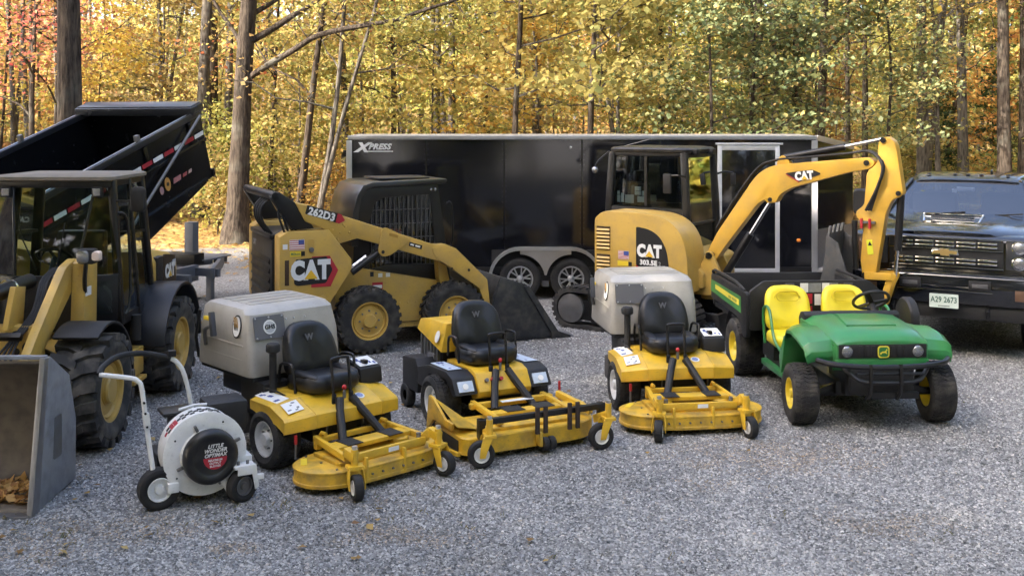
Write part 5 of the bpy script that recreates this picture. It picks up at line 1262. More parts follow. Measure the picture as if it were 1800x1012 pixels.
    MB().bb(-.3, .1, -.24, .24, 1.05, 1.2).bb(-.42, -.28, -.24, .24, 1.1, 1.7).obj('operator_seat', VINYL, t, .04)
    MB().bb(-.20, .0, -.42, -.3, 1.40, 1.48).obj('seat_bar_pad', RED, t, .02)
    # rear quarter shell (curved black corner) and grab handle
    MB().tube([(.66, -.45, 1.80), (.74, -.45, 1.78), (.75, -.45, 1.3), (.68, -.45, 1.2)], .014, 6, 2).obj('grab_handle', BLK, cab)
    # bucket
    prof = [(1.10, .10), (1.28, .03), (2.30, .0), (2.30, .02), (1.30, .06), (1.18, .14), (1.18, .55), (1.28, .80), (1.66, .72), (1.66, .74), (1.26, .86), (1.14, .60)]
    b = MB().prism(prof, -.93, .93).obj('bucket', mat('bucket_black', (.02, .022, .026), .38, dirt=.3), t, .004)
    for s in (-1, 1):
        MB().prism([(1.15, .08), (2.2, .012), (2.12, .12), (1.66, .74), (1.27, .84), (1.15, .55)], s * .915, s * .94).obj('bucket_side', mat('bucket_black', (.02, .022, .026), .38, dirt=.3), b, .004)
        MB().prism([(2.05, .0), (2.36, -.0), (2.36, .03), (2.16, .10), (1.70, .72), (1.62, .72), (2.05, .08)], s * .94, s * .965).obj('side_cutter', mat('bucket_black', (.02, .022, .026), .38, dirt=.3), b, .004)
    MB().bb(2.2, 2.42, -.95, .95, .0, .025).obj('cutting_edge', STL, b, .004)
    MB().prism([(1.02, .25), (1.14, .2), (1.2, .75), (1.05, .85), (.98, .6)], -.6, .6).obj('quick_coupler', BLK, t, .01)
    for o_ in t.children_recursive:
        if o_.type == 'MESH' and o_.parent.name.split('.')[0] != 'wheel':
            for v in o_.data.vertices: v.co.x = fx(v.co.x)
build_skid()
# ---------------- mini excavator ----------------
def build_excavator():
    t = thing('mini_excavator', 'yellow mini excavator with black cab, boom arched toward the pickup', 'excavator', (1.97, 15.3, 0), -34)
    # tracks
    for s in (-1, 1):
        tr = MB(); pr = []
        for a in range(90, 271, 15): pr.append((-.80 + .27 * math.cos(R(a)), .28 + .27 * math.sin(R(a))))
        for a in range(-90, 91, 15): pr.append((.80 + .27 * math.cos(R(a)), .28 + .27 * math.sin(R(a))))
        inn = [(-.80 + (x + .80) * .8 if x < -.8 else (.8 + (x - .8) * .8 if x > .8 else x), .28 + (z - .28) * .82) for x, z in pr]
        y0, y1 = s * .60, s * .90; n = len(pr)
        tr.loft([[(x, y0, z) for x, z in pr], [(x, y1, z) for x, z in pr], [(x, y1, z) for x, z in inn], [(x, y0, z) for x, z in inn], [(x, y0, z) for x, z in pr]], cap=False)
        # lugs
        per = []; L = 0
        for i in range(n):
            a, b = Vector(pr[i]), Vector(pr[(i + 1) % n]); k = max(1, int((b - a).length / .09))
            for q in range(k): per.append((a.lerp(b, (q + .5) / k), (b - a).normalized()))
        for p, d in per:
            nn = Vector((-d.y, d.x)) * -1; c = p + nn * .012
            tr.box((c.x, s * .75, c.y), (.05, .30, .035), (0, -math.degrees(math.atan2(d.y, d.x)), 0))
        trk = tr.obj('rubber_track', RUB, t, 0, 30)
        MB().bb(-.75, .75, s * .65, s * .85, .12, .40).obj('track_frame', BLK, trk, .02)
        for x in (-.8, .8):
            MB().lathe([(.001, s * .91), (.09, s * .91), (.12, s * .895), (.2, s * .89), (.205, s * .7)], (x, 0, .28), 'y', 24).obj('idler_wheel', STL, trk)
        for x in (-.4, 0, .4): MB().lathe([(.001, s * .89), (.08, s * .89), (.085, s * .7)], (x, 0, .16), 'y', 18).obj('roller', BLK, trk)
    MB().bb(-.6, .6, -.6, .6, .3, .5).obj('undercarriage', BLK, t, .03)
    MB().lathe([(.45, .5), (.45, .62), (.001, .62)], (0, 0, 0), 'z', 28).obj('slew_ring', BLK, t)
    MB().prism([(1.35, .05), (1.42, .05), (1.44, .2), (1.40, .40), (1.34, .40), (1.36, .2)], -.9, .9).obj('dozer_blade', BLK, t, .01)
    for s in (-1, 1): MB().bar((.5, s * .4, .35), (1.36, s * .4, .22), .08, .1).obj('blade_arm', BLK, t, .01)
    # house: yellow right flank with vents, counterweight
    side = rpoly([(-.43, .62), (-.43, 1.55), (-.30, 1.65), (.42, 1.645), (.70, 1.57), (.89, 1.37), (.96, 1.04), (.96, .62)], [.02, .05, .08, .25, .22, .22, .2, .02], 5)
    fl = MB().prism(side, -.86, -.30).obj('side_cover', CATY, t, .03)
    MB().prism(rpoly([(-.5, .62), (-.52, 1.2), (-.43, 1.5), (.9, 1.0), (.9, .62)], .05, 3), -.30, .86).obj('house_body', CATY, t, .03)
    cw = MB().loft([[(-.42 + dx - .09 * math.cos(R(a)), .86 * math.sin(R(a)) * k, z) for a in range(-90, 91, 15)] for z, k, dx in ((.62, .95, 0), (.66, 1, 0), (1.45, 1, 0), (1.55, .96, .03))])
    cw.obj('counterweight', CATY, t, 0, 40)
    y = -.862
    # vents: two blocks of slats set in dark recesses
    for zc, n in ((1.26, 6), (.93, 4)):
        h = n * .05 + .02
        MB().bb(-.395, -.185, y - .002, y + .02, zc - h / 2 + .02, zc + h / 2 + .02).obj('vent_recess', mat('vent_dark', (.06, .035, .012), .7), fl)
        for i in range(n): MB().prism([(0, 0), (0, .028), (-.02, .012)] if False else [(y - .004, zc - h / 2 + .03 + i * .05), (y - .022, zc - h / 2 + .035 + i * .05), (y - .004, zc - h / 2 + .062 + i * .05)], -.39, -.19, 'x').obj('vent_slat', CATY, fl, .003)
    # dark badge panel curving round the front
    bd = rpoly([(.21, .64), (.21, 1.46), (.40, 1.44), (.56, 1.35), (.66, 1.17), (.69, .95), (.69, .64)], [0, .02, .12, .12, .12, .05, 0], 4)
    MB().prism(bd, y - .004, y + .01).obj('badge_panel', DECB, fl)
    cat_logo(fl, (.405, y - .007, 1.14), (1, 0, 0), (0, 0, 1), .19)
    text('303.5E', .088, DECW, fl, (.395, y - .007, .99), (1, 0, 0), (0, 0, 1), bold=.004); text('2', .07, DECG, fl, (.56, y - .007, .985), (1, 0, 0), (0, 0, 1), bold=.002)
    plate('red_wedge', [(0, 0), (.1, -.1), (0, -.1)], DECR, fl, (.212, y - .005, .96), (1, 0, 0), (0, 0, 1), .003)
    f = plate('flag_sticker', rect(.16, .11), DECW, fl, (.02, y, 1.07), (1, 0, 0), (0, 0, 1), .003); st = MB()
    for i in range(6): st.bb(-.058, .098, y - .005, y - .003, 1.02 + i * .0185, 1.028 + i * .0185)
    st.obj('flag_stripes', DECR, f)
    plate('flag_canton', rect(.075, .055), DECBL, f, (.062, y - .005, 1.095), (1, 0, 0), (0, 0, 1), .002)
    plate('dealer_sticker', rect(.16, .06), DECY, fl, (.01, y, .955), (1, 0, 0), (0, 0, 1), .003); plate('dealer_tag', rect(.05, .055), DECB, fl, (.12, y, .955), (1, 0, 0), (0, 0, 1), .003)
    # cab: frame of bars around panes
    x0, x1, ya, yb, z0, z1 = -.60, .60, -.13, .87, .95, 2.43
    cf = mat('cab_frame_black', (.012, .012, .013), .35, dirt=.1)
    cab = empty('cab', t)
    fr = MB()
    for (x, yy) in ((x0, ya), (x0, yb), (x1, ya), (x1, yb)):
        fr.loft([[(x * k + a, (yy - .37) * k2 + .37 + b, z) for a, b in rrect(.1, .09, .02, 2)] for z, k, k2 in ((z0, 1.03, 1.0), (1.7, 1.0, 1.0), (z1, .93, .95))])
    fr.bb(x0, x1, ya - .03, ya + .03, z0 - .05, 1.66).bb(x0, x0 + .05, ya, yb, z0, 1.66).bb(x0, .1, yb - .03, yb + .03, z0, 1.66)
    fr.bb(x0 * .95, x1 * .95, ya, ya + .08, 2.38, 2.44).bb(x0 * .95, x1 * .95, yb - .1, yb - .02, 2.38, 2.44).bb(x1 * .92 - .03, x1 * .92 + .03, ya, yb, 2.36, 2.44).bb(x1 - .02, x1 + .03, ya, yb, .95, 1.02).bb(x1 - .02, x1 + .02, ya, yb, 1.42, 1.46)
    fr.bb(x0 * .93 - .03, x0 * .93 + .03, ya, yb, 2.36, 2.44)
    fr.obj('cab_frame', cf, cab, .008)
    rf = MB().loft([[(.0 + a, .37 + b, z) for a, b in rrect(w, l, .12, 4)] for z, w, l in ((2.42, 1.16, .98), (2.44, 1.22, 1.04), (2.475, 1.23, 1.05), (2.50, 1.18, 1.0), (2.515, .95, .8))]).obj('cab_roof', mat('roof_black', (.03, .028, .025), .3, dirt=.3, dirtcol=(.1, .085, .06)), cab, 0, 30)
    def pane(name, pts, m=GLS): return MB().add(pts, [tuple(range(len(pts)))]).obj(name, m, cab)
    ws = pane('side_window', [(x0 + .08, ya - .012, 1.68), (-.02, ya - .012, 1.68), (-.02, ya + .0, 2.38), (x0 + .12, ya + .0, 2.38)], GLSD)
    pane('side_window', [(.0, ya - .02, 1.68), (x1 - .09, ya - .02, 1.68), (x1 - .13, ya - .008, 2.38), (.0, ya - .008, 2.38)], GLSD)
    MB().bb(-.03, .01, ya - .03, ya + .01, 1.68, 2.38).obj('window_mullion', cf, cab)
    pane('windscreen', [(x1 + .01, ya + .07, 1.46), (x1 + .01, yb - .07, 1.46), (x1 * .93 + .01, yb - .1, 2.36), (x1 * .93 + .01, ya + .1, 2.36)], GLS)
    pane('lower_windscreen', [(x1 + .01, ya + .07, 1.0), (x1 + .01, yb - .07, 1.0), (x1 + .01, yb - .07, 1.43), (x1 + .01, ya + .07, 1.43)], GLS)
    pane('rear_window', [(x0, ya + .05, 1.68), (x0, yb - .05, 1.68), (x0 * .93, yb - .1, 2.36), (x0 * .93, ya + .1, 2.36)], GLS)
    pane('door_window', [(x0 + .08, yb + .01, 1.1), (x1 - .05, yb + .01, 1.1), (x1 - .1, yb - .02, 2.38), (x0 + .12, yb - .02, 2.38)], GLS)
    # paper stickers inside the side window
    pp = mat('sticker_paper', (.5, .6, .58), .6, var=.08)  # shade behind the window painted into the white paper's colour
    for a, b, w, h in ((-.47, 1.72, .05, .10), (-.47, 1.83, .04, .05), (-.41, 1.72, .05, .13), (-.345, 1.71, .14, .12), (-.19, 1.83, .1, .055), (-.19, 1.89, .1, .06), (-.15, 1.73, .12, .085), (-.08, 1.82, .07, .07), (.06, 1.75, .085, .09)):
        plate('window_sticker', rect(w, h, w / 2, h / 2), pp, cab, (a, ya - .004, b), (1, 0, 0), (0, 0, 1), .002)
    MB().bb(-.35, .05, .2, .65, 1.1, 1.25).bb(-.45, -.32, .2, .65, 1.2, 1.95).bb(-.46, -.36, .3, .55, 1.98, 2.15).obj('operator_seat', VINYL, t, .05)
    MB().bb(-.55, .55, -.1, .84, .9, .96).obj('cab_floor', BLK, t)
    for s in (.1, .7): MB().cyl((.2, s, 1.0), (.25, s, 1.5), .02, 8).obj('joystick', BLK, t)
    # mirrors, lamps, beacon bracket
    m1 = MB().tube([(x1, ya - .02, 2.1), (x1 - .06, ya - .14, 2.13), (x1 - .2, ya - .17, 2.12)], .014, 6, 2).obj('mirror_arm', BLK, t); MB().bb(x1 - .26, x1 - .14, ya - .20, ya - .15, 1.88, 2.15).obj('mirror', BLKM, m1, .02)
    m2 = MB().tube([(x1, yb, 2.1), (x1 + .1, yb + .1, 2.14), (x1 + .22, yb + .12, 2.12)], .014, 6, 2).obj('mirror_arm', BLK, t); MB().bb(x1 + .18, x1 + .26, yb + .1, yb + .14, 1.95, 2.12).obj('mirror', BLKM, m2, .02)
    m3 = MB().tube([(x0, ya, 2.44), (x0 - .15, ya - .06, 2.3), (x0 - .2, ya - .07, 2.2)], .012, 6, 2).obj('rear_lamp_arm', BLK, t); MB().ell((x0 - .2, ya - .07, 2.17), (.05, .04, .05)).obj('rear_lamp', LENS, m3)
    for s in (.1, .65): MB().bb(x1 - .02, x1 + .08, s - .06, s + .06, 2.40, 2.48).obj('work_lamp', BLKM, t, .015)
    MB().cyl((-.45, -.05, 2.5), (-.05, .1, 2.62), .004, 5).obj('antenna', STL, t)
    MB().tube([(x1 + .05, -.16, 1.9), (x1 + .07, -.16, 1.3)], .01, 6).obj('grab_rail', BLK, t)
    # swing bracket and boom foot
    yb0 = -.26
    MB().prism([(.60, .64), (.60, .90), (.95, .93), (1.02, .85), (1.02, .66)], -.52, .02).obj('swing_frame', CATY, t, .02)
    MB().cyl((1.0, yb0, .5), (1.0, yb0, .95), .11, 18).obj('swing_post', CATY, t)
    for s in (-1, 1): MB().prism(rpoly([(.80, .56), (.82, .70), (.98, 1.02), (1.03, 1.15), (1.10, 1.15), (1.15, 1.05), (1.24, .86), (1.22, .66), (1.1, .56)], .05, 3), yb0 + s * .13, yb0 + s * .18).obj('boom_bracket', CATY, t, .008)
    MB().bb(.85, 1.22, yb0 - .13, yb0 + .13, .56, .66).obj('bracket_base', CATY, t, .01)
    MB().cyl((.7, -.55, .70), (1.02, -.38, .70), .04, 12).obj('swing_cylinder', CHR, t)
    # boom
    bm_ = rpoly([(1.00, 1.02), (1.02, 1.16), (1.15, 1.40), (1.70, 2.19), (1.92, 2.31), (2.2, 2.335), (2.78, 2.395), (3.14, 2.43), (3.22, 2.37), (3.16, 2.29), (2.92, 2.245), (2.16, 2.02), (2.0, 1.92), (1.96, 1.82), (1.84, 1.81), (1.80, 1.86), (1.70, 1.79), (1.22, 1.16), (1.13, 1.02)], [.05, .04, .05, .15, .15, 0, .05, .06, .06, .06, .1, .06, .05, .05, .05, .04, .08, .05, .05], 4)
    BMY = mat('boom_yellow', (0.62, 0.36, 0.045), 0.36, var=.14, vscale=3, dirt=.35, dirtcol=(.3, .22, .1), chips=.45)
    b = MB().prism(bm_, yb0 - .09, yb0 + .09).obj('boom', BMY, t, .012)
    MB().prism(rpoly([(1.95, 2.30), (1.98, 2.40), (2.03, 2.44), (2.09, 2.40), (2.14, 2.33)], .03, 3), yb0 - .06, yb0 + .06).obj('cylinder_lug', BMY, b, .006)
    for x, z, r in ((1.07, 1.09, .045), (1.88, 1.86, .028), (3.11, 2.36, .035)): MB().cyl((x, yb0 - .20 if z < 1.2 else yb0 - .105, z), (x, yb0 + .2 if z < 1.2 else yb0 + .105, z), r, 14).obj('pin', BLK, b)
    plate('boom_badge', [(-.22, .05), (-.2, .06), (.13, .07), (.23, .02), (.23, .0), (-.06, -.07)], DECB, b, (2.31, yb0 - .0925, 2.175), (1, 0, .12), (-.12, 0, 1), .003)
    plate('badge_red', [(-.22, .05), (-.20, .045), (-.055, -.06), (-.06, -.075)], DECR, b, (2.31, yb0 - .096, 2.175), (1, 0, .12), (-.12, 0, 1), .003)
    cat_logo(b, (2.33, yb0 - .099, 2.177), (1, 0, .12), (-.12, 0, 1), .125)
    MB().cyl((1.26, yb0 - .05, .86), (1.60, yb0 - .05, 1.40), .05, 14).obj('boom_cylinder', BLK, t); MB().cyl((1.58, yb0 - .05, 1.37), (1.88, yb0 - .05, 1.85), .025, 12).obj('boom_rod', CHR, t)
    MB().cyl((2.04, yb0, 2.40), (2.82, yb0, 2.55), .045, 14).obj('stick_cylinder', BLK, t); MB().cyl((2.80, yb0, 2.548), (3.30, yb0, 2.655), .024, 12).obj('stick_rod', CHR, t)
    for s in (-1, 0, 1): MB().tube([(1.12, yb0 + s * .05, 1.45), (1.62, yb0 + s * .05, 2.18), (1.90, yb0 + s * .05, 2.36), (2.4, yb0 + s * .05, 2.42), (2.86, yb0 + s * .05, 2.47), (3.15, yb0 - .05 + s * .04, 2.50), (3.32, yb0 - .13 + s * .03, 2.33), (3.25, yb0 - .14 + s * .03, 2.05), (3.14 + s * .03, yb0 - .13, 1.78)], .017, 6, 4).obj('hydraulic_hose', RUBD, t)
    # stick
    sk = rpoly([(3.25, 2.62), (3.33, 2.70), (3.45, 2.63), (3.545, 2.0), (3.50, 1.95), (3.42, 1.93), (3.34, 1.76), (3.22, 1.02), (3.17, .93), (3.06, .93), (3.035, 1.16), (3.07, 1.60), (2.98, 1.70), (2.98, 1.76), (3.08, 1.84), (3.11, 2.25), (3.24, 2.36)], [.06, .06, .08, .03, .03, .05, .05, .04, .05, .05, .03, .03, .03, .03, .05, .05, .05], 3)
    k = MB().prism(sk, yb0 - .085, yb0 + .085).obj('stick', BMY, t, .01)
    for x, z, r in ((3.31, 2.64, .035), (3.49, 2.0, .03), (3.09, .98, .04)): MB().cyl((x, yb0 - .105, z), (x, yb0 + .105, z), r, 14).obj('pin', BLK, k)
    plate('warning_sticker', rect(.07, .18), mat('sticker_lime', (.6, .62, .03), .5), k, (3.15, yb0 - .087, 1.33), (1, 0, .1), (-.08, 0, 1), .003)
    plate('sticker_mark', [(-.025, -.02), (.025, -.02), (0, .03)], DECB, k, (3.15, yb0 - .09, 1.37), (1, 0, .1), (-.08, 0, 1), .002)
    MB().bb(3.02, 3.22, yb0 - .13, yb0 - .09, 1.62, 1.65).obj('hose_clamp', STL, k); MB().cyl((3.06, yb0 - .13, 1.56), (3.06, yb0 - .13, 1.68), .018, 10).cyl((3.16, yb0 - .13, 1.56), (3.16, yb0 - .13, 1.68), .018, 10).obj('coupler_valve', RED, k)
    MB().cyl((3.50, yb0, 1.98), (3.46, yb0, 1.30), .045, 14).obj('bucket_cylinder', BLK, t); MB().cyl((3.46, yb0, 1.32), (3.43, yb0, .98), .024, 12).obj('bucket_rod', CHR, t)
    MB().cyl((2.97, yb0 - .12, 1.65), (2.99, yb0 - .12, 1.05), .035, 12).obj('thumb_cylinder', BLK, t)
    for s in (-1, 1):
        MB().bar((3.09, yb0 + s * .11, .98), (3.42, yb0 + s * .11, .99), .025, .09).obj('bucket_link', BMY, t, .006)
        MB().prism(rpoly([(3.42, 1.05), (3.47, 1.0), (3.42, .9), (3.33, .62), (3.22, .58), (3.3, .8), (3.36, .98)], .03, 3), yb0 + s * .06, yb0 + s * .10).obj('tipping_link', BMY, t, .006)
    # bucket curled in under the stick
    bk = mat('digger_bucket_steel', (.075, .078, .082), .5, .3, dirt=.4)
    pr = [(3.25, .55), (3.10, .85), (2.95, .98), (2.70, 1.47)]; cu = crom([Vector((x, 0, z)) for x, z in [(3.3, .5), (3.0, .35), (2.74, .45), (2.6, .75), (2.66, 1.15), (2.69, 1.48)]], 4)
    sh = MB(); n = len(cu)
    outp = [(p.x, p.z) for p in cu]; inp = [(p.x + .03, p.z + .01) for p in cu]
    sh.prism(outp + inp[::-1], yb0 - .30, yb0 + .30); bu = sh.obj('bucket', bk, t, .003)
    for s in (-1, 1): MB().prism(outp + [(2.83, 1.38), (2.93, 1.05), (3.12, .86), (3.3, .62)], yb0 + s * .30, yb0 + s * .325).obj('bucket_side', bk, bu, .004)
    for i in range(4): MB().bar((2.69, yb0 - .25 + i * .165, 1.42), (2.72, yb0 - .25 + i * .165, 1.58), .06, .03).obj('tooth', STL, bu, .006)
build_excavator()
# ---------------- compact wheel loader ----------------
def build_loader():
    t = thing('wheel_loader', 'yellow compact wheel loader with black cab and scuffed bucket at the left edge', 'wheel loader', (-4.45, 10.57, 0), -90)
    for s in (-1, 1):
        for x in (-1.0, 1.0): wheel(t, (x, s * .72, .50), .50, .45, .27, 'chevron', RUBL, CATY, s, key='load', dish=.18, bolts=0, hub=.5)
        for x in (-1.0, 1.0): MB().lathe([(.001, s * .80), (.10, s * .80), (.115, s * .785), (.115, s * .68)], (x, 0, .5), 'y', 24).obj('hub_drive', CATY, t)
    MB().bb(-1.9, -.2, -.45, .45, .42, .85).obj('rear_frame', CATY, t, .03)
    MB().bb(-.1, 1.3, -.35, .35, .42, .8).obj('front_frame', CATY, t, .03)
    MB().cyl((1.0, -.7, .5), (1.0, .7, .5), .12).cyl((-1.0, -.7, .5), (-1.0, .7, .5), .12).obj('axles', CATY, t)
    # engine hood
    hd = MB().loft([[(x, a * w, .85 + b) for a, b in ((-1, 0), (1, 0), (1, h * .8), (.85, h), (-.85, h), (-1, h * .8))] for x, w, h in ((-2.0, .52, .42), (-1.9, .58, .52), (-1.3, .60, .62), (-.9, .60, .64))]).obj('engine_hood', CATY, t, .03)
    MB().bb(-2.02, -1.85, -.62, .62, .55, .85).obj('counterweight', CATY, t, .05)
    for s in (-1, 1):
        MB().prism(rpoly([(-1.80, .98), (-1.74, 1.36), (-1.34, 1.41), (-1.34, 1.0)], .04, 3), s * .598, s * .612).obj('hood_badge', mat('badge_brown', (.04, .025, .015), .5), hd)
    cat_logo(hd, (-1.55, .615, 1.2), (-1, 0, 0), (0, 0, 1), .17); plate('model_label', rect(.11, .08), mat('label_grey', (.5, .5, .52), .5), hd, (-1.70, .613, 1.27), (-1, 0, 0), (0, 0, 1), .003)
    MB().bb(-1.32, -1.12, .5, .62, .9, 1.4).obj('air_grille', BLKM, t, .02)
    # cab frame of posts that lean in towards the roof
    CF = mat('loader_cab_black', (.005, .005, .006), .34, dirt=.12, dirtcol=(.02, .018, .016))
    zb, zt = .92, 2.30
    def post(xb, yb, xt, yt, w=.07, z0=zb, z1=zt): fr.loft([[(xb + a, yb + b, z0) for a, b in rrect(w, w, .015, 2)], [(xt + a, yt + b, z1) for a, b in rrect(w, w, .015, 2)]])
    cab = empty('cab', t)
    fr = MB()
    for s in (-1, 1):
        post(.10, s * .66, .03, s * .55, .075); post(-.40, s * .66, -.42, s * .55, .05); post(-.92, s * .62, -.84, s * .52, .08)
        post(.26, s * .29, .06, s * .40, .03, 1.40, 2.26)
        fr.bar((.06, s * .58, 1.78), (-.9, s * .56, 1.72), .03, .03); fr.bar((.10, s * .655, .95), (-.92, s * .62, .95), .06, .1)
        fr.bar((.04, s * .55, 2.27), (-.84, s * .52, 2.27), .06, .06)
    fr.bar((.05, -.56, 2.26), (.05, .56, 2.26), .06, .07); fr.bar((-.84, -.52, 2.26), (-.84, .52, 2.26), .06, .07)
    fr.obj('cab_frame', CF, cab, .006)
    # front lower panels and quarter glass
    for s in (-1, 1):
        MB().loft([[(.30, s * .28, z) for z in (.9, 1.40)] + [(.27, s * .28, z) for z in (1.40, .9)], [(.13, s * .65, z) for z in (.9, 1.40)] + [(.10, s * .65, z) for z in (1.40, .9)]]).obj('lower_panel', CF, cab, .01)
        MB().add([(.245, s * .44, 1.02), (.165, s * .60, 1.02), (.16, s * .60, 1.34), (.24, s * .45, 1.34)], [(0, 1, 2, 3)]).obj('lower_window', GLS, cab)
        MB().add([(.27, s * .30, 1.41), (.12, s * .645, 1.41), (.05, s * .545, 2.24), (.065, s * .41, 2.24)], [(0, 1, 2, 3)]).obj('quarter_window', GLSD, cab)
        MB().add([(.06, s * .665, 1.0), (-.38, s * .665, 1.0), (-.41, s * .56, 2.26), (.0, s * .56, 2.26)], [(0, 1, 2, 3)]).obj('door_window', GLS, cab)
        MB().add([(-.43, s * .662, 1.0), (-.88, s * .63, 1.0), (-.82, s * .53, 2.26), (-.43, s * .555, 2.26)], [(0, 1, 2, 3)]).obj('side_window', GLS, cab)
        MB().tube([(.05, s * .60, 1.98), (-.02, s * .68, 1.9), (-.05, s * .70, 1.3), (.0, s * .70, 1.05), (.05, s * .68, 1.0)], .014, 6, 4).obj('grab_rail', BLK, cab)
    MB().add([(.27, -.29, 1.41), (.27, .29, 1.41), (.065, .39, 2.24), (.065, -.39, 2.24)], [(0, 1, 2, 3)]).obj('windscreen', GLS, cab)
    MB().add([(-.93, -.58, 1.4), (-.93, .58, 1.4), (-.85, .5, 2.24), (-.85, -.5, 2.24)], [(0, 1, 2, 3)]).obj('rear_window', GLS, cab)
    MB().bb(.24, .30, -.30, .30, .9, 1.40).obj('dash_panel', BLKM, cab, .01)
    MB().loft([[(-.38 + a, b, z) for a, b in rrect(w, l, .08, 4)] for z, w, l in ((2.29, 1.0, 1.12), (2.305, 1.06, 1.18), (2.335, 1.06, 1.18), (2.35, 1.0, 1.12))]).obj('cab_roof', mat('dusty_roof', (.2, .17, .13), .7, dirt=.5, dirtcol=(.3, .25, .18)), cab, 0, 30)
    MB().bb(-.6, -.15, -.25, .25, 1.0, 1.18).bb(-.7, -.57, -.25, .25, 1.1, 1.75).obj('operator_seat', VINYL, t, .05)
    MB().bb(-.9, .25, -.6, .6, .86, .92).obj('cab_floor', BLK, t)
    sw = MB().lathe([(.17 + .013 * math.cos(a), .013 * math.sin(a)) for a in [i * PI / 4 for i in range(9)]], (0, 0, 0), 'z', 24); sw.bar((-.17, 0, 0), (.17, 0, 0), .03, .01).cyl((0, 0, 0), (0, 0, -.3), .025)
    sw.xf(Matrix.Translation((.05, 0, 1.55)) @ Matrix.Rotation(R(-35), 4, 'Y')).obj('steering_wheel', BLK, t)
    MB().tube([(.12, -.15, 1.44), (.1, -.3, 1.75), (.08, -.36, 2.1)], .008, 5).obj('wiper', BLK, cab); MB().tube([(.27, .1, 1.42), (.2, .16, 1.9)], .006, 5).obj('wiper', BLK, cab)
    for s in (-1, 1):
        MB().bb(.08, .14, s * .44 - .05, s * .44 + .05, 2.14, 2.24).obj('lamp_housing', BLKM, cab, .01); MB().bb(.139, .146, s * .44 - .036, s * .44 + .036, 2.155, 2.225).obj('work_lamp', LENS, cab)
        m_ = MB().tube([(.05, s * .57, 2.10), (.10, s * .72, 2.10), (.12, s * .84, 2.12)], .011, 6).obj('mirror_arm', BLK, t)
        MB().loft([[(.13 + d, s * .84 + a, 2.12 + b) for a, b in rrect(.15 * k, .24 * k, .04, 3)] for d, k in ((-.03, .85), (-.01, 1), (.02, 1), (.035, .8))]).obj('mirror', BLKM, m_)
    # fenders over the rear wheels, front mudguards
    def arc(cx, cz, r, a0, a1, n=14): return [(cx + r * math.cos(R(a0 + (a1 - a0) * i / n)), cz + r * math.sin(R(a0 + (a1 - a0) * i / n))) for i in range(n + 1)]
    FB = mat('fender_blue_black', (.007, .008, .011), .4, dirt=.2, dirtcol=(.03, .028, .025))
    for s in (-1, 1):
        o_ = arc(-1.0, .50, .66, 8, 182); i_ = arc(-1.0, .50, .62, 182, 8)
        MB().prism(o_ + i_, s * .50, s * .94).obj('rear_fender', FB, t, .015)
        MB().prism(arc(-1.0, .5, .625, 8, 120) + [(-.55, .9)], s * .48, s * .52).obj('fender_panel', FB, t)
        o_ = arc(1.0, .50, .60, 60, 176); i_ = arc(1.0, .50, .575, 176, 60)
        MB().prism(o_ + i_, s * .50, s * .90).obj('front_fender', BLKM, t, .008)
        MB().bb(-.32, .10, s * .50, s * .74, .36, .62).obj('step', CATY, t, .01); MB().bb(-.30, .06, s * .50, s * .78, .30, .34).obj('step_tread', CATY, t, .006)
        MB().cyl((-.2, s * .70, .70), (-.2, s * .70, .95), .055, 14).obj('fuel_neck', BLKM, t)
    # loader tower and arms
    for s in (-1, 1):
        MB().prism([(.45, .75), (.42, 1.60), (.55, 1.64), (.72, 1.58), (.78, .75)], s * .44, s * .56).obj('loader_tower', CATY, t, .012)
        arm = rpoly([(.50, 1.52), (.60, 1.62), (.85, 1.56), (1.45, 1.05), (1.82, .70), (1.92, .45), (1.84, .38), (1.70, .55), (1.25, .95), (.75, 1.30)], .05, 3)
        MB().prism(arm, s * .40 - .04, s * .40 + .04).xf(Matrix.Identity(4)).obj('lift_arm', CATY, t, .008)
        MB().cyl((.75, s * .32, .70), (1.35, s * .32, .95), .05).obj('lift_cylinder', BLK, t)
        st = MB().tube([(.70, s * .55, 1.30), (.78, s * .58, 1.45), (.80, s * .60, 1.60)], .02, 6).obj('lamp_stalk', BLK, t)
        MB().bb(.70, .82, s * .60 - .08, s * .60 + .08, 1.58, 1.72).obj('lamp_housing', BLKM, st, .03); MB().loft([[(.82 + d, s * .58 + a, 1.65 + b) for a, b in rrect(.11 * k, .11 * k, .03, 3)] for d, k in ((0, 1), (.012, 1), (.02, .8))]).obj('headlamp', LENS, st)
        MB().loft([[(.80 + d, s * .69 + a, 1.655 + b) for a, b in rrect(.08 * k, .09 * k, .02, 3)] for d, k in ((-.04, 1), (.0, 1), (.02, .8))]).obj('indicator', mat('indicator_lens', (.75, .6, .5), .2), st)
        MB().bb(.60, .72, s * .562, s * .57, 1.28, 1.36).obj('arm_sticker', DECW, t)
    MB().bb(1.18, 1.30, -.40, .40, .82, 1.12).obj('cross_member', CATY, t, .02)
    for z, r in ((1.03, .05), (.90, .03)): MB().cyl((1.29, .0, z), (1.308, .0, z), r, 16).cyl((1.29, .2, z), (1.308, .2, z), r, 16).obj('frame_hole', DECB, t)
    
    for s in (.12, -.17): MB().prism([(1.1, 1.1), (1.05, 1.42), (1.25, 1.45), (1.4, 1.1)], s, s + .05).obj('tilt_bracket', CATY, t, .006)
    MB().cyl((.6, 0, 1.40), (1.35, 0, 1.38), .07, 16).obj('tilt_cylinder', BLK, t); MB().cyl((1.0, 0, 1.40), (1.03, 0, 1.40), .082, 16).obj('cylinder_clamp', CHR, t)
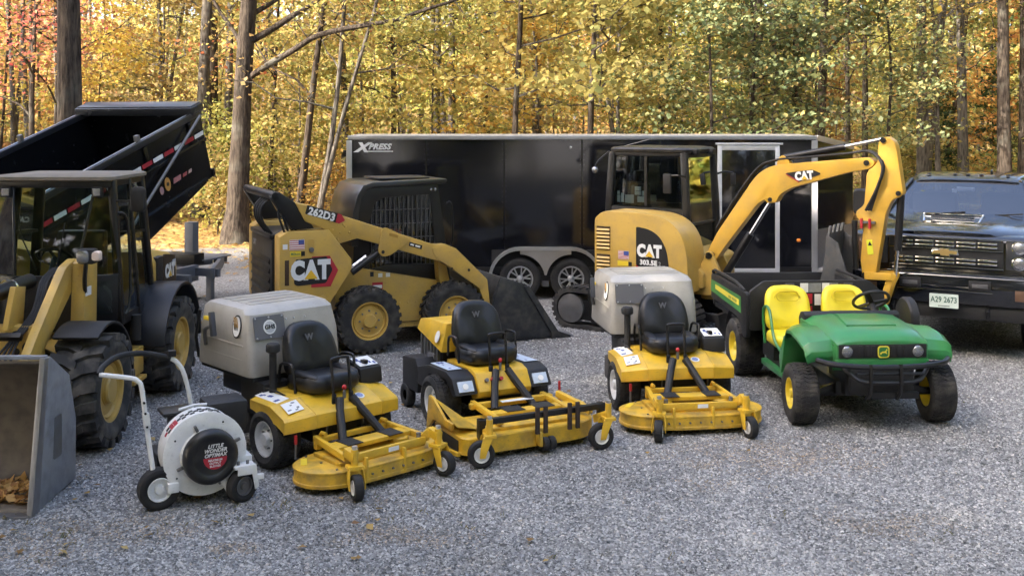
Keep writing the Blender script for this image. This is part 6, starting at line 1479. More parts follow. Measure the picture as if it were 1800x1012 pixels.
    for k in range(4): MB().tube([(.60, .22 + k * .02, 1.52), (.90, .24 + k * .02, 1.45), (1.15, .27 + k * .02, 1.22), (1.40, .20 + k * .022, 1.02), (1.58, .12 + k * .05, .85), (1.72, .12 + k * .05, .66)], .011, 6, 4).obj('hydraulic_hose', RUBD, t)
    MB().box((1.42, .2, 1.05), (.05, .2, .06), (0, 45, 0)).obj('hose_clamp', BLK, t, .008)
    for k in (0, 1): MB().cyl((1.68, .14 + k * .14, .73), (1.74, .14 + k * .14, .65), .026, 10).obj('hose_fitting', (RED if k else ALU), t)
    MB().bb(1.70, 1.92, -.5, .5, .3, .75).obj('quick_coupler', CATY, t, .02)
    # bucket: curved shell, side plates, cutting edge
    BS = mat('bucket_steel', (.27, .28, .30), .4, .15, var=.3, vscale=5, dirt=.6, dirtcol=(.1, .1, .105), chips=.6, bump=.2, bscale=20)
    BI = mat('bucket_inside', (.17, .14, .105), .6, .1, var=.3, vscale=6, dirt=.5, dirtcol=(.04, .035, .03))
    cu = crom([Vector((x, 0, z)) for x, z in [(2.46, 1.08), (2.12, .92), (1.96, .62), (1.95, .3), (2.05, .08), (2.3, .03), (2.68, .02)]], 4)
    o_ = [(p.x, p.z) for p in cu]; c = Vector((2.4, 0, .55)); i_ = [tuple((Vector((p.x, 0, p.z)) + (c - Vector((p.x, 0, p.z))).normalized() * .025).xz) for p in cu]
    b = MB().prism(o_ + i_[::-1], -.94, .94).obj('bucket', BI, t, .003)
    for s in (-1, 1): MB().prism([(1.93, 0.03), (2.70, .0), (2.72, .06), (2.48, 1.10), (2.40, 1.10), (2.05, .88), (1.92, .5)], s * .94, s * .962).obj('bucket_side', BS, b, .004)
    for s in (-1, 1): MB().prism([(2.62, .0), (2.74, .0), (2.52, 1.11), (2.45, 1.10)], s * .93, s * .972).obj('side_edge', mat('bright_steel', (.3, .3, .31), .4, .8, dirt=.4), b, .004)
    MB().bb(2.62, 2.76, -.95, .95, -.002, .02).obj('cutting_edge', mat('bright_steel', (.3, .3, .31), .4, .8, dirt=.4), b, .003)
    MB().bar((2.44, -.95, 1.10), (2.44, .95, 1.10), .05, .03).obj('top_lip', BS, b, .006)
    MB().prism(rpoly([(2.2, .3), (2.35, .3), (2.33, .62), (2.2, .62)], .02, 2), .962, .966).obj('side_patch', mat('scuffed_steel', (.2, .205, .215), .4, .7, dirt=.5), b)
build_loader()
def bucket_leaves():
    rng = np.random.default_rng(2); n = 260
    V, F = leaves_np(rng, np.stack([-4.45 + rng.uniform(.2, .9, n), 10.57 - rng.uniform(2.12, 2.6, n), .05 + rng.random(n) * .06], -1), 1, .001, .075, .5); V[:, 2] = np.maximum(V[:, 2], .045)
    o = link('bucket_leaves', npmesh('bucket_leaves', V, F, bpy.data.materials.get('fallen_leaf') or DECY)); o['kind'] = 'stuff'; o['label'] = 'dry fallen leaves lying inside the loader bucket'; o['category'] = 'leaves'
bucket_leaves()
# ---------------- dump trailer with raised bed ----------------
def build_dump():
    t = thing('dump_trailer', 'black dump trailer with its bed raised, behind the wheel loader', 'dump trailer', (-6.68, 12.88, 0), 71.48)
    L, W, Hh, ph = 4.08, 1.96, 1.07, R(18.28); h = W / 2
    DB = mat('dump_black', (.004, .0045, .006), .25, var=.3, dirt=.12, dirtcol=(.02, .018, .016))
    bed = empty('dump_bed', t, (0, 0, .75), (0, -ph, 0))
    MB().bb(0, L, -h + .03, h - .03, .0, .05).obj('floor', DB, bed)
    for s in (-1, 1):
        MB().bb(.02, L, s * h - .02, s * h + .02, .0, Hh).obj('side_panel', DB, bed)
        MB().bb(0, L + .02, s * h - .045, s * h + .045, Hh - .09, Hh).obj('top_rail', mat('rail_dark', (.02, .021, .025), .3), bed, .012)
        MB().bb(.05, L - .3, s * h - .0, s * h + .012, Hh - .006, Hh + .008).obj('rail_edge', ALU, bed)
        for x in (.3, 1.5, 2.7, 3.75): MB().bb(x - .04, x + .04, s * (h + .02), s * (h + .05), .64, Hh - .1).obj('side_stake', DB, bed, .01)
        MB().bb(.1, L, s * (h + .02), s * (h + .05), .58, .64).obj('belt_rail', DB, bed, .008)
        for i in range(15):
            MB().bb(.3 + i * .25, .52 + i * .25, s * (h + .052), s * (h + .056), .70, .76).obj('reflective_strip', DECR if i % 2 else DECW, bed)
        MB().cyl((2.0, s * (h + .1), .05), (L - .12, s * (h + .1), Hh - .06), .022, 8).obj('tarp_arm', STL, bed)
        MB().prism(rpoly([(L - 1.75, -.28), (L - .15, -.0), (L - .15, .05), (L - 2.0, .05)], [.1, .1, 0, 0], 4), s * (h - .1), s * (h + .06)).obj('bed_skirt', DB, bed, .01)
        MB().bb(2.6, 2.66, s * h - .03, s * h + .03, Hh, Hh + .09).obj('tarp_hook', STL, bed)
    MB().bb(L - .03, L + .03, -h, h, .0, Hh).obj('bulkhead', DB, bed, .004)
    MB().bb(L - .24, L + .08, -h - .05, h + .05, Hh - .03, Hh + .09).obj('tarp_housing', mat('tarp_box', (.02, .022, .026), .25), bed, .02)
    MB().bb(L - .2, L + .06, -h - .02, h + .02, Hh + .09, Hh + .105).obj('housing_lid', mat('lid_grey', (.05, .055, .06), .3), bed, .006)
    MB().bb(L + .02, L + .08, -h - .03, h + .03, .0, .12).obj('front_sill', DB, bed, .01)
    # maker's decal on the right flank
    
    for a_, w_, h_, m_ in ((L - .82, .20, .075, (.5, .2, .2)), (L - .63, .12, .05, (.42, .1, .1)), (L - .50, .10, .05, (.5, .35, .33))): plate('decal_mark', [(-w_ / 2, -h_ / 2), (w_ / 2 - .02, -h_ / 2), (w_ / 2, h_ / 2), (-w_ / 2 + .02, h_ / 2)], mat('decal_%d' % int(w_ * 100), m_, .5, var=.5, vscale=40), bed, (a_, -h - .025, .29), (1, 0, 0), (0, 0, 1), .003)
    plate('logo_disc', circ(.065, 20, ry=.1), mat('decal_gold', (.62, .32, .08), .5), bed, (L - 1.05, -h - .026, .30), (1, 0, 0), (0, 0, 1), .003); plate('logo_centre', circ(.028, 16), DECB, bed, (L - 1.05, -h - .03, .30), (1, 0, 0), (0, 0, 1), .003)
    plate('decal_mark', circ(.045, 10, ry=.06), mat('decal_pink', (.45, .25, .25), .5), bed, (L - 1.2, -h - .025, .26), (1, 0, 0), (0, 0, 1), .003)
    # chassis, hoist, wheels, tongue
    for s in (-1, 1):
        MB().bb(-.1, L + .1, s * .5 - .05, s * .5 + .05, .48, .66).obj('chassis_rail', GRYM, t, .008)
        for x in (1.0, 1.85): wheel(t, (x, s * 1.0, .36), .36, .22, .2, 'road', RUBD, BLK, s, key='dump', dish=.3, bolts=6)
        MB().bb(.55, 2.3, s * .9, s * 1.14, .76, .79).obj('fender', GRYM, t, .01)
        MB().bar((L - .1, s * .93, .56), (L + 1.42, s * .10, .56), .06, .17).obj('tongue_beam', GRYM, t, .008)
    for x in (.4, 1.4, 2.4, 3.4, L + .05): MB().bb(x - .04, x + .04, -.95, .95, .5, .62).obj('cross_member', GRYM, t)
    MB().bb(L + .55, L + 1.3, -.35, .35, .646, .67).obj('tongue_deck', GRYM, t, .005)
    MB().bb(L + .35, L + .62, -.30, .30, .60, .78).obj('pump_box', BLK, t, .02)
    MB().bb(L + .62, L + .78, -.08, .08, .30, 1.25).obj('jack_post', GRYM, t, .01)
    MB().bb(L + 1.4, L + 1.62, -.07, .07, .50, .64).obj('coupler', BLK, t, .02)
    MB().bb(L + .65, L + .75, -.4, -.3, .0, .5).obj('stand_leg', GRYM, t, .01); MB().bb(L + .58, L + .82, -.1, .1, .0, .03).obj('jack_foot', GRYM, t)
    MB().cyl((2.2, 0, .55), (2.7, 0, 1.5), .09).obj('hoist_cylinder', CHR, t)
build_dump()
# ---------------- utility cart ----------------
GRN = mat('utility_green', (.028, .20, .055), .3, var=.08, vscale=3, coat=.25, dirt=.3, dirtcol=(.12, .15, .08), chips=.3)
SEATY = mat('seat_yellow', (.80, .66, .03), .42, var=.05, dirt=.2, dirtcol=(.5, .42, .08))
RIMY = mat('rim_yellow', (.78, .60, .03), .4, dirt=.3)
def build_gator():
    t = thing('utility_cart', 'green utility cart with yellow seats and black cargo bed', 'utility cart', (3.35, 11.35, 0), -86.5)
    for s in (-1, 1):
        wheel(t, (1.0, s * .66, .285), .285, .25, .14, 'turf', RUB, RIMY, s, key='gf', dish=.3, bolts=4, steer=-4)
        wheel(t, (-1.0, s * .64, .32), .32, .32, .16, 'turf', RUB, RIMY, s, key='gr', dish=.3, bolts=5)
    MB().bb(-1.95, 1.1, -.35, .35, .28, .42).obj('frame', BLK, t, .02)
    MB().cyl((1.0, -.6, .29), (1.0, .6, .29), .035).cyl((-1.0, -.6, .32), (-1.0, .6, .32), .05).obj('axles', BLK, t)
    MB().bb(.75, 1.2, -.3, .3, .3, .6).obj('front_structure', BLK, t, .02)
    # hood: sections from dash to nose
    def sec(x, w, zt, zs, ze): return [(x, y, z) for y, z in ((-w, ze), (-w, zs), (-w * .82, zt - .015), (-w * .45, zt), (w * .45, zt), (w * .82, zt - .015), (w, zs), (w, ze))]
    hd = MB().loft([sec(.50, .50, .965, .90, .68), sec(.80, .48, .955, .89, .66), sec(1.15, .45, .925, .86, .62), sec(1.30, .44, .885, .83, .62), sec(1.345, .43, .845, .81, .64)]).obj('hood', GRN, t, .012)
    MB().loft([[(.60, -.2, .963), (.60, .2, .963), (.60, .2, .96), (.60, -.2, .96)], [(.75, -.21, .985), (.75, .21, .985), (.75, .21, .95), (.75, -.21, .95)], [(1.08, -.24, .942), (1.08, .24, .942), (1.08, .24, .92), (1.08, -.24, .92)]]).obj('hood_bulge', GRN, hd, .01)
    for s in (-1, 1): MB().tube([(.52, s * .492, .86), (.8, s * .475, .85), (1.14, s * .445, .82), (1.29, s * .437, .79)], .006, 5).obj('hood_seam', DECB, hd)
    MB().tube([(.515, -.47, .93), (.515, -.2, .972), (.515, .2, .972), (.515, .47, .93)], .007, 5).obj('hood_seam', DECB, hd)
    # fenders: flared wings either side of the hood
    for s in (-1, 1):
        sec_ = []
        for x, z_in, z_out, w in ((.42, .86, .70, .64), (.62, .90, .84, .68), (.85, .90, .875, .71), (1.05, .875, .855, .72), (1.22, .84, .80, .71), (1.27, .74, .72, .70), (1.27, .68, .67, .69)):
            sec_.append([(x, s * .40, z_in), (x, s * (w - .06), z_out + .01), (x, s * w, z_out - .03), (x, s * w, z_out - .06), (x, s * (w - .05), z_out - .04), (x, s * .40, z_in - .03)])
        MB().loft(sec_).obj('fender', GRN, t, .006)
        MB().loft([[(.33, s * .40, .5), (.33, s * .66, .5), (.37, s * .66, .28), (.37, s * .40, .28)], [(.45, s * .40, .87), (.45, s * .65, .72), (.49, s * .65, .70), (.49, s * .40, .84)]]).obj('fender_rear', GRN, t, .006)
        MB().bb(-.30, .42, s * .55, s * .66, .28, .34).obj('sill', GRN, t, .015)
        # seats
        y0 = s * .31 - .07
        lp = [[(-.05 + a * k, y0 + b * k, z) for a, b in rrect(.46, .50, .1, 5)] for z, k in ((.52, .9), (.55, 1.0), (.62, 1.0), (.65, .93), (.655, .8))]
        st = MB().loft(lp).obj('seat', SEATY, t, 0, 60)
        bk = []
        for d, k in ((-.05, .92), (-.03, 1.0), (.015, 1.0), (.04, .94), (.048, .80), (.04, .5)):
            lo = []
            for i in range(28):
                a = 2 * PI * i / 28; yy = .245 * math.copysign(abs(math.cos(a)) ** .5, math.cos(a)); hh = .24 * math.copysign(abs(math.sin(a)) ** .6, math.sin(a)); yy *= 1 - .06 * hh / .24
                lo.append((-.27 + d + .05 * (abs(yy) / .24) ** 2 - (hh + .24) * .2, y0 + yy * k, .86 + hh * k))
            bk.append(lo)
        sb = MB().loft(bk).obj('seat_back', SEATY, st, 0, 60)
        gv = MB(); ring = [(-.215 - (b + .17 + .07) * .2 + .012, y0 + a, .86 + b) for a, b in rrect(.28, .36, .07, 5)]
        gv.tube(ring + [ring[0]], .006, 6); gv.obj('seat_stitch', mat('seat_seam', (.62, .48, .02), .5), sb)
        rg = [(-.21 - (b + .24) * .2 + .03, y0 + a, .86 + b) for a, b in rrect(.24, .1, .045, 5, 0, .14)]; MB().tube(rg + [rg[0]], .005, 6).obj('seat_stitch', mat('seat_seam', (.62, .48, .02), .5), sb)
        # hip rail
        MB().tube([(.28, s * .62, .52), (.10, s * .64, .62), (-.05, s * .64, .88), (-.22, s * .64, .90), (-.28, s * .64, .8), (-.28, s * .62, .5)], .016, 8, 3).obj('hip_rail', GRN, t)
        # headlamps and bumper
        hb = MB().lathe([(.001, 1.352), (.062, 1.352), (.07, 1.34), (.07, 1.30)], (0, s * .335, .745), 'x', 24).obj('headlamp_bezel', BLK, t); MB().ell((1.348, s * .335, .745), (.02, .055, .055), 18, 10).obj('headlamp', LENS, hb)
    MB().bb(1.27, 1.352, -.42, .42, .68, .815).obj('grille_surround', BLKM, t, .02)
    for i in range(8):
        y = -.21 + i * .06
        if abs(y) > .045: MB().bb(1.35, 1.362, y - .018, y + .018, .695, .80).obj('grille_bar', BLKM, t, .006)
    plate('badge', rpoly(rect(.11, .11), .03, 4), mat('badge_yellow', (.7, .6, .05), .4), t, (1.363, .0, .745), (0, 1, 0), (0, 0, 1), .004)
    b_ = plate('badge_field', rpoly(rect(.088, .088), .025, 4), mat('badge_green', (.02, .16, .04), .4), t, (1.367, .0, .745), (0, 1, 0), (0, 0, 1), .003)
    plate('badge_deer', [(-.035, -.012), (-.015, .004), (.012, .006), (.03, .03), (.034, .018), (.022, .004), (.034, -.022), (.012, -.008), (-.012, -.008), (-.03, -.026)], mat('badge_yellow', (.7, .6, .05), .4), t, (1.371, .0, .745), (0, 1, 0), (0, 0, 1), .002)
    MB().prism([(1.24, .55), (1.35, .62), (1.35, .67), (1.24, .67)], -.44, .44).obj('nose_lip', GRN, t, .01)
    MB().tube([(1.34, -.62, .67), (1.46, -.5, .655), (1.50, -.2, .635), (1.50, .2, .635), (1.46, .5, .655), (1.34, .62, .67)], .026, 8, 4).obj('brush_bar', BLK, t)
    MB().tube([(1.38, -.42, .64), (1.46, -.34, .56), (1.50, -.22, .50), (1.50, .22, .50), (1.46, .34, .56), (1.38, .42, .64)], .022, 8, 3).obj('brush_bar', BLK, t)
    for s in (-.18, .10): MB().tube([(1.51, s, .66), (1.53, s, .55), (1.50, s, .40), (1.42, s, .33)], .02, 8, 2).obj('brush_upright', BLK, t)
    MB().tube([(1.49, -.3, .57), (1.49, .32, .57)], .014, 8).obj('brush_bar', BLK, t)
    MB().bb(1.28, 1.34, -.3, .3, .36, .58).obj('skid_plate', BLKM, t, .01); MB().bar((1.42, -.15, .36), (1.42, .3, .36), .05, .06).obj('hitch', BLK, t, .005)
    for s in (-1, 1): MB().bar((1.0, s * .2, .4), (1.05, s * .55, .3), .04, .05).obj('control_arm', BLK, t)
    # dash, steering wheel, floor
    MB().prism([(.44, .70), (.40, .90), (.46, .965), (.56, .985), (.60, .95), (.60, .70)], -.485, .485).obj('dash', BLKM, t, .02)
    sw = MB().lathe([(.18 + .016 * math.cos(i * PI / 4), .016 * math.sin(i * PI / 4)) for i in range(9)], (0, 0, 0), 'z', 28)
    for a in (90, 210, 330): sw.bar((0, 0, -.03), (.18 * math.cos(R(a)), .18 * math.sin(R(a)), 0), .05, .015)
    sw.cyl((0, 0, -.05), (0, 0, -.3), .03)
    sw.xf(Matrix.Translation((.22, .34, 1.03)) @ Matrix.Rotation(R(-38), 4, 'Y')).obj('steering_wheel', BLKM, t)
    MB().bb(-.3, .5, -.6, .6, .33, .36).obj('floor', BLKM, t)
    MB().bb(-.45, -.05, -.6, .6, .35, .54).obj('seat_base', BLKM, t, .02)
    # cargo bed
    MB().bb(-2.03, -.48, -.72, .72, .60, .64).obj('bed_floor', BLKM, t)
    bh = MB().prism(rpoly([(-.74, .60), (-.74, 1.02), (-.58, 1.135), (.58, 1.135), (.76, .98), (.76, .60)], .03, 3), -.50, -.44, 'x').obj('bed_front', BLKM, t, .012)
    for s in (-1, 1):
        sp_ = rpoly([(-2.17, .66), (-2.16, .98), (-2.10, 1.01), (-.52, 1.01), (-.46, .98), (-.46, .62), (-.62, .50), (-.72, .56), (-.86, .72), (-1.15, .74), (-1.5, .62)] if False else [(-2.04, .70), (-2.04, 1.0), (-.48, 1.0), (-.48, .52), (-.60, .50), (-.72, .60), (-.84, .68), (-1.6, .70)], .04, 3)
        p = MB().prism(sp_, s * .72, s * .77).obj('bed_side', BLKM, t, .012)
        MB().tube([(-2.0, s * .745, 1.0), (-1.95, s * .745, 1.05), (-1.0, s * .745, 1.05), (-.62, s * .745, 1.0)], .018, 8, 2).obj('tie_rail', BLKM, t)
        plate('side_decal', [(-.72, -.07), (.62, -.11), (.62, .07), (-.72, .07)], mat('decal_green', (.05, .19, .05), .45), p, (-1.30, s * .772, .86), (s * -1.0, 0, 0) if s > 0 else (1, 0, 0), (0, 0, 1), .003)
        plate('side_stripe', [(-.55, -.02), (.5, -.045), (.5, .02), (-.55, .035)], mat('decal_lemon', (.68, .56, .06), .45), p, (-1.25, s * .776, .865), (s * -1.0, 0, 0) if s > 0 else (1, 0, 0), (0, 0, 1), .003)
        MB().lathe([(.38, s * .62), (.40, s * .76)], (-1.0, 0, .36), 'y', 20, 20, 160).obj('wheel_arch', BLKM, t)
    MB().bb(-2.07, -2.03, -.74, .74, .62, 1.0).obj('tailgate', BLKM, t, .01)
    for xx, ww in ((-1.12, .13), (-.93, .2)): plate('decal_print', [(-ww / 2, -.016), (ww / 2 - .015, -.016), (ww / 2, .016), (-ww / 2 + .015, .016)], mat('decal_olive', (.3, .3, .05), .5, var=.6, vscale=60), t, (xx, -.7795, .855), (1, 0, -.02), (0, 0, 1), .002)
    # warning labels on the bulkhead between the seats
    for y, z, w, h, m_ in ((-.14, 1.06, .09, .10, DECW), (-.02, 1.06, .14, .10, DECG), (.10, 1.06, .08, .10, DECW), (.19, 1.06, .09, .10, DECG), (-.10, .94, .10, .11, DECR), (.01, .93, .07, .12, DECW), (.11, .94, .11, .11, DECR), (-.1, .82, .1, .08, DECR)):
        plate('warning_label', rect(w, h), m_, bh, (-.438, y, z), (0, 1, 0), (0, 0, 1), .003)
    for y in (-.30, .35): MB().bb(-.445, -.43, y - .05, y + .05, 1.08, 1.11).obj('tie_slot', mat('slot_grey', (.09, .09, .09), .5), bh, .004)
    # rounded black fender guard seen beside the dash
    MB().lathe([(.001, -.05), (.2, -.05), (.22, -.03), (.22, .03), (.2, .05), (.001, .05)], (.1, .78, .82), 'y', 24).xf(Matrix.Identity(4)).obj('side_guard', BLKM, t)
build_gator()
# ---------------- pickup ----------------
def build_truck():
    t = thing('pickup_truck', 'black pickup truck with chrome grille bars at the right edge', 'pickup', (4.893 * 1.08, 12.2 * 1.08, 0), -119); t.scale = (1.08,) * 3
    PB = mat('truck_black', (.006, .007, .011), .12, var=.2, vscale=2, coat=1.0)
    # front fascia, hood, fenders (x = 0 at the grille, negative to the rear)
    fas = MB().prism(rpoly([(-.02, .52), (.02, .95), (-.02, 1.34), (-.10, 1.385), (-.4, 1.40), (-.4, .52)], [.02, .03, .05, .05, 0, 0], 3), -.98, .98).obj('fascia', PB, t, .03)
    hd = MB(); secs = []
    for x, w, z in ((-.06, .80, 1.36), (-.14, .86, 1.395), (-.5, .93, 1.43), (-.95, .96, 1.455), (-1.42, .96, 1.47)):
        secs.append([(x - .10 * (abs(y) / w) ** 3 * (1 if x > -.3 else 0), y, z + dz) for y, dz in [(w * q, .035 * (1 - abs(q) ** 2.2) + (.012 if abs(q) < .62 else 0)) for q in (-1, -.85, -.62, -.58, -.3, 0, .3, .58, .62, .85, 1)]] + [(x, w, z - .12), (x, -w, z - .12)])
    hd.loft(secs).obj('hood', PB, t, 0, 25)
    for s in (-1, 1):
        MB().loft([[(x, s * .90, .55), (x, s * .90, zt), (x, s * (w - .02), zt - .03), (x, s * w, zt - .12), (x, s * w, .55)] for x, w, zt in ((-.12, .96, 1.36), (-.4, 1.0, 1.40), (-1.0, 1.02, 1.43), (-1.5, 1.01, 1.45))]).obj('front_fender', PB, t, .012)
    # intake scoop framed in chrome
    n = (.08, 0, 1)
    sc_ = MB().prism([(-.50, 1.475), (-.72, 1.55), (-.95, 1.50), (-.95, 1.46), (-.5, 1.46)], -.31, .31).obj('hood_scoop', PB, t, .015)
    for a, b in (((-.488, -.30, 1.48), (-.488, .30, 1.48)), ((-.70, -.33, 1.553), (-.70, .33, 1.553)), ((-.49, -.30, 1.48), (-.70, -.33, 1.553)), ((-.49, .30, 1.48), (-.70, .33, 1.553))): MB().bar(a, b, .022, .022).obj('scoop_trim', CHR, sc_, .004)
    for k in (.35, .65): MB().bar((-.49 - .21 * k, -.24, 1.484 + .07 * k), (-.49 - .21 * k, .24, 1.484 + .07 * k), .018, .014).obj('scoop_bar', CHR, sc_)
    # grille: black field with segmented chrome bars
    gr = MB().bb(.0, .03, -.60, .60, 1.00, 1.335).obj('grille', DECB, t, .01)
    for z in (1.305, 1.262, 1.118, 1.075):
        for i in range(5):
            y = -.44 + i * .22; MB().bb(.03, .062, y - .10, y + .10, z - .013, z + .013).obj('grille_bar', CHR, gr, .006)
    for z, w in ((1.225, .60), (1.03, .60), (1.345, .62)): MB().bb(.02, .05, -w, w, z - .007, z + .007).obj('grille_trim', mat('dark_chrome', (.3, .31, .33), .15, 1), gr, .003)
    gold = mat('emblem_gold', (.7, .5, .2), .3, .8)
    plate('emblem', [(-.15, -.028), (-.058, -.028), (-.052, -.05), (.058, -.05), (.055, -.028), (.15, -.028), (.135, .028), (.052, .028), (.058, .05), (-.052, .05), (-.058, .028), (-.135, .028)], CHR, t, (.056, 0, 1.19), (0, 1, 0), (0, 0, 1), .02, bevel=.004)
    plate('emblem_face', [(-.132, -.018), (-.046, -.018), (-.042, -.038), (.046, -.038), (.043, -.018), (.132, -.018), (.12, .018), (.042, .018), (.046, .038), (-.042, .038), (-.046, .018), (-.12, .018)], gold, t, (.077, 0, 1.19), (0, 1, 0), (0, 0, 1), .004)
    for s in (-1, 1):
        hb = MB().bb(-.14, .02, s * .62, s * .97, 1.02, 1.345).obj('headlamp_housing', mat('lamp_dark', (.03, .032, .036), .15), t, .02)
        for z in (1.27, 1.10): MB().lathe([(.001, .035), (.05, .03), (.062, .02), (.066, .0)], (0.0, s * .755, z), 'x', 24).obj('headlamp', LENS, hb); MB().lathe([(.066, .03), (.075, .028), (.075, .0)], (0.0, s * .755, z), 'x', 24).obj('lamp_ring', CHR, hb)
        MB().bb(.0, .022, s * .86, s * .95, 1.05, 1.32).obj('indicator', mat('smoked_lens', (.1, .06, .04), .15), hb, .008)
    # bumper
    bm_ = MB().prism(rpoly([(-.05, .60), (.10, .62), (.13, .80), (.10, .95), (-.05, .96)], .03, 3), -1.0, 1.0).obj('bumper', PB, t, .02)
    MB().bb(.10, .115, -1.0, 1.0, .955, .972).obj('bumper_trim', mat('dark_chrome', (.3, .31, .33), .15, 1), bm_, .004)
    MB().bb(.125, .138, -.5, .5, .765, .778).obj('bumper_trim', mat('dark_chrome', (.3, .31, .33), .15, 1), bm_, .003)
    for y in (-.36, .37): c = MB().bb(.12, .137, y - .115, y + .115, .79, .895).obj('tow_cover', BLKM, bm_, .02); MB().bb(.137, .141, y - .08, y + .08, .82, .865).obj('cover_inset', mat('inset_grey', (.08, .08, .085), .4), bm_, .006)
    for s in (-1, 1): MB().bb(.11, .13, s * .72, s * .92, .70, .82).obj('fog_lamp', mat('smoked_lens', (.1, .06, .04), .15), bm_, .015)
    MB().bb(-.05, .09, -.62, .62, .70, .735).obj('valance_bar', BLKM, t, .008)
    MB().bb(-.1, .06, -.9, .9, .45, .62).obj('air_dam', BLKM, t, .03)
    for s in (-.55, .45): MB().tube([(.05, s, .60), (.13, s, .56), (.10, s, .48)], .018, 8, 2).obj('tow_hook', BLK, t)
    pl = plate('number_plate', rpoly(rect(.305, .155), .012, 3), mat('plate_pale', (.58, .66, .60), .45, var=.06), t, (.14, 0, .655), (0, 1, 0), (0, 0, 1), .004)
    text('A29 2673', .088, mat('plate_green', (.03, .10, .07), .5), pl, (.1455, 0, .665), (0, 1, 0), (0, 0, 1), bold=.0015, sx=.78); plate('plate_print', rect(.12, .012), mat('print_grey', (.2, .25, .22), .5, var=.6, vscale=80), pl, (.1455, 0, .598), (0, 1, 0), (0, 0, 1), .001)
    # cab
    body = MB().prism([(-1.42, .6), (-1.42, 1.46), (-3.75, 1.46), (-3.75, .6)], -1.0, 1.0).obj('cab_body', PB, t, .03)
    gh_ = empty('greenhouse', t)
    roof = MB().loft([[(x, y, z) for y, z in ((-w, zz - .06), (-w * .9, zz - .015), (-w * .5, zz), (w * .5, zz), (w * .9, zz - .015), (w, zz - .06))] for x, w, zz in ((-2.02, .64, 1.90), (-2.15, .68, 1.945), (-2.7, .72, 1.975), (-3.4, .71, 1.96), (-3.62, .66, 1.91))]).obj('roof', PB, gh_, .01)
    for i, y in enumerate((-.48, -.16, 0, .16, .48)): MB().ell((-2.22, y, 1.962), (.05, .03, .011), 12, 6).obj('clearance_lamp', BLK, gh_)
    MB().ell((-2.6, .25, 1.99), (.07, .02, .03)).obj('antenna_fin', PB, gh_)
    ws = MB().loft([[(-1.42 + .06 * (1 - (q / .84) ** 2), q * .90 / .84, 1.47) for q in (-.84, -.5, 0, .5, .84)], [(-1.75 + .05 * (1 - (q / .84) ** 2), q * .80 / .84, 1.69) for q in (-.84, -.5, 0, .5, .84)], [(-2.06 + .03 * (1 - (q / .84) ** 2), q * .66 / .84, 1.875) for q in (-.84, -.5, 0, .5, .84)]], cap=False, close=False)
    ws.obj('windscreen', glass_mat('truck_glass', (.32, .36, .42), .02, 2.3), gh_, 0, 60)
    for s in (-1, 1):
        MB().bar((-1.40, s * .905, 1.46), (-2.06, s * .67, 1.89), .06, .06).obj('a_pillar', PB, gh_, .01); MB().bar((-2.85, s * .95, 1.46), (-2.85, s * .71, 1.92), .08, .06).obj('b_pillar', PB, gh_); MB().bar((-3.7, s * .93, 1.46), (-3.55, s * .68, 1.90), .1, .06).obj('c_pillar', PB, gh_)
        MB().add([(-1.5, s * .93, 1.46), (-3.68, s * .95, 1.46), (-3.52, s * .70, 1.90), (-2.1, s * .69, 1.88)], [(0, 1, 2, 3)]).obj('side_window', GLSD, gh_)
        MB().bb(-2.05, -1.98, s * 1.0, s * 1.008, 1.3, 1.33).obj('door_handle', PB, t)
        for x in (-1.5, -2.75): MB().bb(x - .006, x + .006, s * 1.0 - .004, s * 1.0 + .004, .65, 1.45).obj('door_seam', DECB, t)
        ma = MB().bar((-1.72, s * .95, 1.55), (-1.70, s * 1.18, 1.58), .05, .06).obj('mirror_arm', BLKM, t, .008); MB().loft([[(-1.70 + d, s * 1.26 + a, 1.60 + b) for a, b in rrect(.2 * k, .34 * k, .05, 3)] for d, k in ((-.05, .9), (0, 1), (.05, .85))]).obj('mirror', BLKM, ma)
    MB().add([(-3.72, -.85, 1.47), (-3.72, .85, 1.47), (-3.58, .66, 1.88), (-3.58, -.66, 1.88)], [(0, 1, 2, 3)]).obj('rear_window', GLSD, gh_)
    MB().bb(-1.75, -1.45, -.8, .8, 1.36, 1.462).obj('dash', BLKM, t); MB().bb(-2.6, -2.2, -.7, -.15, 1.3, 1.72).bb(-2.6, -2.2, .15, .7, 1.3, 1.72).obj('front_seats', mat('seat_grey', (.06, .06, .065), .8), t, .08)
    MB().bb(-1.96, -1.93, -.11, .11, 1.76, 1.81).obj('rear_view_mirror', DECW, gh_, .01); MB().bb(-1.90, -1.895, -.16, -.1, 1.74, 1.79).obj('screen_sticker', DECW, gh_)
    for y in (-.5, .15): MB().bar((-1.36, y, 1.485), (-1.44, y + .55, 1.53), .02, .015).obj('wiper', BLK, t)
    # bed and wheels
    MB().prism([(-3.80, .6), (-3.80, 1.45), (-5.85, 1.45), (-5.85, .6)], -1.0, 1.0).obj('cargo_bed', PB, t, .03)
    MB().bb(-5.6, -.2, -.45, .45, .42, .6).obj('frame', BLK, t)
    for s in (-1, 1):
        for x in (-.98, -4.9):
            wheel(t, (x, s * .86, .41), .41, .27, .24, 'road', RUBD, CHR, s, key='truck', dish=.3, bolts=8)
            MB().lathe([(.50, s * .96), (.52, s * 1.03), (.47, s * 1.03), (.46, s * .96)], (x, 0, .45), 'y', 24, -10, 190).obj('wheel_arch', BLKM, t)
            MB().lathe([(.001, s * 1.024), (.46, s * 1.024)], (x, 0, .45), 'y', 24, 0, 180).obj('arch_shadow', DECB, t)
build_truck()
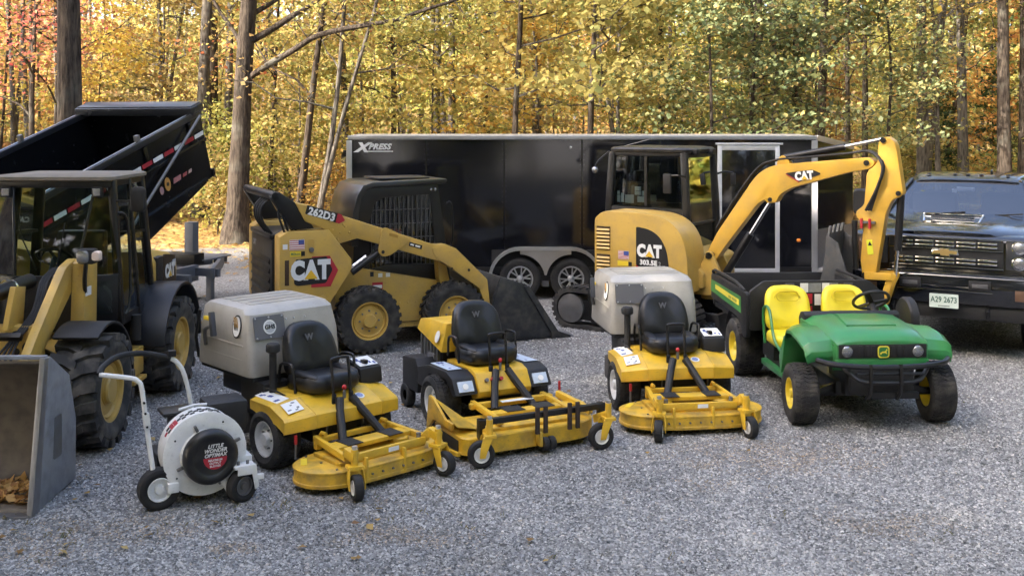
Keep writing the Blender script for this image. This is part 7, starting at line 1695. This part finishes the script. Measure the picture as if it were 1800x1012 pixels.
# ---------------- walk-behind leaf blower ----------------
def build_blower():
    t = thing('leaf_blower', 'white walk-behind leaf blower with round black intake cover', 'blower', (-2.385, 8.27, 0), 30)
    y0, y1 = -.16, .10; cz = .375; Rr = .30
    # scroll housing, seam flange and stepped front
    MB().lathe([(.001, y1), (Rr * .93, y1), (Rr, y1 - .02), (Rr, y0 + .02), (Rr + .012, y0 + .018), (Rr + .012, y0 + .008), (Rr * .97, y0), (.19, y0 - .005), (.18, y0 - .02), (.001, y0 - .02)], (0, 0, cz), 'y', 48).obj('housing', WHT, t, 0, 30)
    MB().lathe([(.001, y0 - .10), (.12, y0 - .10), (.135, y0 - .105), (.155, y0 - .12), (.185, y0 - .115), (.203, y0 - .09), (.206, y0 - .05), (.195, y0 - .012)], (.02, 0, cz - .005), 'y', 40).obj('intake_cover', mat('intake_black', (.008, .008, .009), .35, dirt=.15), t, 0, 50)
    # discharge outlet along the bottom towards the front
    MB().loft([[(.05, y, z) for y, z in ((y0, .08), (y1, .08), (y1, .30), (y0, .30))], [(.30, y, z) for y, z in ((y0, .12), (y1, .12), (y1, .32), (y0, .32))], [(.36, y, z) for y, z in ((y0 + .01, .13), (y1 - .01, .13), (y1 - .01, .31), (y0 + .01, .31))]]).obj('outlet', WHT, t, .01)
    # label: red half-disc and lettering
    L = Vector((.045, y0 - .103, cz + .01))
    half = [(.088 * math.cos(R(a)), .088 * math.sin(R(a))) for a in range(180, 361, 10)]
    plate('label_red', [(x, z) for x, z in half], DECR, t, L + Vector((0, 0, -.015)), (1, 0, 0), (0, 0, 1), .003)
    for s_, z, sz in (('LITTLE', .070, .037), ('WONDER', .037, .037), ('OPTIMAX', .003, .037)): text(s_, sz, DECW, t, L + Vector((0, -.005, z)), (1, 0, 0), (0, 0, 1), bold=.001, shear=.3, sx=1.0)
    for s_, z, sz in (('MAXIMUM', -.034, .022), ('OUTPUT', -.056, .022), ('BLOWER', -.078, .020)): text(s_, sz, DECW, t, L + Vector((0, -.005, z)), (1, 0, 0), (0, 0, 1), bold=.0004)
    for a in (115, 200, 290, 20):
        c = Vector((.02 + .225 * math.cos(R(a)), y0 - .02, cz + .225 * math.sin(R(a)))); MB().box(c, (.02, .03, .05), (0, 90 - a, 0)).obj('clip', STL, t, .004)
    for a in (60, 150, 215, 330): MB().ell((.26 * math.cos(R(a)), y0 - .005, cz + .26 * math.sin(R(a))), (.008, .005, .008), 8, 5).obj('screw', DECB, t)
    # checkered and red decal band around the rim
    for i in range(14):
        a = 150 - i * 6.5; c = Vector((Rr * 1.004 * math.cos(R(a)), -.03, cz + Rr * 1.004 * math.sin(R(a))))
        for k in range(3):
            if i in (2, 3) or (i + k) % 2: MB().box(c + Vector((0, -.03 + k * .03, 0)), (.005, .028, .032), (0, -a, 0)).obj('rim_decal', DECR if i in (0, 2, 3) else DECB, t)
    # wheels: a big one at each rear side, a small swivel wheel in front
    def bw(p, rad, w, m_, yaw=0):
        e = empty('wheel', t, p, (0, 0, R(yaw))); link('tyre', tyre_mesh(('bl', rad), rad, w, rad * .55, 'smooth', RUB if rad < .12 else RUBD), e)
        mb = MB()
        for s in (-1, 1): mb.lathe([(rad * .58, s * w * .42), (rad * .54, s * w * .46), (rad * .48, s * w * .2), (rad * .25, s * w * .2), (rad * .2, s * w * .45), (.001, s * w * .45)], n=24)
        mb.obj('rim', m_, e)
        return e
    bw((-.33, -.10, .155), .155, .11, WHT, 0); bw((-.10, .46, .155), .155, .11, WHT, 0)
    MB().cyl((-.33, -.1, .155), (-.1, .46, .155), .014, 8).obj('axle', STL, t)
    MB().bb(-.28, -.20, -.19, -.10, .13, .2).obj('axle_bracket', WHT, t, .006)
    bw((.25, -.25, .125), .125, .085, STL, 22)
    MB().prism([(.10, .16), (.16, .05), (.27, .09), (.28, .17), (.14, .22)], -.205, -.195).obj('fork_plate', WHT, t, .003); MB().prism([(.2, .22), (.2, .29), (.34, .29), (.36, .12), (.33, .10), (.31, .22)], -.325, -.312).obj('fork_plate', WHT, t, .003)
    MB().bb(.18, .34, -.32, -.20, .265, .285).obj('fork_top', WHT, t, .004)
    for x in (.22, .29): MB().cyl((x, -.26, .285), (x, -.26, .31), .012, 8).obj('bolt', STL, t)
    MB().box((.37, -.31, .19), (.06, .03, .04)).obj('outlet_lever', WHT, t, .006)
    # handlebars with rubber grip
    hb = MB().tube([(-.36, -.10, .22), (-.41, -.08, .60), (-.445, -.07, .90), (-.47, -.05, .955), (-.52, -.03, .98), (-.72, .06, 1.01)], .018, 8, 3).obj('handlebar', WHT, t)
    MB().tube([(.06, .36, .30), (.02, .37, .62), (-.03, .38, .86), (-.08, .38, .96), (-.14, .38, 1.01)], .018, 8, 3).obj('handlebar', WHT, t)
    for z, x in ((.62, -.413), (.72, -.425), (.80, -.434)): MB().cyl((x, -.105, z), (x, -.09, z), .009, 8).obj('handle_screw', DECB, hb)
    MB().box((-.413, -.078, .66), (.045, .045, .12), (0, -6, 0)).obj('handle_sleeve', WHT, hb, .004)
    MB().tube([(-.72, .06, 1.01), (-.68, .14, 1.05), (-.55, .28, 1.085), (-.35, .37, 1.07), (-.14, .38, 1.01)], .022, 10, 4).obj('rubber_grip', RUBD, t)
    MB().bb(-.16, -.10, .35, .40, 1.02, 1.07).obj('throttle_lever', BLK, t, .008)
    # engine behind the housing
    MB().bb(-.16, .2, .12, .42, .34, .60).obj('engine', BLKM, t, .02); MB().bb(.1, .42, .16, .46, .42, .66).obj('engine_cover', BLKM, t, .03); MB().bb(-.24, .0, .16, .40, .60, .63).obj('fuel_tank', BLK, t, .02)
    MB().tube([(-.12, .18, .645), (.0, .2, .66), (.10, .2, .655)], .012, 6).obj('starter_handle', DECW, t)
    MB().prism([(-.3, .12), (.3, .12), (.3, .34), (-.3, .34)], .10, .40).obj('base_frame', BLK, t, .01)
build_blower()
